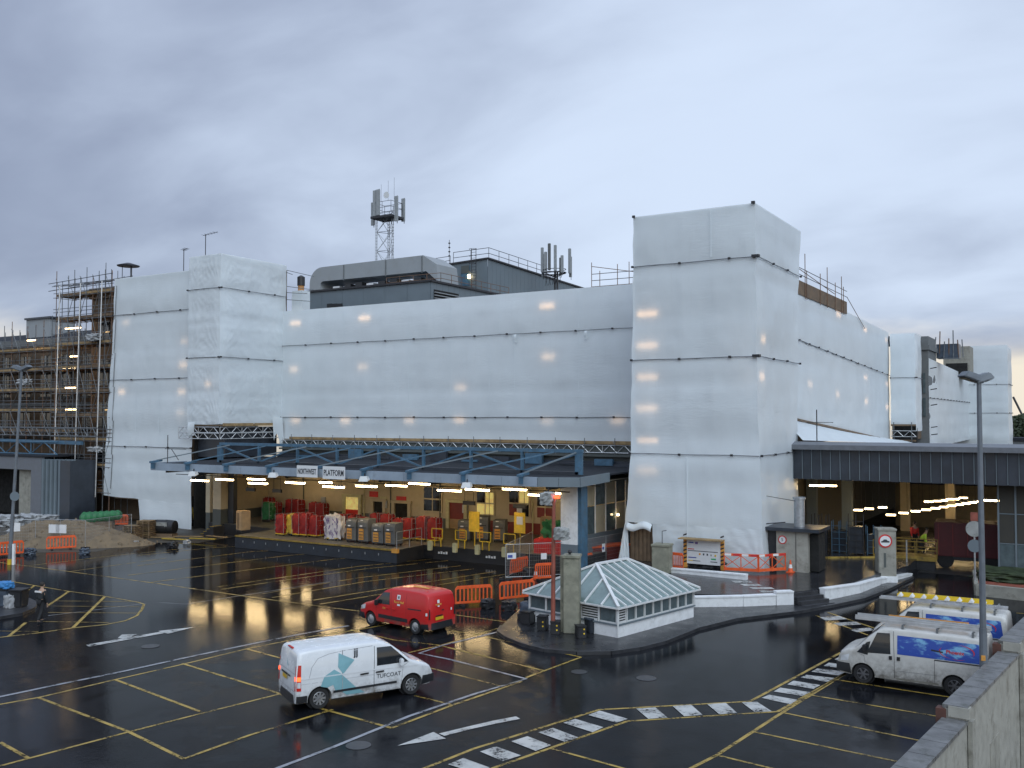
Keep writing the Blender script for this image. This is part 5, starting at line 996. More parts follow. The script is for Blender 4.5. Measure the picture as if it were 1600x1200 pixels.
tr = thing('lorry_trailer', 'dark red lorry body parked in the covered roadway behind the lamp post', 'lorry', (AY(1519, 835, 66).x, 66.2, 0), R(4))
MB().box((-2.1, -1.2, .7), (1.6, 1.2, 2.8)).build('body', 'lorry_red', tr, bevel=.05); MB().box((-2.1, -1.1, .5), (1.6, 1.1, .69)).build('chassis', 'black_plastic', tr)
for x in (-1.5, 1.0): MB().lathe([(.48, -1.15), (.48, -.85)], 16, Matrix.Translation((x, 0, .48)) @ Matrix.Rotation(R(-90), 4, 'X') @ Matrix.Rotation(0, 4, 'X')).build('wheel', 'tyre', tr)
for i in range(5): MB().box((-1.9 + i * .82, -1.24, .8), (-1.86 + i * .82, -1.201, 2.7)).build('panel_rib', 'red_wall', tr)
sf = thing('scissor_platform', 'yellow railed loading platform behind the signed pillar', 'platform', (*G(1415, 871, .6).xy, 0), R(5))
MB().box((-1.8, -.8, .55), (1.8, .8, .8)).build('deck', 'dull_yellow', sf)
MB().box((-1.7, -.7, 0), (1.7, .7, .55)).build('skirt', 'black_plastic', sf)
for s in (-1, 1):
    for z in (1.2, 1.7): MB().bar((-1.8, s * .78, z), (1.8, s * .78, z), .05, .05).build('rail', 'dull_yellow', sf)
    for x in (-1.8, -.6, .6, 1.8): MB().bar((x, s * .78, .8), (x, s * .78, 1.7), .05, .05).build('rail_post', 'dull_yellow', sf)
for i, (x, h) in enumerate(((-15.4, 2.4), (-14.3, 2.0), (-13.2, 2.5), (-12.2, 1.8))):
    t = thing('mesh_cage', 'dark empty mesh cage stacked in the shade right of the booth, %s from the left' % ordn[i], 'cage', (x, 63.5 + .5 * (i % 2), DZ), .1 * i, 'dark mesh cages'); mb = MB()
    for a in (-.45, 0, .45):
        for y in (-.4, .4): mb.bar((a, y, 0), (a, y, h), .05, .05)
    for z in [.1 + .4 * j for j in range(int(h / .4))]: mb.bar((-.45, -.4, z), (.45, -.4, z), .03, .03); mb.bar((.45, -.4, z), (.45, .4, z), .03, .03)
    mb.build('frame', 'blue_steel' if i % 2 else 'dark_tube', t); MB().box((-.4, -.3, .1), (.4, .35, h * .7)).build('load', 'dark_navy', t)
MB().bar((-14.5, 60.5, DZ + .05), (-9.8, 63.8, DZ + .05), .15, .1).build('kerb_edge', 'yellow_paint', deck)
# booth by the tower
bp_ = G(1230, 890, DZ); bo = thing('gate_booth', 'small cream booth with flat dark roof and steel flue beside the tower', 'booth', (-14.9, 55.1, DZ), 0)
bl, br_ = G(1229, 889, DZ), G(1263, 891, DZ)
MB().box((-.75, -.7, 0), (1.0, 1.3, 2.25)).build('wall', 'cream_render', bo); MB().box((-1.75, -.55, 0), (-.76, 1.0, 2.2)).build('dark_annex', 'black_plastic', bo)
MB().box((-1.9, -1.0, 2.26), (1.7, 1.6, 2.45)).build('roof', 'dark_fascia', bo); MB().box((1.02, -.3, .05), (1.5, 1.2, 2.1)).build('dark_annex', 'dark_void', bo)
MB().lathe([(.30, 2.45), (.30, 4.0), (.36, 4.0), (.36, 4.12)], 18, Matrix.Translation((.35, .1, 0))).build('flue', 'galvanised', bo, smooth=40)
MB().lathe([(.24, 0), (.24, .02)], 20, Matrix.Translation((-.4, -.705, 1.75)) @ Matrix.Rotation(R(90), 4, 'X')).build('speed_sign', 'sign_red', bo); MB().lathe([(.18, 0), (.18, .02)], 20, Matrix.Translation((-.4, -.727, 1.75)) @ Matrix.Rotation(R(90), 4, 'X')).build('sign_face', 'sign_white', bo)
text('5', .26, 'sign_digit', 'dark_text', bo, Matrix.Translation((-.4, -.752, 1.75)) @ Matrix.Rotation(R(90), 4, 'X'))
MB().bar((.35, -.71, 0.05), (.35, -.71, 2.2), .02, .03).build('door_seam', 'dark_tube', bo)
mb = MB(); mb.path([(-1.8, -.8, 2.5), (-1.2, -.8, 2.62), (-.2, -.8, 2.75)], .03); mb.path([(-1.6, -.6, 4.2), (.3, -.6, 3.95)], .02); mb.build('cable', 'dark_tube', bo)
cnp = G(1238, 893, DZ); cone = thing('traffic_cone', 'small orange and white traffic cone in front of the booth', 'cone', (cnp.x, 54.1, DZ))
MB().box((-.2, -.2, 0), (.2, .2, .05)).build('base', 'orange_plastic', cone); MB().lathe([(.15, .05), (.11, .25)], 14).build('lower_cone', 'orange_plastic', cone); MB().lathe([(.11, .25), (.07, .45)], 14).build('white_band', 'reflective_white', cone); MB().lathe([(.07, .45), (.03, .7)], 14).build('upper_cone', 'orange_plastic', cone)
# pillars
def pillar(name, x, y, ytop, w, d, label, mat, z0=0., cap=True, rz=0.1):
    b = G(x, y, z0); h = ZH(x, ytop, b) - z0; t = thing(name, label, 'pillar', (b.x, b.y + d / 2, z0), rz)
    MB().box((-w / 2, -d / 2, 0), (w / 2, d / 2, h - .12)).build('shaft', mat, t, bevel=.03); MB().box((-w / 2 - .04, -d / 2 - .04, h - .12), (w / 2 + .04, d / 2 + .04, h)).build('cap', mat, t, bevel=.02); return t, h
p1, h1 = pillar('concrete_pillar', 888, 990, 868, .68, .72, 'tall mossy concrete pillar beside the rusty pole and the glass roof light', 'concrete', .13, rz=.35)
MB().lathe([(.06, 0), (.06, .05), (.12, .12), (.05, .2)], 10, Matrix.Translation((-.1, 0, h1))).build('fitting', 'dark_tube', p1)
MB().box((-.5, -.10, 0), (-.36, .3, h1 * .98)).build('side_pier', 'concrete', p1)
p2, h2 = pillar('concrete_pillar', 1030, 896, 851, .95, .9, 'mossy concrete pillar behind the glass roof light', 'concrete', DZ, rz=.1)
mb = MB(); mb.path([(0, 0, h2), (0, 0, h2 + .7), (.25, 0, h2 + .75)], .02); mb.build('hook', 'dark_tube', p2)
p3, h3 = pillar('concrete_pillar', 1382, 912, 826, .95, .85, 'pale concrete pillar with a round road sign at the end of the white wall', 'pale_concrete', .05, rz=.42)
MB().box((-.52, -.47, 0), (.52, .47, .42)).build('white_base', 'white_render', p3)
mm = Matrix.Translation((-.12, -.45, h3 - .68)) @ Matrix.Rotation(R(90), 4, 'X')
MB().lathe([(.37, 0), (.37, .02)], 28, mm).build('sign_ring', 'sign_red', p3); MB().lathe([(.29, .021), (.29, .03)], 28, mm).build('sign_face', 'sign_white', p3)
MB().add([(mm @ Vector((x, y, .04))) for x, y in ((-.22, -.08), (.22, -.08), (.22, -.0), (.12, .02), (.06, .09), (-.08, .09), (-.14, .01), (-.22, -.01))], [tuple(range(8))]).build('sign_symbol', 'dark_text', p3)
MB().box((-.2, -.44, .9), (-.08, -.427, 1.7)).build('stain', 'grey_wall', p3)

# ------------------------------------------------------------------ glass roof light
su, sv = Vector((.208, .978, 0)), Vector((-.978, .208, 0)); sc_ = Vector((-17.2, 36.65, .13)); SL, SW = 5.75, 4.95
gl2 = thing('roof_light', 'glass hipped roof light with white bars on a low white base', 'roof light', sc_)
def sp3(a, b, z): return sc_ + su * a + sv * b + Vector((0, 0, z - .13))
ze, zp, zr = 1.42, .62, 2.70
def fbox(a0, b0, z0, a1, b1, z1):
    v = [sp3(a, b, z) for z in (z0, z1) for a, b in ((a0, b0), (a1, b0), (a1, b1), (a0, b1))]; return MB().add(v, [(0, 1, 2, 3), (7, 6, 5, 4), (0, 4, 5, 1), (1, 5, 6, 2), (2, 6, 7, 3), (3, 7, 4, 0)])
fbox(0, 0, .13, SL, SW, zp).build('base_wall', 'white_render', gl2, world=True); fbox(-.06, -.06, zp, SL + .06, SW + .06, zp + .07).build('sill', 'grey_cladding', gl2, world=True)
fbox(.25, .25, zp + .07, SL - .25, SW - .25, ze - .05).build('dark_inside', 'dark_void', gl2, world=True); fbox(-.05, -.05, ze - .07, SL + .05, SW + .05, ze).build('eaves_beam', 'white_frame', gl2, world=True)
def side(fn, L, n, louv):
    for i in range(n + 1):
        a = L * i / n; p, q = fn(a), fn(a); MB().bar(Vector((p.x, p.y, zp + .07)), Vector((p.x, p.y, ze - .07)), .09, .09).build('window_post', 'white_frame', gl2, world=True)
    for i in range(n):
        p, q = fn(L * (i + .08) / n), fn(L * (i + .92) / n)
        if i in louv:
            for k in range(6): z = zp + .14 + k * .105; MB().bar(Vector((p.x, p.y, z)), Vector((q.x, q.y, z)), .03, .05).build('louvre', 'white_frame', gl2, world=True)
        else: MB().quad((p.x, p.y, zp + .08), (q.x, q.y, zp + .08), (q.x, q.y, ze - .08), (p.x, p.y, ze - .08)).build('pane', 'glass_pane', gl2, world=True)
        MB().bar(Vector((p.x, p.y, zp + .1)), Vector((q.x, q.y, zp + .1)), .07, .06).build('window_rail', 'white_frame', gl2, world=True)
side(lambda a: sp3(a, .02, 0), SL, 9, (0,)); side(lambda a: sp3(.02, a, 0), SW, 5, (1, 2)); side(lambda a: sp3(a, SW - .02, 0), SL, 6, ()); side(lambda a: sp3(SL - .02, a, 0), SW, 5, ())
ov = .22; rz_ = SW / 2; E = [sp3(-ov, -ov, ze), sp3(SL + ov, -ov, ze), sp3(SL + ov, SW + ov, ze), sp3(-ov, SW + ov, ze)]; Ra, Rb = sp3(rz_ - .75, SW / 2, zr), sp3(SL - rz_ + .75, SW / 2, zr)
def roof_face(poly_, bars):
    a, b, c, d = poly_        # a,b eaves; c,d ridge (c above b side)
    nrm = (b - a).cross(d - a).normalized(); nrm = nrm if nrm.z > 0 else -nrm
    edges = []
    for i in range(bars + 1):
        t = i / bars; e = a.lerp(b, t)
        # run straight up the slope until the hip or the ridge
        eu = (b - a).normalized(); s = (e - a).dot(eu); s0, s1 = (d - a).dot(eu), (c - a).dot(eu); L = (b - a).length
        foot = a + eu * s0; up = d - foot
        f = min(1, s / s0 if s0 > 1e-3 else 1, (L - s) / (L - s1) if L - s1 > 1e-3 else 1); edges.append((e, e + up * max(f, 0)))
    for (p, q), (r, s) in zip(edges, edges[1:]):
        quad = [p, r, s, q] if (s - r).length > 1e-3 and (q - p).length > 1e-3 else [x for x in (p, r, s, q)]
        vs = []
        for x in quad:
            if not vs or all((x - y).length > 1e-3 for y in vs): vs.append(x)
        # fill towards the ridge where hip meets it
        if len(vs) >= 3: MB().add(vs, [tuple(range(len(vs)))]).build('roof_pane', 'roof_glass', gl2, world=True)
    for p, q in edges[1:-1]:
        if (q - p).length > .2: MB().bar(p + nrm * .03, q + nrm * .03, .07, .06).build('glazing_bar', 'white_frame', gl2, world=True)
roof_face((E[0], E[1], Rb, Ra), 12); roof_face((E[3], E[0], Ra, Ra), 6); roof_face((E[1], E[2], Rb, Rb), 6); roof_face((E[2], E[3], Ra, Rb), 12)
U = Vector((0, 0, .05))
for a, b, w in ((E[0], Ra, .13), (E[1], Rb, .13), (E[2], Rb, .13), (E[3], Ra, .13), (Ra, Rb, .18)): MB().bar(a + U, b + U, w, .08).build('hip_bar', 'white_frame', gl2, world=True)
for a, b in zip(E, E[1:] + E[:1]): MB().bar(a - U * .6, b - U * .6, .08, .07).build('gutter', 'white_frame', gl2, world=True)
MB().tube(sp3(-.06, -.06, .2), sp3(-.06, -.06, ze), .04, 8).build('downpipe', 'white_frame', gl2, world=True)
# rusty pole
rp = G(864, 990, .13); ro = thing('lamp_pole', 'rusty red pole with pale floodlights in front of the concrete pillar', 'lamp post', rp); hp = ZH(866, 778, rp) - .13
MB().tube((0, 0, 0), (0.05, 0, hp), .10, 10, .075).build('pole', 'rust_red', ro)
for z, s in ((hp - .05, -.25), (hp - 1.5, .42)):
    lump(MB(), (s, .0, z), (.55, .45, .5), 5 + s, .12, 6).build('floodlight', 'lens_grey', ro); MB().tube((0.05, 0, z), (s, 0, z), .03).build('arm', 'rust_red', ro)
MB().cbox((.2, 0, hp + .05), (.2, .15, .13)).build('signal', 'red_signal', ro)
# black boxes around the pillar foot
for i, (x, y, dx, h) in enumerate(((824, 974, .5, .55), (848, 984, .42, .62), (868, 990, .40, .55), (893, 985, .45, .5), (907, 996, .38, .52), (925, 988, .52, .62))):
    b = G(x, y, .13); t = thing('battery_box', ['leftmost black box on the island kerb', 'black box with yellow reflectors left of the rusty pole', 'black box at the foot of the rusty pole', 'black box right of the tall mossy pillar foot', 'small black box with yellow dots nearest the yard', 'dark blue box against the roof light base'][i], 'box', b, .2 * i, 'boxes around the pillar foot')
    MB().box((-dx / 2, -.22, 0), (dx / 2, .22, h - .06)).build('body', 'black_plastic' if i < 5 else 'dark_navy', t, bevel=.03); MB().box((-dx / 2 - .02, -.24, h - .06), (dx / 2 + .02, .24, h)).build('lid', 'black_plastic' if i < 5 else 'tarp_blue', t, bevel=.02)
    if i in (1, 2, 4):
        for z in (.2, .38): MB().lathe([(.035, 0), (.035, .02)], 10, Matrix.Translation((.08, -.222, z)) @ Matrix.Rotation(R(90), 4, 'X')).build('reflector', 'sign_yellow', t)
b = G(897, 988, .13); o = MB().box((-.18, -.15, 0), (.18, .15, .22)).build('white_block', 'white_frame', bevel=.02); o.location = b; tag(o, 'small white block at the foot of the mossy pillar', 'block')
b = G(840, 968, .13); t = thing('covered_bench', 'dark blue tarpaulin heap with a bag on top, left of the mossy pillar', 'tarpaulin', b, .2); lump(MB(), (0, 0, .38), (1.5, .7, .8), 3, .12, 9).build('tarpaulin', 'tarp_blue', t, smooth=50); lump(MB(), (.2, -.1, .85), (.5, .35, .2), 8, .1, 5).build('bag', 'white_bag', t); MB().box((-.8, -.5, 0), (.9, .35, .32)).build('crate', 'black_plastic', t)

# ------------------------------------------------------------------ orange barriers, mesh fence, red plant
def barrier_proto():
    t = thing('barrier', '', 'barrier'); L, H = 2.0, 1.0
    MB().box((-L / 2 + .1, -.025, H - .16), (L / 2 - .1, .025, H)).build('top_rail', 'orange_plastic', t, bevel=.02); MB().box((-L / 2, -.025, .12), (L / 2, .025, .24)).build('bottom_rail', 'orange_plastic', t, bevel=.02)
    for s in (-1, 1): MB().add([(s * (L / 2 - .07), -.025, .24), (s * L / 2, -.025, .24), (s * L / 2, -.025, H - .15), (s * (L / 2 - .11), -.025, H - .01), (s * (L / 2 - .15), -.025, H - .16), (s * (L / 2 - .07), -.025, H - .2)] + [(s * (L / 2 - .07), .025, .24), (s * L / 2, .025, .24), (s * L / 2, .025, H - .15), (s * (L / 2 - .11), .025, H - .01), (s * (L / 2 - .15), .025, H - .16), (s * (L / 2 - .07), .025, H - .2)], [(0, 1, 2, 5), (2, 3, 4, 5), (11, 8, 7, 6), (11, 10, 9, 8), (1, 7, 8, 2), (2, 8, 9, 3), (0, 5, 11, 6)]).build('end_post', 'orange_plastic', t)
    for i in range(8): x = -L / 2 + .27 + i * (L - .54) / 7; MB().box((x - .035, -.02, .24), (x + .035, .02, H - .16)).build('slat', 'orange_plastic', t)
    for s in (-1, 1): MB().box((s * .62 - .07, -.30, 0), (s * .62 + .07, .30, .12)).build('foot', 'black_rubber', t, bevel=.02)
    return t
BP = [None]
def barrier(a, b, label, group='orange barriers', z=0., tilt=0.):
    """a, b: photo pixels of the two feet ends"""
    A, B = G(*a, z), G(*b, z); c = (A + B) / 2; rz = math.atan2(B.y - A.y, B.x - A.x)
    if BP[0] is None: BP[0] = barrier_proto(); o = BP[0]; o.location = c; o.rotation_euler = (0, 0, rz); o['label'] = label; o['group'] = group
    else: o = dup(BP[0], c, rz, label, group)
    k = (B - A).length / 2.0; o.scale = (max(.6, min(1.25, k)), 1, 1); o.rotation_euler[0] = tilt
    return o
barrier((711, 948), (769, 944), 'orange plastic barrier just right of the red van'); barrier((780, 941), (835, 935), 'orange plastic barrier left of the glass roof light')
barrier((796, 900), (823, 894), 'orange barrier leaning inside the mesh fence', tilt=.1); barrier((836, 908), (866, 906), 'orange barrier behind the rusty pole'); barrier((-12, 872), (37, 867), 'orange barrier at the far left edge beside the lamp post'); barrier((72, 861), (119, 858), 'orange barrier in front of the sand heap')
barrier((905, 892), (925, 889), 'red orange barrier behind the glass roof apex, left one'); barrier((950, 874), (990, 878), 'red orange barrier before the tower doorway')
barrier((178, 822), (200, 822), 'orange barrier between the green tube and the pallets')
barrier((1041, 889), (1066, 892), 'orange barrier left of the site notice board', z=DZ)
for (x, y), lab in (((762, 950), 'black bag at the foot of the barrier by the red van'), ((795, 954), 'black bag at the foot of the barrier by the roof light'), ((826, 898), 'black bag behind the mesh fence')):
    b = G(x, y); o = lump(MB(), (0, 0, .22), (.55, .5, .42), x, .15, 6).build('rubbish_bag', 'black_plastic', smooth=60); o.location = b; tag(o, lab, 'bag', 'black bags at the barriers')
cn2 = dup(cone, G(837, 905), 0, 'small white and orange cone behind the rusty pole')
mb = MB()
def lattice_barrier(a, b, label):
    A, B = G(*a, DZ), G(*b, DZ); d = B - A; L = d.length; t = thing('lattice_barrier', label, 'barrier', A, math.atan2(d.y, d.x), 'red lattice barriers at the tower foot')
    MB().bar((0, 0, 1.0), (L, 0, 1.0), .05, .14).build('top_rail', 'orange_plastic', t); MB().bar((0, 0, .2), (L, 0, .2), .06, .16).build('bottom_rail', 'orange_plastic', t)
    for i in range(4): x = L * (i + .5) / 4; MB().box((x - .18, -.035, .94), (x + .18, -.026, 1.06)).build('reflector', 'sign_red' if i % 2 else 'reflective_white', t)
    for i in range(3): x = L * i / 2; MB().bar((min(max(x, .03), L - .03), 0, .1), (min(max(x, .03), L - .03), 0, 1.05), .05, .05).build('post', 'orange_plastic', t)
    for i in range(2):
        x0, x1 = L * i / 2, L * (i + 1) / 2; MB().bar((x0, .01, .25), (x1, .01, .95), .025, .035).build('brace', 'orange_plastic', t); MB().bar((x0, -.012, .95), (x1, -.012, .25), .025, .035).build('brace', 'orange_plastic', t)
lattice_barrier((1131, 894), (1185, 897), 'red lattice barrier at the tower foot, beside the notice board'); lattice_barrier((1185, 897), (1228, 894), 'red lattice barrier at the tower foot, beside the booth')
def fence(a, b, label):
    A, B = G(*a), G(*b); d = B - A; L = d.length; t = thing('mesh_fence', label, 'fence', A, math.atan2(d.y, d.x), 'mesh fence panels'); H = 2.0
    mb = MB(); mb.path([(0, 0, .1), (0, 0, H), (L, 0, H), (L, 0, .1), (0, 0, .15)], .022); mb.tube((L / 2, 0, .1), (L / 2, 0, H), .018); mb.build('frame', 'galvanised', t)
    mb = MB(); n = int(L / .11)
    for i in range(1, n): mb.tube((L * i / n, 0, .15), (L * i / n, 0, H), .0035, 3)
    for i in range(1, 9): mb.tube((0, 0, .15 + i * .22), (L, 0, .15 + i * .22), .0035, 3)
    o = mb.build('wire_mesh', 'galvanised', t); o['kind'] = 'stuff'
    for x in (0, L): MB().box((x - .12, -.35, 0), (x + .12, .35, .12)).build('foot', 'black_rubber', t)
    return t, L
for a, b, lab, signs in (((790, 906), (864, 902), 'mesh fence panel facing the red van', ((.12, 1.35, .55, .35), (.8, 1.25, .35, .35))), ((864, 902), (900, 899), 'mesh fence panel behind the mossy pillar', ()), ((900, 899), (990, 878), 'mesh fence panel running to the tower doorway', ((.45, 1.3, .35, .5), (.8, 1.4, .5, .5))), ((790, 906), (832, 880), 'mesh fence panel going back towards the dock', ())):
    t, L = fence(a, b, lab)
    for f, z, w, h in signs: MB().box((L * f - w / 2, -.04, z - h / 2), (L * f + w / 2, -.03, z + h / 2)).build('paper_notice', 'sign_white', t)
    if signs: f, z, w, h = signs[0]; MB().box((L * f - w * .42, -.05, z - .1), (L * f + w * .1, -.042, z + .06)).build('notice_print', 'sign_blue', t)
for a, b, lab in (((-60, 862), (55, 855), 'thin mesh fence panel before the white sacks'), ((55, 855), (133, 857), 'thin mesh fence panel before the sand heap'), ((133, 857), (205, 845), 'thin mesh fence panel right of the sand heap')):
    t, L = fence(a, b, lab)
    if 'before the sand' in lab: [MB().box((L * f - .42, -.04, 1.05), (L * f + .42, -.03, 1.65)).build('paper_notice', 'sign_white', t) for f in (.38, .52)]
    if 'sacks' in lab: MB().box((L * .72 - .3, -.04, 1.2), (L * .72 + .3, -.03, 1.8)).build('paper_notice', 'sign_white', t)
rk = thing('plant_skip', 'bright red plant housing with louvred front, green sack on top, behind the mesh fence', 'machine', G(874, 886), R(6))
MB().add([(-1.45, -.7, .55), (1.35, -.7, .75), (1.35, .9, .75), (-1.45, .9, .55), (-1.45, -.7, 1.75), (1.35, -.7, 1.95), (1.35, .9, 1.95), (-1.45, .9, 1.75)], [(0, 3, 2, 1), (4, 5, 6, 7), (0, 1, 5, 4), (1, 2, 6, 5), (2, 3, 7, 6), (3, 0, 4, 7)]).build('housing', 'red_plastic', rk, bevel=.05)
for i in range(7): MB().bar((-1.35, -.72, .72 + i * .14), (.2, -.72, .83 + i * .14), .03, .05).build('louvre', 'sign_red', rk)
MB().box((-1.3, -.6, .12), (1.2, .8, .7)).build('chassis', 'black_plastic', rk); MB().box((.75, -.735, 1.35), (1.15, -.72, 1.6)).build('badge', 'purple_stripe', rk)
for x in (-.9, .8): MB().lathe([(.3, -.78), (.3, -.6)], 14, Matrix.Translation((x, 0, .3)) @ Matrix.Rotation(R(-90), 4, 'X') @ Matrix.Scale(-1, 4, (0, 0, 1))).build('wheel', 'tyre', rk)
o = lump(MB(), (0, 0, .5), (1.0, .8, 1.1), 6, .16, 8).build('green_sack', 'green_cloth', smooth=50); q = rk.location; o.location = (q.x - .5, q.y, 1.8); tag(o, 'green sack lying on the red machine', 'sack')
o = lump(MB(), (0, 0, .18), (1.3, .5, .35), 9, .12, 6).build('black_hose', 'black_plastic', smooth=50); o.location = (q.x + .55, q.y, 1.95); tag(o, 'coiled black hose on the red machine', 'hose')
rs = thing('red_hoarding', 'dark red skip with rail in front of the glazed screen', 'skip', G(950, 880), R(60)); MB().box((-1.5, -.5, 0), (1.5, .5, 1.1)).build('body', 'red_wall', rs, bevel=.03); MB().box((-1.55, -.55, 1.1), (1.55, .55, 1.2)).build('rim', 'orange_plastic', rs)
# notice board
nb_ = thing('notice_board', 'large white site notice board in a timber frame with striped posts', 'notice board', (*G(1100, 889, DZ).xy, DZ), 0)
nb_.location.y = 52.9; nx0, nx1 = AY(1071, 860, 52.9).x - nb_.location.x, AY(1129, 860, 52.9).x - nb_.location.x; nzt = AY(1100, 843, 52.9).z - DZ; nzb = AY(1100, 882, 52.9).z - DZ
MB().box((nx0 + .1, -.03, nzb), (nx1 - .1, .03, nzt - .05)).build('panel', 'sign_white', nb_); MB().box((nx0 - .25, -.55, nzt), (nx1 + .1, .12, nzt + .06)).build('roof_board', 'plank', nb_)
for x in (nx0, nx1):
    MB().box((x - .1, -.06, 0), (x + .1, .06, nzt)).build('post', 'orange_panel', nb_)
    for i in range(8): MB().add([(x - .105, -.066, .25 + i * .22), (x + .105, -.066, .33 + i * .22), (x + .105, -.066, .42 + i * .22), (x - .105, -.066, .34 + i * .22)], [(0, 1, 2, 3)]).build('stripe', 'black_plastic', nb_)
W2, H2 = nx1 - nx0 - .2, nzt - .05 - nzb
for u0, u1, v0, v1, m in ((.05, .20, .86, .91, 'sign_blue'), (.25, .33, .83, .92, 'purple_stripe'), (.03, .22, .595, .63, 'sign_red'), (.03, .92, .53, .555, 'dark_text'), (.04, .28, .24, .28, 'sign_blue'), (.04, .18, .12, .15, 'sign_yellow'), (.18, .40, .12, .145, 'dark_text'), (.72, .86, .22, .28, 'sign_green'), (.70, .90, .12, .15, 'dark_text'), (.36, .41, .38, .46, 'orange_panel'), (.48, .52, .38, .46, 'dark_text'), (.59, .63, .38, .46, 'dark_text'), (.70, .74, .37, .44, 'lens_grey'), (.82, .87, .36, .44, 'sign_yellow')):
    MB().box((nx0 + .1 + W2 * u0, -.042, nzb + H2 * v0), (nx0 + .1 + W2 * u1, -.034, nzb + H2 * v1)).build('print', m, nb_)
o = lump(MB(), (0, 0, .3), (1.9, .7, .6), 5, .2, 9).build('rubbish_pile', 'black_plastic'); o.location = nb_.location + Vector(((nx0 + nx1) / 2, .45, 0)); tag(o, 'heap of black rubbish bags behind the site notice board', 'rubbish')
# ------------------------------------------------------------------ scaffolded building at the left
sb = thing('scaffolded_building', 'old brick building at the left edge, being repaired behind scaffolding', 'building', (-95, 60, 0))
FY = 58.6
MB().box((-135, FY, 0), (-82.2, FY + 8, 16.6)).build('long_wall', 'old_brick', sb, world=True); MB().box((-82.2, FY - 1.2, 0), (-74.9, FY + 8, 20.6)).build('tower_wall', 'old_brick', sb, world=True)
MB().box((-135, FY - .3, 16.6), (-82.2, FY + 8, 17.3)).build('cornice', 'stone_grey', sb, world=True); MB().box((-82.4, FY - 1.4, 20.6), (-74.9, FY + 8, 21.6)).build('parapet', 'dark_plank', sb, world=True)
MB().add([(-135, FY + 2, 17.3), (-82.2, FY + 2, 17.3), (-82.2, FY + 8, 19), (-135, FY + 8, 19)], [(0, 1, 2, 3)]).build('roof', 'canopy_roof', sb, world=True)
for i in range(14):
    for z in (8.6, 12.6, 15.0):
        x = -130 + i * 3.45; h = 2.4 if z < 14 else 1.1
        w = MB().box((x, FY - .05, z - h / 2), (x + 1.7, FY - .01, z + h / 2)).build('window', 'glass_dark', sb, world=True)
        MB().box((x - .1, FY - .22, z - h / 2 - .22), (x + 1.8, FY - .01, z - h / 2 - .02)).build('sill', 'stone_grey', sb, world=True); MB().box((x + .81, FY - .09, z - h / 2), (x + .89, FY - .06, z + h / 2)).build('glazing_bar', 'white_frame', sb, world=True)
for z in (10.6, 14.0): MB().box((-135, FY - .25, z - .2), (-82.3, FY - .01, z + .2)).build('string_course', 'stone_grey', sb, world=True)
for i in range(2):
    for z in (5.5, 9.5, 13.5, 17.2): x = -80.9 + i * 3.2; MB().box((x, FY - 1.26, z - 1.2), (x + 1.5, FY - 1.21, z + 1.2)).build('window', 'glass_dark' if (i + int(z)) % 2 else 'orange_panel', sb, world=True)
lh = thing('roof_hut', 'small pale roof hut at the left edge behind the scaffold rails', 'hut', (-100.5, 64, 17.3)); MB().box((-3, 0, 0), (1.4, 3, 3.0)).build('wall', 'light_cladding', lh); MB().box((-3.1, -.2, 3.0), (1.7, 3.2, 3.2)).build('roof', 'dark_fascia', lh)
def scaffold(label, x0, x1, y0, y1, lifts, top, bay, seed):
    t = thing('scaffold', label, 'scaffolding', (x0, y0, 0)); random.seed(seed); n = max(2, round((x1 - x0) / bay)); st = 'scaffold_tube'
    for i in range(n + 1):
        x = x0 + (x1 - x0) * i / n
        for y in (y0, y1): MB().tube((x, y, 0), (x, y, top + random.uniform(-.3, 1.0)), .034, 5).build('standard', st if random.random() < .8 else 'rusty_tube', t, world=True)
        for z in lifts: MB().tube((x, y0 - .15, z - .12), (x, y1 + .2, z - .12), .028, 5).build('transom', 'rusty_tube', t, world=True)
    for z in lifts:
        for dz in (-.06, .35, .7, 1.05): MB().tube((x0 - .4, y0 - .04, z + dz + random.uniform(-.04, .04)), (x1 + .3, y0 - .04, z + dz + random.uniform(-.04, .04)), .03, 5).build('ledger', st, t, world=True)
        MB().tube((x0 - .3, y1, z - .06), (x1 + .3, y1, z - .06), .03, 5).build('ledger', 'rusty_tube', t, world=True)
        x = x0
        while x < x1 - .2:
            L = min(3.9, x1 - x)
            for k in range(5):
                y = y0 + .05 + k * (y1 - y0 - .1) / 5; MB().box((x + .01, y, z), (x + L - .02, y + (y1 - y0) / 5 - .05, z + .04)).build('board', 'plank' if random.random() < .6 else 'dark_plank', t, world=True)
            MB().box((x + .01, y0 - .01, z + .04), (x + L - .02, y0 + .03, z + .24)).build('toe_board', 'plank' if random.random() < .65 else 'dark_plank', t, world=True); x += L
    for i in range(0, n, 2):
        xa, xb = x0 + (x1 - x0) * i / n, x0 + (x1 - x0) * min(i + 1, n) / n
        for j, (z, z2) in enumerate(zip(lifts, lifts[1:] + [top])): MB().tube((xa if j % 2 else xb, y0 - .08, z), (xb if j % 2 else xa, y0 - .08, z2), .028, 5).build('brace', st, t, world=True)
    return t
s1 = scaffold('long low scaffold with timber decks along the old brick building', -120, -82.6, 56.2, 57.9, [7.9, 9.9, 11.9, 13.9, 15.9], 18.2, 1.35, 5)
s2 = scaffold('taller scaffold tower with timber decks between the brick building and the white sheeting', -83.4, -75.2, 54.5, 56.4, [2.6, 4.9, 7.2, 9.4, 11.6, 13.8, 16.0, 18.4, 20.6], 22.3, .9, 6)
for i in range(3): x = -82.5 + 3.1 * i; MB().tube((x, 53.9, 2.2), (x + .5, 53.9, 21.5), .05, 6).build('long_pole', 'aluminium', s2, world=True)
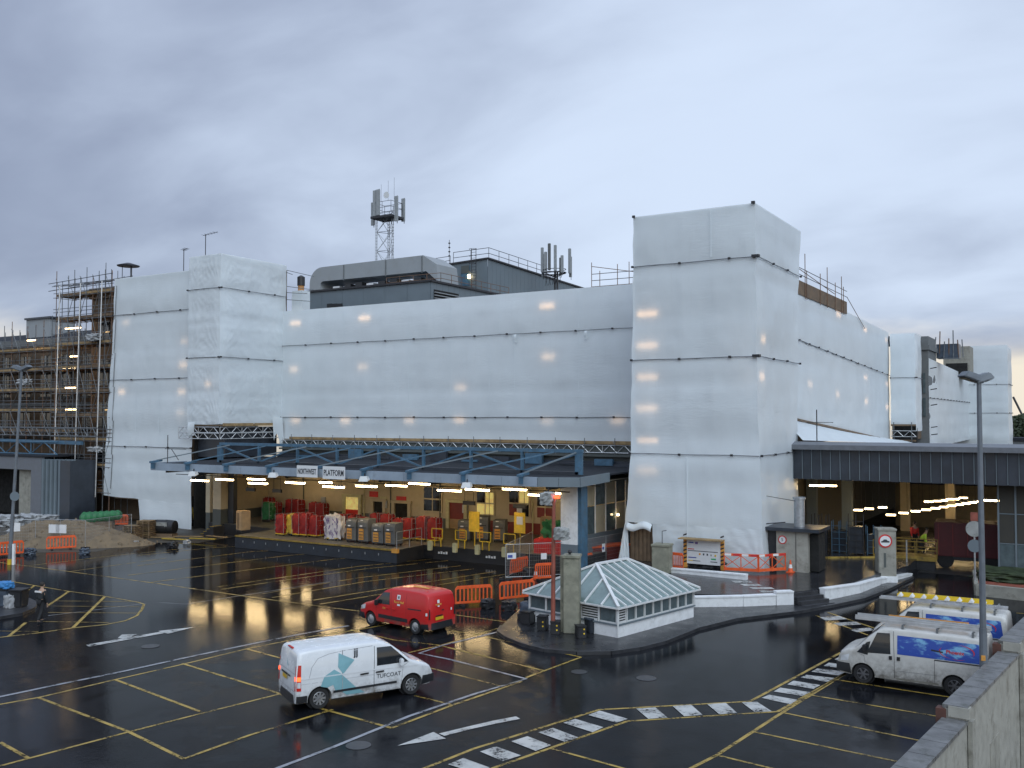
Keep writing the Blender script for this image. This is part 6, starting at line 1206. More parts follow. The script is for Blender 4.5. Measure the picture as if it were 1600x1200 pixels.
for z in (21.2, 21.9): MB().tube((-84.5, 54.4, z), (-75, 54.4, z + .3), .03).build('ledger', 'dark_tube', s2, world=True); MB().tube((-84.5, 56.5, z), (-75, 56.5, z + .3), .03).build('ledger', 'dark_tube', s2, world=True)
for i in range(6): MB().tube((-84 + 1.6 * i, 54.4, 21.6), (-82.8 + 1.6 * i, 56.5, 21.9), .028).build('transom', 'dark_tube', s2, world=True)
MB().lathe([(.95, 0), (1.0, .08), (.2, .32)], 18, Matrix.Translation((-75.0, 56, 23.0))).build('vent_cowl', 'dark_tube', s2, world=True); [MB().tube((-75 + .5 * math.cos(a), 56 + .5 * math.sin(a), 21.6), (-75 + .5 * math.cos(a), 56 + .5 * math.sin(a), 23), .03).build('cowl_leg', 'dark_tube', s2, world=True) for a in (0, 2, 4)]
for i, (x, y, L) in enumerate(((107, 576, 2.0), (115, 557, 1.0), (110, 606, 1.4), (111, 640, 1.5), (114, 513, 2.2), (49, 532, 1.2), (125, 762, .5))):
    p = AY(x, y, 55.3); strip(p, (1, 0, 0), L, 'tube_light' if i == 0 else 'dim_tube', ['brightest lit strip light on the taller scaffold', 'small lit strip light just above the brightest one', 'dim lit strip light just below the brightest one', 'lower lit strip light on the taller scaffold', 'top lit strip light on the taller scaffold', 'lit strip light at the top of the long low scaffold', 'small site lamp by the orange ladder'][i], 'strip lights on the scaffold', th=.14)
for x, y, w, h in ((147, 527, 1.5, .6), (150, 702, 1.6, .4), (38, 597, 1.5, .5)):
    p = AY(x, y, 54.2); o = lump(MB(), (0, 0, 0), (w, .6, h), x, .25, 8).build('tarpaulin', 'sack_white', smooth=50); o.location = p; tag(o, {147: 'white tarpaulin bundle high on the taller scaffold', 150: 'torn white sheeting scrap low on the taller scaffold', 38: 'pale bundle on the low scaffold behind the left lamp post'}[x], 'tarpaulin')
a, b = AY(121, 720, 53.6), AY(134, 806, 53.6); d0 = thing('ladder', 'orange ladder leaning on the taller scaffold', 'ladder', b)
for s in (-.28, .28): MB().bar((s, 0, 0), (a.x - b.x + s, .5, a.z - b.z), .06, .08).build('stile', 'rust_red', d0)
for i in range(14): f = (i + .5) / 14; MB().tube((-.28 + (a.x - b.x) * f, .5 * f, (a.z - b.z) * f), (.28 + (a.x - b.x) * f, .5 * f, (a.z - b.z) * f), .02).build('rung', 'rust_red', d0)
# grey shed with ribbed cladding
sh = thing('ribbed_shed', 'grey ribbed steel shed with open doorway behind the sand heap', 'shed', (-84, 51, 0))
x1_ = AY(64, 760, 51).x; x2_ = AY(88, 760, 51).x
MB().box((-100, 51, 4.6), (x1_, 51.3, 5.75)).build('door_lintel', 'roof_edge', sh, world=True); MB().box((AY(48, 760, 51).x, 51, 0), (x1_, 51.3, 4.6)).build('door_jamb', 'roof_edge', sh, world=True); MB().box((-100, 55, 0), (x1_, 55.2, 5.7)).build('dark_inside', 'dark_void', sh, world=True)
MB().box((AY(30, 760, 51.5).x, 51.5, 0), (AY(48, 760, 51.5).x, 51.6, 4.6)).build('door_leaf', 'pale_concrete', sh, world=True)
for i in range(8): x = x1_ + .05 + i * .42; MB().box((x, 51.0 + .12 * i, 0), (x + .26, 51.3 + .12 * i, 5.6)).build('cladding_rib', 'grey_cladding', sh, world=True)
MB().box((x1_, 51.5, 0), (x1_ + 3.4, 54, 5.5)).build('side_wall', 'dark_fascia', sh, world=True); MB().box((-100, 50.9, 5.75), (x1_ + .1, 55, 5.9)).build('roof', 'canopy_roof', sh, world=True)
lattice(sh, (-100, 53.8, 7.6), (-76, 53.8, 7.6), .75, .7, .04, 'lattice_beam', 'scaffold_tube'); MB().bar((-100, 53, 7.2), (-77, 53, 7.0), .25, .3).build('blue_beam', 'blue_steel', sh, world=True)
lattice(sh, (-100, 52.6, 5.95), (-80, 52.6, 5.95), 1.1, 1.9, .05, 'blue_truss', 'blue_steel')
# materials heaped at the left
sd = MB(); c = Vector((*G(108, 850).xy, 0))
def heap(u, v):
    a, r = u * 2 * math.pi, v; x, y = math.cos(a) * r * 6.4, math.sin(a) * r * 2.7
    h = 1.75 * max(0, (1 - r ** 1.3)) + .9 * math.exp(-((x + 3.3) ** 2 + y * y) / 3) * (1 - r); h += (.35 * fbm(Vector((x * .5, y * .5, 3)), 4) + .16 * fbm(Vector((x * 2.1, y * 2.1, 8)), 4)) * (1 - r)
    return Vector((x, y, max(-.05, h - .02)))
sd.grid(heap, 110, 40); o = sd.build('sand_heap', 'sand', smooth=50); o.location = c; tag(o, 'big brown sand heap behind the orange barrier at the left', 'sand heap'); o.rotation_euler[2] = .54
ck = MB(); random.seed(9)
for i in range(260):
    u, v_ = random.random(), random.random() ** .6 * 1.08; p = heap(u, min(v_, 1)) * 1.0; k = random.uniform(.04, .16); p.x *= max(1, v_); p.y *= max(1, v_)
    a_ = random.uniform(0, 6); q = [p + Vector((math.cos(a_ + j * 2.1) * k, math.sin(a_ + j * 2.1) * k, -.03)) for j in range(3)] + [p + Vector((random.uniform(-.3, .3) * k, 0, k * random.uniform(.6, 1.1)))]
    ck.add(q, [(0, 2, 1), (0, 1, 3), (1, 2, 3), (2, 0, 3)])
ck_o = ck.build('clods', 'sand', o); ck_o['kind'] = 'stuff'
mud = struct(MB().add([(*G(x, y).xy, .006) for x, y in ((-100, 858), (40, 864), (150, 862), (220, 848), (310, 848), (370, 838), (300, 822), (150, 810), (-100, 815))], [tuple(range(9))]).build('muddy_ground', 'mud'))
for i, (x, y, w, h) in enumerate(((12, 822, 2.6, .9), (48, 820, 2.2, .9), (-25, 824, 2.4, .9), (75, 818, 1.6, .7), (30, 836, 1.4, .5), (95, 812, 1.0, .8))):
    b = G(x, y); o = lump(MB(), (0, 0, h / 2), (w, 1.3, h), i * 2.7, .16, 9).build('bulk_sack', 'sack_white', smooth=45); o.location = b; tag(o, 'white bulk sack behind the sand heap, %s from the left edge' % ['second', 'fourth', 'leftmost', 'sixth', 'third', 'rightmost'][i], 'sack', 'white bulk sacks')
gt = thing('green_tube', 'big green ribbed plastic tube lying behind the sand heap', 'tube', G(158, 828), R(28)); gt.scale = (.8, .8, .8); prof = []
for i in range(15): prof.append(((.62 + .10 * (i % 2)) * (1 - .02 * i) * (.75 if i in (0, 14) else 1), -2.1 + i * .3))
MB().lathe(prof, 18, Matrix.Translation((0, 0, 1.35)) @ Matrix.Rotation(R(84), 4, 'Y')).build('tube', 'green_cloth', gt, smooth=30); MB().cbox((0, 0, .45), (2.6, .8, .9)).build('cradle', 'dark_plank', gt)
for k, (x, y, nlev) in enumerate(((207, 842, 7), (228, 840, 9))):
    b = G(x, y); t = thing('pallet_stack', ['lower stack of wooden pallets beside the sand heap', 'taller stack of wooden pallets beside the black barrel'][k], 'pallets', b, .3 + .1 * k)
    for i in range(nlev):
        z = i * .15
        for j in range(5): MB().box((-.55 + .02 * (i % 3), -.5 + j * .22, z + .10), (.55 + .02 * (i % 3), -.38 + j * .22, z + .13)).build('slat', 'plank' if (i + j) % 3 else 'dark_plank', t)
        for xx in (-.48, 0, .48): MB().box((xx - .05, -.48, z), (xx + .05, .5, z + .095)).build('block', 'dark_plank', t)
bl_ = thing('black_barrel', 'black plastic barrel lying on its side in front of the white sheeting', 'barrel', G(255, 838), R(20)); MB().lathe([(.3, -1.1), (.5, -1.0), (.55, -.5), (.52, -.45), (.55, -.4), (.55, .4), (.52, .45), (.55, .5), (.5, 1.0), (.3, 1.1)], 20, Matrix.Translation((0, 0, .75)) @ Matrix.Rotation(R(90), 4, 'Y')).build('drum', 'black_plastic', bl_, smooth=35)
MB().box((-.3, -.53, .8), (.6, -.49, 1.15)).build('label_sheet', 'lens_grey', bl_); MB().box((-1.0, -.4, 0), (1.0, .4, .25)).build('timber', 'dark_plank', bl_)
random.seed(21)
for i in range(5):
    b = G(250 + i * 22, 844 + random.uniform(-4, 4)); o = MB().bar((-1.2, 0, .06 + .05 * i), (1.2, .1, .10 + .05 * i), .22, .06).build('timber_plank', 'yellow_cloth' if i % 2 else 'plank'); o.location = b; o.rotation_euler[2] = random.uniform(-.3, .5); tag(o, 'timber plank on the muddy ground below the sheeting, %s from the black barrel' % ordn[i], 'plank', 'timber planks on the mud')
for i, (x, y, s) in enumerate(((47, 866, .5), (132, 866, .45), (270, 856, .5), (292, 850, .35), (210, 852, .4))):
    b = G(x, y); o = lump(MB(), (0, 0, s * .4), (s * 1.3, s, s * .8), i + 20, .2, 6).build('rubble_bag', 'tarp_blue' if i < 2 else 'sack_white' if i > 2 else 'black_plastic', smooth=50); o.location = b; tag(o, ['dark bag between the two left orange barriers', 'dark bag right of the barrier before the sand heap', 'black bag below the black barrel', 'small pale bag near the platform steps', 'small pale bag before the pallets'][i], 'bag')
o = thing('yellow_post', 'slim yellow marker post leaning beside the sheeting foot', 'post', G(304, 822)); MB().tube((0, 0, 0), (-.3, 0, 1.6), .05).build('post', 'yellow_steel', o)
# ------------------------------------------------------------------ lamp posts
def lamp_post(label, loc, h, lean, heads, rz):
    t = thing('street_lamp', label, 'lamp post', loc, rz); L = Vector((lean, 0, h))
    MB().tube((0, 0, 0), (lean * .25, 0, h * .25), .12, 12).build('base_tube', 'post_grey', t); MB().tube(L * .25, L, .10, 12, .07).build('post', 'post_grey', t)
    for a, s in heads:
        d = Vector((math.cos(a), math.sin(a), 0)); mb = MB(); m = Matrix.Translation(L + Vector((0, 0, .02))) @ Matrix.Rotation(a, 4, 'Z') @ Matrix.Rotation(R(-14), 4, 'Y')
        v = [(-.15, -.12, -.1), (.95 * s, -.24, -.06), (.95 * s, .24, -.06), (-.15, .12, -.1), (-.1, -.1, .14), (.75 * s, -.18, .16), (.75 * s, .18, .16), (-.1, .1, .14)]
        mb.add([m @ Vector(x) for x in v], [(0, 3, 2, 1), (4, 5, 6, 7), (0, 1, 5, 4), (1, 2, 6, 5), (2, 3, 7, 6), (3, 0, 4, 7)]); h_ = mb.build('lamp_head', 'post_grey', t, bevel=.03)
        MB().add([m @ Vector(x) for x in ((.1, -.15, -.115), (.85 * s, -.2, -.085), (.85 * s, .2, -.085), (.1, .15, -.115))], [(0, 1, 2, 3)]).build('lens', 'lens_grey', h_)
    return t
lb = G(15, 882); hL = ZH(33, 578, lb); lp1 = lamp_post('tall grey lamp post with two heads at the left beside the orange barrier', lb, hL, .55, ((R(-20), .8), (R(160), .8)), R(31))
MB().box((.22, -.16, .0), (.36, .02, 1.3)).build('marker_sleeve', 'reflective_white', lp1); MB().tube((.0, 0, 0), (0, 0, .35), .14, 12).build('yellow_foot', 'yellow_steel', lp1)
MB().lathe([(.3, 0), (.3, .02)], 18, Matrix.Translation((.3, -.1, 4.3)) @ Matrix.Rotation(R(90), 4, 'X')).build('sign_disc', 'grey_cladding', lp1)
lp2 = lamp_post('tall grey lamp post with two heads behind the boundary wall at the right', (AY(1533, 800, 34).x, 34, 0), ZH(1533, 594, (AY(1533, 800, 34).x, 34)), 0, ((R(188), .68), (R(8), .45)), R(31.4))
MB().box((-.13, -.13, 1.62), (.0, -.09, 1.78)).build('orange_tag', 'orange_panel', lp2)
# ------------------------------------------------------------------ stepped boundary wall at the right
bwl = thing('boundary_wall', 'stepped pale rendered boundary wall with stone coping at the lower right', 'wall', (-3.4, 28, 0))
dirw = Vector((.105, 1, 0)).normalized(); nrw = Vector((dirw.y, -dirw.x, 0)); base = Vector((-4.42, 22.0, 0))
def wseg(t0, t1, zc, th=.62):
    A, B = base + dirw * t0, base + dirw * t1
    def blk(o0, o1, z0, z1, name, mat, e=0.):
        a, b = A - dirw * e, B + dirw * e; v = [a + nrw * o0, a + nrw * o1, b + nrw * o1, b + nrw * o0]
        MB().add([(p.x, p.y, z0) for p in v] + [(p.x, p.y, z1) for p in v], [(3, 2, 1, 0), (4, 5, 6, 7), (0, 1, 5, 4), (1, 2, 6, 5), (2, 3, 7, 6), (3, 0, 4, 7)]).build(name, mat, bwl, world=True)
    blk(.06, th - .04, -3.5, zc - .10, 'wall_face', 'cream_render'); blk(.0, th + .02, zc - .10, zc, 'coping', 'coping_stone', .0)
    blk(-.02, .03, 0, zc - .10, 'yard_face', 'dark_brick')
    return blk
segs = ((-6, 6.55, 1.2), (6.55, 13.95, 1.55), (13.95, 21, 1.9), (21, 29, 2.2))
for a, b, z in segs: wseg(a, b, z)
for a, b, z in segs[1:]:
    A = base + dirw * a
    for off, w, z0, z1, m in ((-.16, .26, 0, z - .12, 'dark_brick'), (.16, .52, z - .3, z - .02, 'cream_render')):
        v = [A + nrw * off - dirw * .05, A + nrw * (off + w) - dirw * .05, A + nrw * (off + w) + dirw * .25, A + nrw * off + dirw * .25]
        MB().add([(p.x, p.y, z0) for p in v] + [(p.x, p.y, z1) for p in v], [(3, 2, 1, 0), (4, 5, 6, 7), (0, 1, 5, 4), (1, 2, 6, 5), (2, 3, 7, 6), (3, 0, 4, 7)]).build('end_pier', m, bwl, world=True)
    A = base + dirw * (a + .15); v = [A + nrw * .6, A + nrw * .72, A + dirw * .35 + nrw * .72, A + dirw * .35 + nrw * .6]
    MB().add([(p.x, p.y, -3.5) for p in v] + [(p.x, p.y, z - .4) for p in v], [(3, 2, 1, 0), (4, 5, 6, 7), (0, 1, 5, 4), (1, 2, 6, 5), (2, 3, 7, 6), (3, 0, 4, 7)]).build('pilaster', 'cream_render', bwl, world=True)
A = base + dirw * 9.5; v = [A + nrw * .56, A + nrw * .595, A + dirw * 1.3 + nrw * .595, A + dirw * 1.3 + nrw * .56]
MB().add([(p.x, p.y, -3) for p in v] + [(p.x, p.y, -.2) for p in v], [(3, 2, 1, 0), (4, 5, 6, 7), (0, 1, 5, 4), (1, 2, 6, 5), (2, 3, 7, 6), (3, 0, 4, 7)]).build('blind_window', 'pale_concrete', bwl, world=True)
for a, b, z in segs:
    t_ = a + 1.1
    while t_ < b - .2:
        A = base + dirw * t_; v = [A + nrw * -.004, A + nrw * .644, A + dirw * .014 + nrw * .644, A + dirw * .014 + nrw * -.004]
        MB().add([(p.x, p.y, z - .102) for p in v] + [(p.x, p.y, z + .002) for p in v], [(3, 2, 1, 0), (4, 5, 6, 7), (0, 1, 5, 4), (1, 2, 6, 5), (2, 3, 7, 6), (3, 0, 4, 7)]).build('coping_joint', 'dark_void', bwl, world=True); t_ += 1.15
# black cable along the wall foot
o = MB().tube(base + dirw * -2 + nrw * -.10 + Vector((0, 0, 1.0)), base + dirw * 6.4 + nrw * -.10 + Vector((0, 0, 1.0)), .045).build('edge_pipe', 'black_plastic', bwl, world=True)
# ------------------------------------------------------------------ kerbed island with bins at the left
k0 = [G(x, y) for x, y in ((-70, 975), (0, 968), (35, 962), (55, 953), (58, 944), (40, 936), (0, 932), (-70, 935))]
ki = struct(MB().prism([(p.x, p.y) for p in k0], 0, .14).build('kerb_island', 'kerb_stone'))
for i, (x, y, w, h, m, lab) in enumerate(((30, 948, .68, .8, 'black_plastic', 'black bin on the kerbed island at the left'), (8, 947, .55, .8, 'tarp_blue', 'dark bin left of the black bin at the left edge'))):
    b = G(x, y, .14); t = thing('wheelie_bin', lab, 'bin', b, .4); MB().add([(-w * .42, -w * .42, 0), (w * .42, -w * .42, 0), (w * .42, w * .42, 0), (-w * .42, w * .42, 0), (-w / 2, -w / 2, h), (w / 2, -w / 2, h), (w / 2, w / 2, h), (-w / 2, w / 2, h)], [(0, 3, 2, 1), (4, 5, 6, 7), (0, 1, 5, 4), (1, 2, 6, 5), (2, 3, 7, 6), (3, 0, 4, 7)]).build('body', m, t, bevel=.05)
    MB().box((-w / 2 - .03, -w / 2 - .03, h), (w / 2 + .03, w / 2 + .03, h + .07)).build('lid', 'black_plastic', t, bevel=.02)
o = lump(MB(), (0, 0, .3), (.5, .5, .6), 31, .12, 7).build('white_sack', 'sack_white', smooth=50); o.location = G(17, 949, .14); tag(o, 'pale sack between the two bins at the left edge', 'sack')
o = lump(MB(), (0, 0, .15), (.7, .5, .3), 33, .12, 6).build('blue_bag', 'bag_blue', smooth=50); o.location = (G(8, 947, .14).x, G(8, 947, .14).y, 1.02); tag(o, 'bright blue bag on the bin at the left edge', 'bag')
# manholes and gullies
for i, (x, y, r_) in enumerate(((235, 1010, .36), (560, 1165, .36), (1010, 1060, .36), (905, 1050, .3))):
    b = G(x, y); t = thing('manhole_cover', ['round iron manhole cover left of the white delivery van', 'round iron manhole cover by the lower drain line', 'round iron manhole cover in the empty lane right of the roof light', 'small round iron cover below the island'][i], 'manhole cover', (b.x, b.y, .002), 0, 'manhole covers in the yard')
    MB().lathe([(r_, 0), (r_, .012), (r_ - .04, .012)], 24).build('rim', 'kerb_stone', t); MB().lathe([(r_ - .05, 0), (r_ - .05, .010), (.0001, .010)], 24).build('plate', 'dark_tube', t)
# ------------------------------------------------------------------ vans
def interp(tab, x):
    if x <= tab[0][0]: return tab[0][1]
    for (a, b), (c, d) in zip(tab, tab[1:]):
        if x <= c: return b + (d - b) * (x - a) / (c - a)
    return tab[-1][1]
class Van:
    def __init__(s, name, label, L, Wd, top, paint, wheels, rw, tumb=.13, rear_lean=.10, nose=.20, zb=.27, group=None):
        s.L, s.W, s.top, s.paint, s.tumb, s.rl, s.nose, s.zb = L, Wd / 2, top, paint, tumb, rear_lean, nose, zb
        s.zmax = max(z for _, z in top); s.t = thing(name, label, 'van', (0, 0, 0), 0, group); s.rw = rw; s.wheels = wheels
        s.body()
    def warp(s, x, z): return x + s.rl * max(0, (z - 1.0) / .9) ** 1.3 * max(0, 1 - x / .8)
    def hw(s, x, z):
        p = 1.0
        if x < .16: p -= .07 * (1 - x / .16) ** 2
        q = (x - (s.L - .95)) / .95
        if q > 0: p -= s.nose * q ** 2.3
        k = 1 - .05 * max(0, (.55 - z) / .3) ** 2 if z < .55 else 1 - s.tumb * max(0, (z - 1.0) / (s.zmax - 1.0)) ** 1.7
        return s.W * p * k
    def pt(s, x, z, side, off=.004): return Vector((s.warp(x, z), side * (s.hw(x, z) + off), z))
    def body(s):
        xs = [0, .03, .08, .16, .3] + [.3 + (s.L - .6) * i / 26 for i in range(1, 26)] + [s.L - .3, s.L - .16, s.L - .07, s.L - .02, s.L]
        rings = []
        for x in xs:
            zt = interp(s.top, x); zb = s.zb + (.06 if x > s.L - .1 else 0); e = 1.0
            if x < .03: zt -= .04
            lv = [0, .05, .14, .26, .38, .50, .62, .74, .85, .93]
            side = []
            for f in lv:
                z = zb + (zt - .10 - zb) * f / .93
                side.append((s.warp(x, z), s.hw(x, z), z))
            ye = s.hw(x, zt - .10)
            for fy, dz in ((.985, .055), (.95, .022), (.86, .004), (.6, -.012), (.3, -.02)): side.append((s.warp(x, zt - dz), ye * fy, zt - dz))
            ring = [(s.warp(x, zb), 0, zb)] + side + [(s.warp(x, zt), 0, zt + .022)] + [(a, -b, c) for a, b, c in side[::-1]]
            rings.append(ring)
        n = len(rings[0]); mb = MB(); mb.add([p for r in rings for p in r], [(i * n + j, i * n + (j + 1) % n, (i + 1) * n + (j + 1) % n, (i + 1) * n + j) for i in range(len(rings) - 1) for j in range(n)] + [tuple(range(n - 1, -1, -1)), tuple((len(rings) - 1) * n + j for j in range(n))])
        o = mb.build('body', s.paint, s.t)
        bm = bmesh.new(); bm.from_mesh(o.data); bmesh.ops.recalc_face_normals(bm, faces=bm.faces); bm.to_mesh(o.data); bm.free()
        cut = MB()
        for wx in s.wheels:
            for sd in (-1, 1): cut.lathe([(s.rw * 1.20, -.17), (s.rw * 1.20, .17)], 28, Matrix.Translation((wx, sd * (s.W - .10), s.rw)) @ Matrix.Rotation(R(90), 4, 'X'))
        c = cut.build('cutter', 'tyre'); bm = bmesh.new(); bm.from_mesh(c.data); bmesh.ops.recalc_face_normals(bm, faces=bm.faces); bm.to_mesh(c.data); bm.free()
        md = o.modifiers.new('b', 'BOOLEAN'); md.object = c; md.operation = 'DIFFERENCE'; md.solver = 'EXACT'
        dg = bpy.context.evaluated_depsgraph_get(); me = bpy.data.meshes.new_from_object(o.evaluated_get(dg)); o.modifiers.clear(); o.data = me; me.materials.clear(); me.materials.append(MATS[s.paint])
        for p_ in me.polygons: p_.material_index = 0
        me.shade_smooth(); me.set_sharp_from_angle(angle=R(32)); bpy.data.objects.remove(c)
        for wx in s.wheels:
            for sd in (-1, 1):
                mb = MB(); mb.lathe([(s.rw * 1.19, -.165), (s.rw * 1.19, -.15), (.1, -.15)], 24, Matrix.Translation((wx, sd * (s.W - .10), s.rw)) @ Matrix.Rotation(R(90) * (1), 4, 'X') @ Matrix.Scale(-sd if False else 1, 4, (0, 0, 1))); 
                MB().lathe([(s.rw * 1.195, -.012), (s.rw * 1.195, .012)], 24, Matrix.Translation((wx, sd * (s.W - .26), s.rw)) @ Matrix.Rotation(R(90), 4, 'X')).build('wheel_arch_liner', 'black_plastic', s.t)
    def wheel(s, spokes, rim_mat, cover=False):
        for wx in s.wheels:
            for sd in (-1, 1):
                m = Matrix.Translation((wx, sd * (s.W - .135), s.rw)) @ Matrix.Rotation(R(-90) * sd, 4, 'X'); r = s.rw
                w = MB().lathe([(r * .62, -.10), (r * .93, -.10), (r, -.07), (r, .07), (r * .94, .10), (r * .64, .095), (r * .62, .06)], 28, m).build('wheel', 'tyre', s.t, smooth=35)
                mb = MB(); mb.lathe([(r * .64, .02), (r * .64, .085), (r * .60, .092), (r * .58, .05), (r * .0001, .04)], 28, m)
                if cover: mb.lathe([(r * .60, .075), (r * .3, .10), (.0001, .105)], 24, m)
                else:
                    for k in range(spokes): mb.box((r * .08, -.028, .04), (r * .60, .028, .088), m @ Matrix.Rotation(2 * math.pi * k / spokes, 4, 'Z'))
                    mb.lathe([(r * .17, .04), (r * .15, .098), (.0001, .10)], 14, m)
                mb.build('rim', rim_mat, w, smooth=30)
    def patch(s, name, mat, corners, side, nx=8, nz=6, off=.006, parent=None):
        bl, br, tr, tl = [Vector((*c, 0)) for c in corners]
        mb = MB(); mb.grid(lambda u, v: (lambda p: s.pt(p.x, p.y, side, off))(bl.lerp(br, u).lerp(tl.lerp(tr, u), v)), nx, nz)
        if side > 0: mb.f = [f[::-1] for f in mb.f]
        return mb.build(name, mat, parent or s.t, smooth=60)
    def polyp(s, name, mat, pts, side, off=.006):
        mb = MB(); mb.add([s.pt(x, z, side, off) for x, z in pts], [tuple(range(len(pts)))]); return mb.build(name, mat, s.t)
    def seam(s, pts, side, w=.018, mat='dark_tube', name='door_seam', off=.003):
        mb = MB()
        for (x0, z0), (x1, z1) in zip(pts, pts[1:]):
            n = max(2, int(math.hypot(x1 - x0, z1 - z0) / .12))
            for i in range(n):
                a, b = Vector((x0 + (x1 - x0) * i / n, z0 + (z1 - z0) * i / n, 0)), Vector((x0 + (x1 - x0) * (i + 1) / n, z0 + (z1 - z0) * (i + 1) / n, 0)); d = (b - a).normalized(); q = Vector((-d.y, d.x, 0)) * (w / 2)
                mb.quad(*[s.pt(p.x, p.y, side, off) for p in (a - q, b - q, b + q, a + q)])
        return mb.build(name, mat, s.t)
    def rear(s, name, mat, pts, off=.008, parent=None):
        mb = MB(); mb.add([Vector((s.warp(0, z) - off, y, z)) for y, z in pts], [tuple(range(len(pts)))]); return mb.build(name, mat, parent or s.t)
    def screen(s, x0, x1, fw=.86, name='windscreen'):
        mb = MB()
        def f(u, v):
            x = x0 + (x1 - x0) * v; z = interp(s.top, x); y = (u * 2 - 1) * fw * s.hw(x, z - .1); return Vector((x + .01, y, z + .018 - .016 * (u * 2 - 1) ** 2))
        mb.grid(f, 8, 6); mb.build(name, 'glass_dark', s.t, smooth=60)
    def bumper(s, front, mat='black_plastic', z0=.26, z1=.62):
        if front:
            for sd in (-1, 1): s.patch('front_bumper', mat, ((s.L - .52, z0 + .04), (s.L - .004, z0 + .08), (s.L - .004, z1 - .02), (s.L - .46, z1 - .01)), sd, 10, 4, .014)
            a = s.hw(s.L, .45) + .014; MB().box((s.L - .03, -a, z0 + .06), (s.L + .02, a, z1 - .02)).build('front_bumper', mat, s.t); MB().box((s.L + .021, -a * .55, z1 - .24), (s.L + .026, a * .55, z1 - .10)).build('grille', 'dark_void', s.t); return
        mb = MB(); L = s.L; pts = []
        for i in range(13):
            a = -1 + 2 * i / 12; y = a * s.W * (.95 if not front else .90)
            x = (L + .035 - .30 * abs(a) ** 2.6) if front else (-.045 + .13 * abs(a) ** 6); pts.append((x, y))
        inn = [(x - (.2 if front else -.2), y * .985) for x, y in pts]
        for (a, b), (c, d) in zip(zip(pts, inn), list(zip(pts, inn))[1:]):
            v = [(a[0], a[1], z0), (c[0], c[1], z0), (d[0], d[1], z0), (b[0], b[1], z0), (a[0] - (.02 if front else -.02), a[1], z1), (c[0] - (.02 if front else -.02), c[1], z1), (d[0], d[1], z1), (b[0], b[1], z1)]
            mb.add(v, [(0, 3, 2, 1), (4, 5, 6, 7), (0, 1, 5, 4), (2, 3, 7, 6)])
        mb.build('front_bumper' if front else 'rear_bumper', mat, s.t, smooth=50)
    def mirror(s, x, z, mat):
        for sd in (-1, 1):
            p = s.pt(x, z, sd, .12); o = MB().cbox(p, (.12, .20, .24)).build('mirror', mat, s.t, bevel=.03); MB().bar(s.pt(x, z - .08, sd, -.02), p, .05, .06).build('mirror_arm', 'black_plastic', o)
    def text(s, body, size, x, z, side, mat, bold=0., rear=False, off=.012):
        if rear: m = Matrix.Translation((s.warp(0, z) - off, x, z)) @ Matrix.Rotation(R(-90), 4, 'Z') @ Matrix.Rotation(R(90), 4, 'X')
        else: m = Matrix.Translation(s.pt(x, z, side, off)) @ (Matrix.Rotation(R(180), 4, 'Z') if side > 0 else Matrix.Identity(4)) @ Matrix.Rotation(R(90), 4, 'X')
        return text(body, size, 'lettering', mat, s.t, m, .002, bold)
    def place(s, rear_wheel, front_wheel, side):
        """wheels' ground contacts on the visible side (side +1 = left of the van)"""
        r, f = Vector((*rear_wheel, 0)), Vector((*front_wheel, 0)); d = (f - r).normalized(); a = math.atan2(d.y, d.x); left = Vector((-d.y, d.x, 0))
        mid = (r + f) / 2; wm = (s.wheels[0] + s.wheels[1]) / 2
        s.t.location = mid - left * side * (s.W - .06) - d * wm; s.t.rotation_euler = (0, 0, a)
    def cabin(s, x0, x1):
        pass
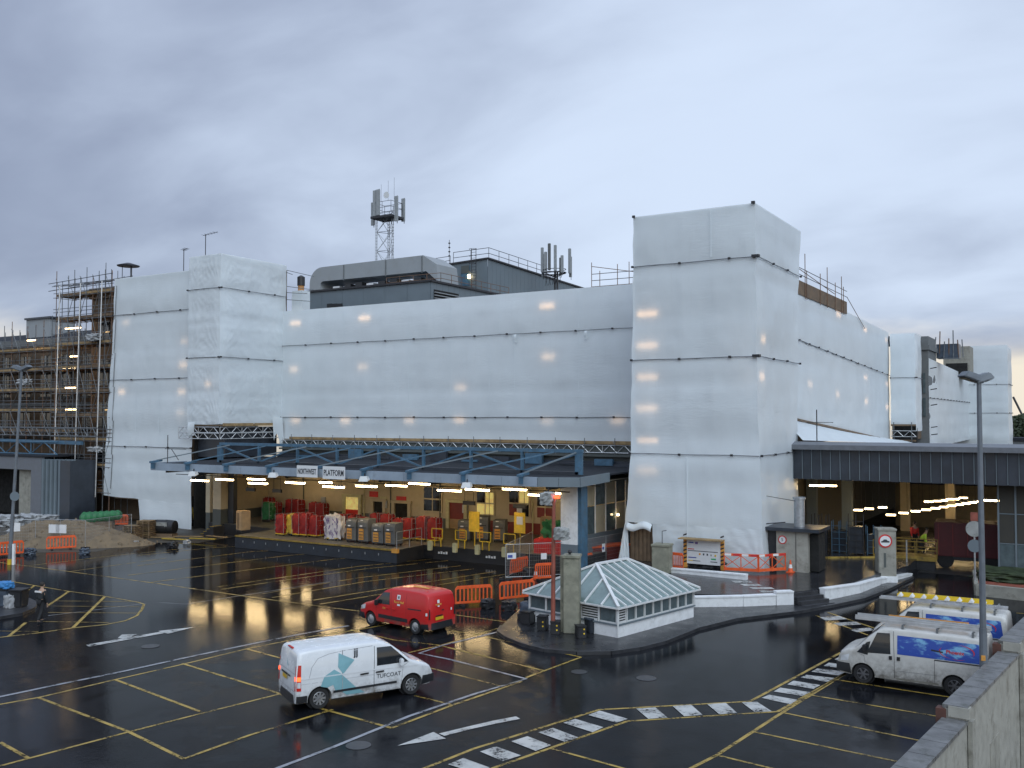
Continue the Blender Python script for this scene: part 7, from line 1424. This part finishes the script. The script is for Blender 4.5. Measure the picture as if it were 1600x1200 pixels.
# white van with teal logo
v = Van('delivery_van', 'white delivery van with teal arrow graphics and lit tail lamp in the yard', 4.85, 1.90, [(0, 1.80), (.12, 1.86), (.6, 1.89), (2.4, 1.90), (2.95, 1.87), (3.2, 1.79), (3.55, 1.53), (3.95, 1.18), (4.15, 1.11), (4.5, 1.0), (4.72, .86), (4.81, .68), (4.85, .5)], 'white_car_paint', (.78, 3.98), .335)
v.wheel(9, 'wheel_silver'); v.screen(3.22, 3.93); v.bumper(False, z0=.24, z1=.50); v.bumper(True, z0=.24, z1=.60); v.mirror(3.55, 1.17, 'white_car_paint')
for sd in (-1, 1):
    v.patch('side_window', 'glass_dark', ((2.72, 1.13), (3.86, 1.13), (3.24, 1.70), (2.74, 1.71)), sd); v.seam([(2.62, .40), (2.62, 1.0), (2.66, 1.76)], sd); v.seam([(3.88, 1.12), (3.66, 1.02), (3.60, .50)], sd, .008)
    v.seam([(1.52, .42), (1.52, 1.0), (1.56, 1.76)], sd); v.seam([(.42, 1.0), (.50, 1.35), (.72, 1.60), (1.1, 1.70), (1.55, 1.74), (2.6, 1.78)], sd, .014, 'grey_line_paint'); v.seam([(.12, 1.02), (2.6, 1.02), (4.2, .98)], sd, .035, 'white_car_paint', 'swage_line', .012); v.seam([(.15, .86), (2.6, .86)], sd, .008, 'grey_line_paint')
    v.seam([(1.22, .50), (3.42, .52)], sd, .075, 'black_plastic', 'rub_strip', .018); v.patch('rear_corner_bumper', 'black_plastic', ((.02, .28), (.36, .28), (.36, .50), (.02, .50)), sd, 4, 3, .012)
    v.patch('tail_lamp', 'tail_red', ((.02, .66), (.16, .66), (.14, 1.46), (.04, 1.46)), sd, 3, 8, .012); v.patch('lit_lamp', 'tail_lit', ((.03, .97), (.14, .97), (.14, 1.10), (.03, 1.10)), sd, 2, 2, .018); v.patch('clear_lamp', 'lamp_clear', ((.04, .76), (.14, .76), (.14, .94), (.04, .94)), sd, 2, 2, .018)
    for x in (2.28, 2.82): MB().bar(v.pt(x - .14, .93, sd, .025), v.pt(x + .14, .94, sd, .025), .035, .045).build('door_handle', 'black_plastic', v.t)
    v.patch('headlamp', 'lamp_clear', ((4.42, .72), (4.70, .70), (4.66, .84), (4.35, .92)), sd, 4, 3, .01)
    y0, y1 = sd * .55, sd * .87; v.rear('rear_lamp', 'tail_red', [(sd * .80, .66), (sd * .90, .66), (sd * .86, 1.46), (sd * .80, 1.40)]); v.rear('rear_lit_lamp', 'tail_lit', [(sd * .80, .97), (sd * .89, .97), (sd * .88, 1.10), (sd * .80, 1.10)], .012)
sd = -1
for pts in ([(1.38, 1.26), (1.42, 1.69), (1.95, 1.42), (1.55, 1.02)][::1], [(.80, .72), (.92, 1.02), (1.25, 1.20), (1.52, 1.02), (1.52, .55), (1.30, .50), (1.22, .72), (1.02, .66)], [(1.54, .98), (1.98, .55), (2.30, .33), (1.68, .33), (1.54, .44)]):
    v.polyp('teal_graphic', 'teal_vinyl', pts, sd, .012)
v.text('TUFCOAT', .19, 3.14, .78, sd, 'dark_text'); v.text('jj', .34, 2.0, 1.66, sd, 'dark_text', .008, off=.04)
v.rear('number_plate', 'plate_yellow', [(-.02, .86), (.42, .86), (.42, .99), (-.02, .99)], .02); v.rear('plate_trim', 'black_plastic', [(-.10, 1.0), (.55, 1.0), (.55, 1.06), (-.10, 1.06)], .014); v.rear('handle', 'black_plastic', [(-.35, 1.0), (-.14, 1.0), (-.14, 1.06), (-.35, 1.06)], .014)
v.rear('rear_logo', 'teal_vinyl', [(-.06, 1.30), (.02, 1.30), (.14, 1.52), (.02, 1.40)], .01); v.rear('tailgate_seam', 'grey_line_paint', [(-.78, 1.16), (.78, 1.16), (.78, 1.175), (-.78, 1.175)], .006); v.rear('tailgate_seam', 'grey_line_paint', [(-.78, .62), (.78, .62), (.78, .635), (-.78, .635)], .006)
MB().cbox((.12, -.0, 1.875), (.07, .42, .035)).build('brake_lamp', 'tail_red', v.t)
for y in (-.5, -.25, 0, .25, .5): MB().bar((.7, y, 1.905), (2.7, y, 1.91), .03, .016).build('roof_rib', 'white_car_paint', v.t)
v.place((-21.37, 23.22), (-19.84, 26.06), -1)
# red post van
def post_van(label):
    v = Van('post_van', label, 4.38, 1.81, [(0, 1.66), (.10, 1.73), (.5, 1.79), (1.6, 1.80), (2.35, 1.77), (2.6, 1.70), (2.9, 1.48), (3.3, 1.16), (3.45, 1.10), (3.95, .98), (4.2, .86), (4.33, .68), (4.38, .5)], 'red_car_paint', (.78, 3.51), .315, .15, .12, .24)
    v.wheel(7, 'wheel_silver', True); v.screen(2.62, 3.28); v.bumper(False, z0=.24, z1=.52); v.bumper(True, z0=.22, z1=.56); v.mirror(3.0, 1.12, 'black_plastic')
    for sd in (-1, 1):
        v.patch('side_window', 'glass_dark', ((2.28, 1.08), (3.24, 1.06), (2.72, 1.58), (2.34, 1.60)), sd); v.seam([(2.2, .35), (2.18, 1.0), (2.26, 1.66)], sd, .010); v.seam([(3.28, 1.05), (3.12, .95), (3.08, .42)], sd, .008)
        v.seam([(1.30, .4), (1.28, 1.0), (1.32, 1.66)], sd, .008); v.seam([(1.20, .52), (2.98, .54)], sd, .16, 'black_plastic', 'rub_strip', .016); v.seam([(.40, 1.06), (1.18, 1.04)], sd, .05, 'black_plastic', 'door_track', .010)
        v.patch('tail_lamp', 'tail_red', ((.02, .70), (.17, .70), (.15, 1.12), (.03, 1.12)), sd, 3, 5, .012); v.patch('clear_lamp', 'lamp_clear', ((.04, .86), (.12, .86), (.12, .98), (.04, .98)), sd, 2, 2, .018); v.rear('rear_lamp', 'black_plastic', [(sd * .75, .70), (sd * .86, .70), (sd * .82, 1.12), (sd * .77, 1.12)], .008)
        for x in (2.02, 2.42): MB().bar(v.pt(x - .09, .92, sd, .02), v.pt(x + .09, .92, sd, .02), .03, .04).build('door_handle', 'red_car_paint', v.t)
        v.patch('headlamp', 'lamp_clear', ((3.86, .74), (4.22, .66), (4.20, .82), (3.80, .96)), sd, 4, 3, .01); v.patch('rear_corner_bumper', 'black_plastic', ((.02, .26), (.40, .26), (.40, .48), (.02, .52)), sd, 4, 3, .012)
        v.patch('badge', 'sign_white', ((1.66, 1.36), (1.86, 1.36), (1.86, 1.56), (1.66, 1.56)), sd, 2, 2, .010); v.patch('badge_crest', 'stone_grey', ((1.71, 1.40), (1.81, 1.40), (1.81, 1.51), (1.71, 1.51)), sd, 2, 2, .014)
        v.text('Royal Mail', .14, 1.72, 1.25, sd, 'gold_text', .003); v.patch('badge_strip', 'sign_white', ((1.65, 1.10), (1.82, 1.10), (1.82, 1.17), (1.65, 1.17)), sd, 2, 2, .010); v.text('EIIR', .12, 2.62, .90, sd, 'gold_text')
    v.rear('number_plate', 'plate_yellow', [(-.06, .62), (.44, .62), (.44, .75), (-.06, .75)], .02); v.rear('plate_lamp', 'black_plastic', [(-.02, .77), (.42, .77), (.42, .82), (-.02, .82)], .016); v.rear('rear_handle', 'black_plastic', [(-.10, .98), (.03, .98), (.03, 1.03), (-.10, 1.03)], .016)
    v.rear('rear_badge', 'sign_white', [(.14, 1.32), (.28, 1.32), (.28, 1.46), (.14, 1.46)], .012); v.rear('rear_strip', 'sign_white', [(.16, 1.17), (.28, 1.17), (.28, 1.22), (.16, 1.22)], .012); v.text('Royal Mail', .09, .21, 1.265, 0, 'gold_text', .002, rear=True, off=.014)
    v.rear('door_split', 'sign_red', [(-.012, .55), (.012, .55), (.012, 1.62), (-.012, 1.62)], .006) ; v.rear('rear_sticker', 'sign_white', [(-.62, .92), (-.54, .92), (-.54, 1.03), (-.62, 1.03)], .01)
    for y in (-.45, .45): MB().bar((.4, y, 1.79), (2.1, y, 1.795), .05, .016).build('roof_rib', 'red_plastic', v.t)
    MB().cbox((1.2, 0, 1.835), (.9, .16, .02)).build('roof_mark', 'gold_text', v.t); MB().tube((2.2, 0, 1.8), (2.05, 0, 2.15), .012).build('aerial', 'black_plastic', v.t)
    return v
pv = post_van('red post van with black bumpers parked beside the orange barriers')
pv.place((-25.15, 33.3), (-27.88, 33.62), 1)
rc = Van('parked_car', 'small red car mostly hidden behind the farther works van', 4.0, 1.7, [(0, .95), (.12, 1.2), (.45, 1.38), (1.5, 1.44), (2.1, 1.38), (2.95, .99), (3.6, .88), (3.9, .72), (4.0, .5)], 'red_car_paint', (.72, 3.2), .30, .2, .15, .24)
rc.t['category'] = 'car'; rc.wheel(7, 'wheel_silver', True); rc.screen(2.15, 2.9); rc.bumper(False, z0=.24, z1=.5); rc.bumper(True, z0=.22, z1=.5)
for sd in (-1, 1):
    rc.patch('side_window', 'glass_dark', ((.75, .98), (2.6, .96), (2.05, 1.30), (.95, 1.32)), sd); rc.patch('headlamp', 'lamp_clear', ((3.5, .66), (3.85, .62), (3.82, .76), (3.45, .84)), sd, 4, 3, .01)
nose = AY(1412, 950, 44.6); rc.t.location = (nose.x + 4.0, 44.6, 0); rc.t.rotation_euler = (0, 0, R(178))
bpy.data.objects[pv.t.name]['label'] = 'red post van with black bumpers parked beside the orange barriers'
# ladder vans
def ladder_van(label, ylad):
    v = Van('works_van', label, 4.86, 1.97, [(0, 1.90), (.12, 1.97), (.6, 2.0), (2.9, 2.02), (3.25, 2.0), (3.42, 1.93), (3.75, 1.66), (4.10, 1.29), (4.26, 1.21), (4.55, 1.12), (4.74, 1.0), (4.82, .80), (4.86, .55)], 'dirty_white_paint', (1.02, 3.95), .33, .11, .06, .17)
    v.wheel(6, 'wheel_dark'); v.screen(3.45, 4.10); v.bumper(False, z0=.28, z1=.52); v.bumper(True, z0=.26, z1=.66); v.mirror(3.86, 1.28, 'black_plastic')
    for sd in (-1, 1):
        v.patch('side_window', 'glass_dark', ((3.02, 1.14), (3.80, 1.10), (3.46, 1.82), (3.04, 1.84)), sd); v.patch('quarter_window', 'glass_dark', ((3.78, 1.02), (4.14, 1.08), (3.80, 1.46), (3.68, 1.5)), sd, 3, 3); v.seam([(2.9, .34), (2.9, 1.0), (2.93, 1.92)], sd, .014)
        v.seam([(4.1, 1.05), (3.9, .98), (3.86, .75)], sd, .008); v.seam([(1.62, .36), (1.62, 1.12)], sd, .012); v.seam([(.20, 1.13), (1.62, 1.13)], sd, .035, 'black_plastic', 'door_track', .010); v.seam([(1.5, .62), (2.8, .60)], sd, .010, 'stone_grey', 'body_crease')
        v.patch('side_graphic', 'sky_blue_livery', ((.14, 1.17), (2.80, 1.17), (2.80, 1.80), (.20, 1.80)), sd, 20, 6, .008)
        cx, cz = .92, 1.47
        for a0, a1, w in ((-20, 85, .05), (150, 250, .035), (250, 300, .025)):
            mb = MB()
            for k in range(14):
                q = []
                for kk, rr in ((k, 1), (k + 1, 1), (k + 1, 0), (k, 0)): a = R(a0 + (a1 - a0) * kk / 14); r_ = 1 + rr * w * 2 * math.sin(math.pi * kk / 14 + .01); q.append(v.pt(cx - sd * math.cos(a) * .52 * r_ * (1), cz + math.sin(a) * .24 * r_, sd, .014))
                mb.quad(*q)
            mb.build('red_swoosh', 'sign_red', v.t)
        v.text('Phoenix', .17, .98, 1.45, sd, 'sign_red', .004, off=.016); v.seam([(1.35, 1.42), (1.72, 1.45)], sd, .05, 'black_plastic', 'door_handle_recess', .016)
        for x in (2.76, 3.02): MB().cbox(v.pt(x, 1.02, sd, .012), (.10, .03, .12)).build('door_handle', 'black_plastic', v.t)
        v.patch('tail_lamp', 'tail_red', ((.02, .72), (.10, .72), (.09, 1.05), (.03, 1.05)), sd, 2, 3, .012); v.rear('rear_lamp', 'tail_red', [(sd * .83, .72), (sd * .92, .72), (sd * .90, 1.10), (sd * .83, 1.10)], .01); v.patch('headlamp', 'lamp_clear', ((4.45, .74), (4.73, .70), (4.70, .86), (4.40, .98)), sd, 4, 3, .01); v.patch('wheel_dirt', 'pale_concrete', ((1.5, .30), (2.85, .30), (2.85, .36), (1.5, .36)), sd, 8, 2, .004)
    for x in (.45, 1.55, 2.65):
        mb = MB(); mb.bar((x, -.80, 2.12), (x, .80, 2.12), .05, .05)
        for y in (-.80, .80): mb.bar((x, y, 1.90), (x, y * .98, 2.13), .07, .06)
        mb.build('roof_bar', 'stone_grey', v.t)
    return v
FB = {}
def ladder(label, mat, rungmat, L, loc, rz, w=.38, ext=0):
    t = thing('ladder', label, 'ladder', loc, rz)
    for k in range(1 + ext):
        z = .07 * k
        for s in (-1, 1): MB().bar((-L / 2, s * (w / 2 - .03 * k), z), (L / 2, s * (w / 2 - .03 * k), z), .035, .085).build('stile', mat, t)
    n = int(L / .28)
    for i in range(n): x = -L / 2 + L * (i + .5) / n; MB().tube((x, -w / 2, 0), (x, w / 2, 0), .018, 6).build('rung', rungmat, t)
    return t
va = ladder_van('nearer white works van with blue side graphic, ladders on its roof', 0)
MB().box((4.80, -.45, .74), (4.845, .45, .90)).build('grille', 'black_plastic', va.t); MB().box((4.862, -.26, .42), (4.885, .26, .53)).build('number_plate', 'sign_white', va.t)
va.place((-4.27, 35.30), (-7.14, 35.36), 1)
vb = dup(va.t, va.t.location + Vector((.28, 4.45, 0)), va.t.rotation_euler[2], 'farther white works van with blue side graphic, yellow ladder on its roof')
la, lb2 = va.t.location, vb.location
ladder('grey aluminium ladder on the roof of the nearer works van', 'aluminium', 'aluminium', 4.3, (la.x - 2.1, la.y - .45, 2.21), R(-.5), .42, 1)
ladder('short dull yellow ladder on the roof of the nearer works van', 'orange_panel', 'galvanised', 2.6, (la.x - 2.0, la.y + .15, 2.21), R(0), .36)
ladder('long pale tube ladder on the farther works van, beside the yellow one', 'aluminium', 'aluminium', 4.5, (lb2.x - 2.3, lb2.y - .4, 2.21), R(.5), .30)
ladder('bright yellow ladder on the roof of the farther works van', 'ladder_yellow', 'reflective_white', 3.4, (lb2.x - 2.3, lb2.y + .25, 2.21), R(0), .42, 1)
yl = bpy.data.objects['ladder.004'] if 'ladder.004' in bpy.data.objects else None
if yl:
    for i in range(8): x = -1.5 + i * .42; MB().add([(x - .09, -.2, .11), (x + .09, -.2, .11), (x, -.2, .23), (x - .09, .2, .11), (x + .09, .2, .11), (x, .2, .23)], [(0, 1, 2), (5, 4, 3), (0, 3, 4, 1), (1, 4, 5, 2), (2, 5, 3, 0)]).build('bracket', 'reflective_white', yl)
# ------------------------------------------------------------------ people
def skin(name, pts, edges, rad, mat, parent, sub=2):
    me = bpy.data.meshes.new(name); me.from_pydata(pts, edges, []); o = bpy.data.objects.new(name, me); COL.objects.link(o)
    m = o.modifiers.new('s', 'SKIN'); o.modifiers.new('u', 'SUBSURF').levels = sub
    for i, r in enumerate(rad):
        me.skin_vertices[0].data[i].radius = (r, r) if isinstance(r, float) else r
        me.skin_vertices[0].data[i].use_root = (i == 0)
    dg = bpy.context.evaluated_depsgraph_get(); me2 = bpy.data.meshes.new_from_object(o.evaluated_get(dg)); bpy.data.objects.remove(o)
    me2.materials.clear(); me2.materials.append(MATS[mat]); me2.shade_smooth()
    q = bpy.data.objects.new(name, me2); COL.objects.link(q); q.parent = parent; return q
def person(label, loc, rz, jacket, trousers, stride=.18, lean=0., band=None):
    t = thing('person', label, 'person', loc, rz); s = stride; l = lean
    P = [(0, 0, .95), (l * .3, 0, 1.15), (l * .8, 0, 1.40), (l, 0, 1.52), (l + .02, 0, 1.66),
         (0, .09, .92), (s * .45, .10, .50), (s * .4, .10, .09), (s * .4 + .13, .11, .04), (0, -.09, .92), (-s * .2, -.10, .50), (-s * 1.1, -.10, .10), (-s * 1.1 + .13, -.11, .04),
         (l * .8, .19, 1.38), (l * .6 - .06, .24, 1.10), (l * .6 + .06, .23, .86), (l * .6 + .08, .22, .76), (l * .8, -.19, 1.38), (l * .6 + .05, -.24, 1.10), (l * .6 + .12, -.22, .86), (l * .6 + .14, -.21, .76)]
    Ed = [(0, 1), (1, 2), (2, 3), (3, 4), (0, 5), (5, 6), (6, 7), (7, 8), (0, 9), (9, 10), (10, 11), (11, 12), (2, 13), (13, 14), (14, 15), (15, 16), (2, 17), (17, 18), (18, 19), (19, 20)]
    rad = [.13, .125, .13, .055, .10, .085, .06, .042, .04, .085, .06, .042, .04, .055, .045, .035, .035, .055, .045, .035, .035]
    skin('body', P, Ed, rad, 'skin', t)
    J = [P[i] for i in (0, 1, 2, 13, 14, 15, 17, 18, 19)]; skin('jacket', J, [(0, 1), (1, 2), (2, 3), (3, 4), (4, 5), (2, 6), (6, 7), (7, 8)], [.17, .165, .165, .085, .068, .055, .085, .068, .055], jacket, t)
    T = [P[i] for i in (0, 5, 6, 7, 9, 10, 11)]; skin('trousers', T, [(0, 1), (1, 2), (2, 3), (0, 4), (4, 5), (5, 6)], [.15, .11, .082, .068, .11, .082, .068], trousers, t)
    hz = P[4]; MB().lathe([(.0001, .03), (.09, .06), (.112, .12), (.10, .19), (.05, .24), (.0001, .25)], 16, Matrix.Translation((hz[0] - .012, 0, hz[2] - .05 - .04))).build('hair', 'hair', t, smooth=60)
    for i in (8, 12): MB().cbox((P[i][0] - .02, P[i][1], .045), (.27, .10, .09)).build('shoe', 'black_plastic', t, bevel=.02)
    for yy in (16, 20):
        for k in range(4): MB().tube((P[yy][0] + .015 * (k - 1.5), P[yy][1], P[yy][2] - .02), (P[yy][0] + .02 * (k - 1.5) + .01, P[yy][1], P[yy][2] - .10), .010, 5, .007).build('finger', 'skin', t)
        MB().tube((P[yy][0] + .03, P[yy][1], P[yy][2] + .01), (P[yy][0] + .06, P[yy][1], P[yy][2] - .05), .011, 5, .008).build('thumb', 'skin', t)
    fx = hz[0] + .095; MB().cbox((fx + .005, 0, hz[2] - .0), (.03, .025, .05)).build('nose', 'skin', t); MB().cbox((fx - .004, 0, hz[2] - .05), (.02, .05, .012)).build('mouth', 'rust_red', t)
    for s_ in (-1, 1): MB().cbox((fx - .004, s_ * .035, hz[2] + .02), (.015, .022, .012)).build('eye', 'black_plastic', t); MB().cbox((hz[0], s_ * .105, hz[2]), (.04, .02, .06)).build('ear', 'skin', t)
    if band: MB().box((l * .8 - .22, -.20, 1.36), (l * .8 - .17, .20, 1.43)).build('reflective_band', band, t)
    return t
person('person in dark clothes with a pale shoulder band walking by the hatched box', G(64, 972), R(95), 'dark_jacket', 'dark_trousers', .22, .03, 'reflective_white')
person('person in a red jacket standing in the covered roadway', (*G(1429, 868, .4).xy, .8), R(-60), 'red_jacket', 'dark_trousers', .12, .1)
person('person in a yellow green high visibility jacket bending in the covered roadway', (*G(1440, 874, .4).xy, .6), R(10), 'hi_vis', 'dark_trousers', .3, .3)
# ------------------------------------------------------------------ far right distance: trees and a crane
def tree(label, loc, h, w, seed):
    t = thing('tree', label, 'tree', loc); random.seed(seed); mb = MB(); mb.tube((0, 0, 0), (0, 0, h * .5), .35, 8, .2)
    for i in range(6): a = i * 1.05; mb.tube((0, 0, h * .4), (w * .35 * math.cos(a), w * .35 * math.sin(a), h * .75), .14, 6, .05)
    mb.build('trunk', 'bark', t); mb = MB()
    for i in range(2600):
        a, r, z = random.uniform(0, 6.28), random.random() ** .5, random.random(); k = (1 - (2 * z - 1) ** 2) ** .5 * (1 + .25 * math.sin(a * 3 + seed)); p = Vector((math.cos(a) * r * k * w / 2, math.sin(a) * r * k * w / 2, h * .32 + z * h * .68))
        d = Vector((random.gauss(0, 1), random.gauss(0, 1), random.gauss(0, 1))).normalized(); e = d.orthogonal().normalized(); s = .35
        mb.quad(p - d * s, p + e * s * .6, p + d * s, p - e * s * .6)
    c = mb.build('crown', 'tree_leaf', t); c['kind'] = 'stuff'
for i, (x, y, Y, h, w) in enumerate(((1592, 664, 210, 9.5, 8), (1606, 668, 215, 10, 9), (1580, 672, 230, 8.5, 7))):
    p = AY(x, y, Y); tree(['dark tree at the right edge of the horizon, middle one', 'dark tree at the right edge of the horizon, rightmost one', 'dark tree at the right edge of the horizon, leftmost one'][i], (p.x, Y, 0), h, w, i)
hs = thing('far_building', 'low grey building under the far trees at the right edge', 'building', (AY(1590, 690, 190).x, 190, 0)); MB().box((-1, 0, 0), (30, 8, 5.2)).build('wall', 'stone_grey', hs); MB().box((-1.2, -.3, 5.2), (30, 8.2, 5.7)).build('roof', 'canopy_roof', hs)
for i in range(8): MB().box((.5 + i * 3, -.05, 1.5), (2.2 + i * 3, -.01, 3.6)).build('window', 'glass_dark', hs)
a, b = AY(1583, 620, 300), AY(1598, 650, 300); cr = thing('crane_jib', 'thin distant crane jib at the right edge of the horizon', 'crane', (b.x, 300, 0)); lat = MB()
lat.tube((0, 0, 0), (0, 0, b.z), .35, 4); cr_p = lat.build('mast', 'dark_tube', cr); MB().tube((0, 0, b.z), (a.x - b.x, 0, a.z), .28, 4).build('jib', 'dark_tube', cr)
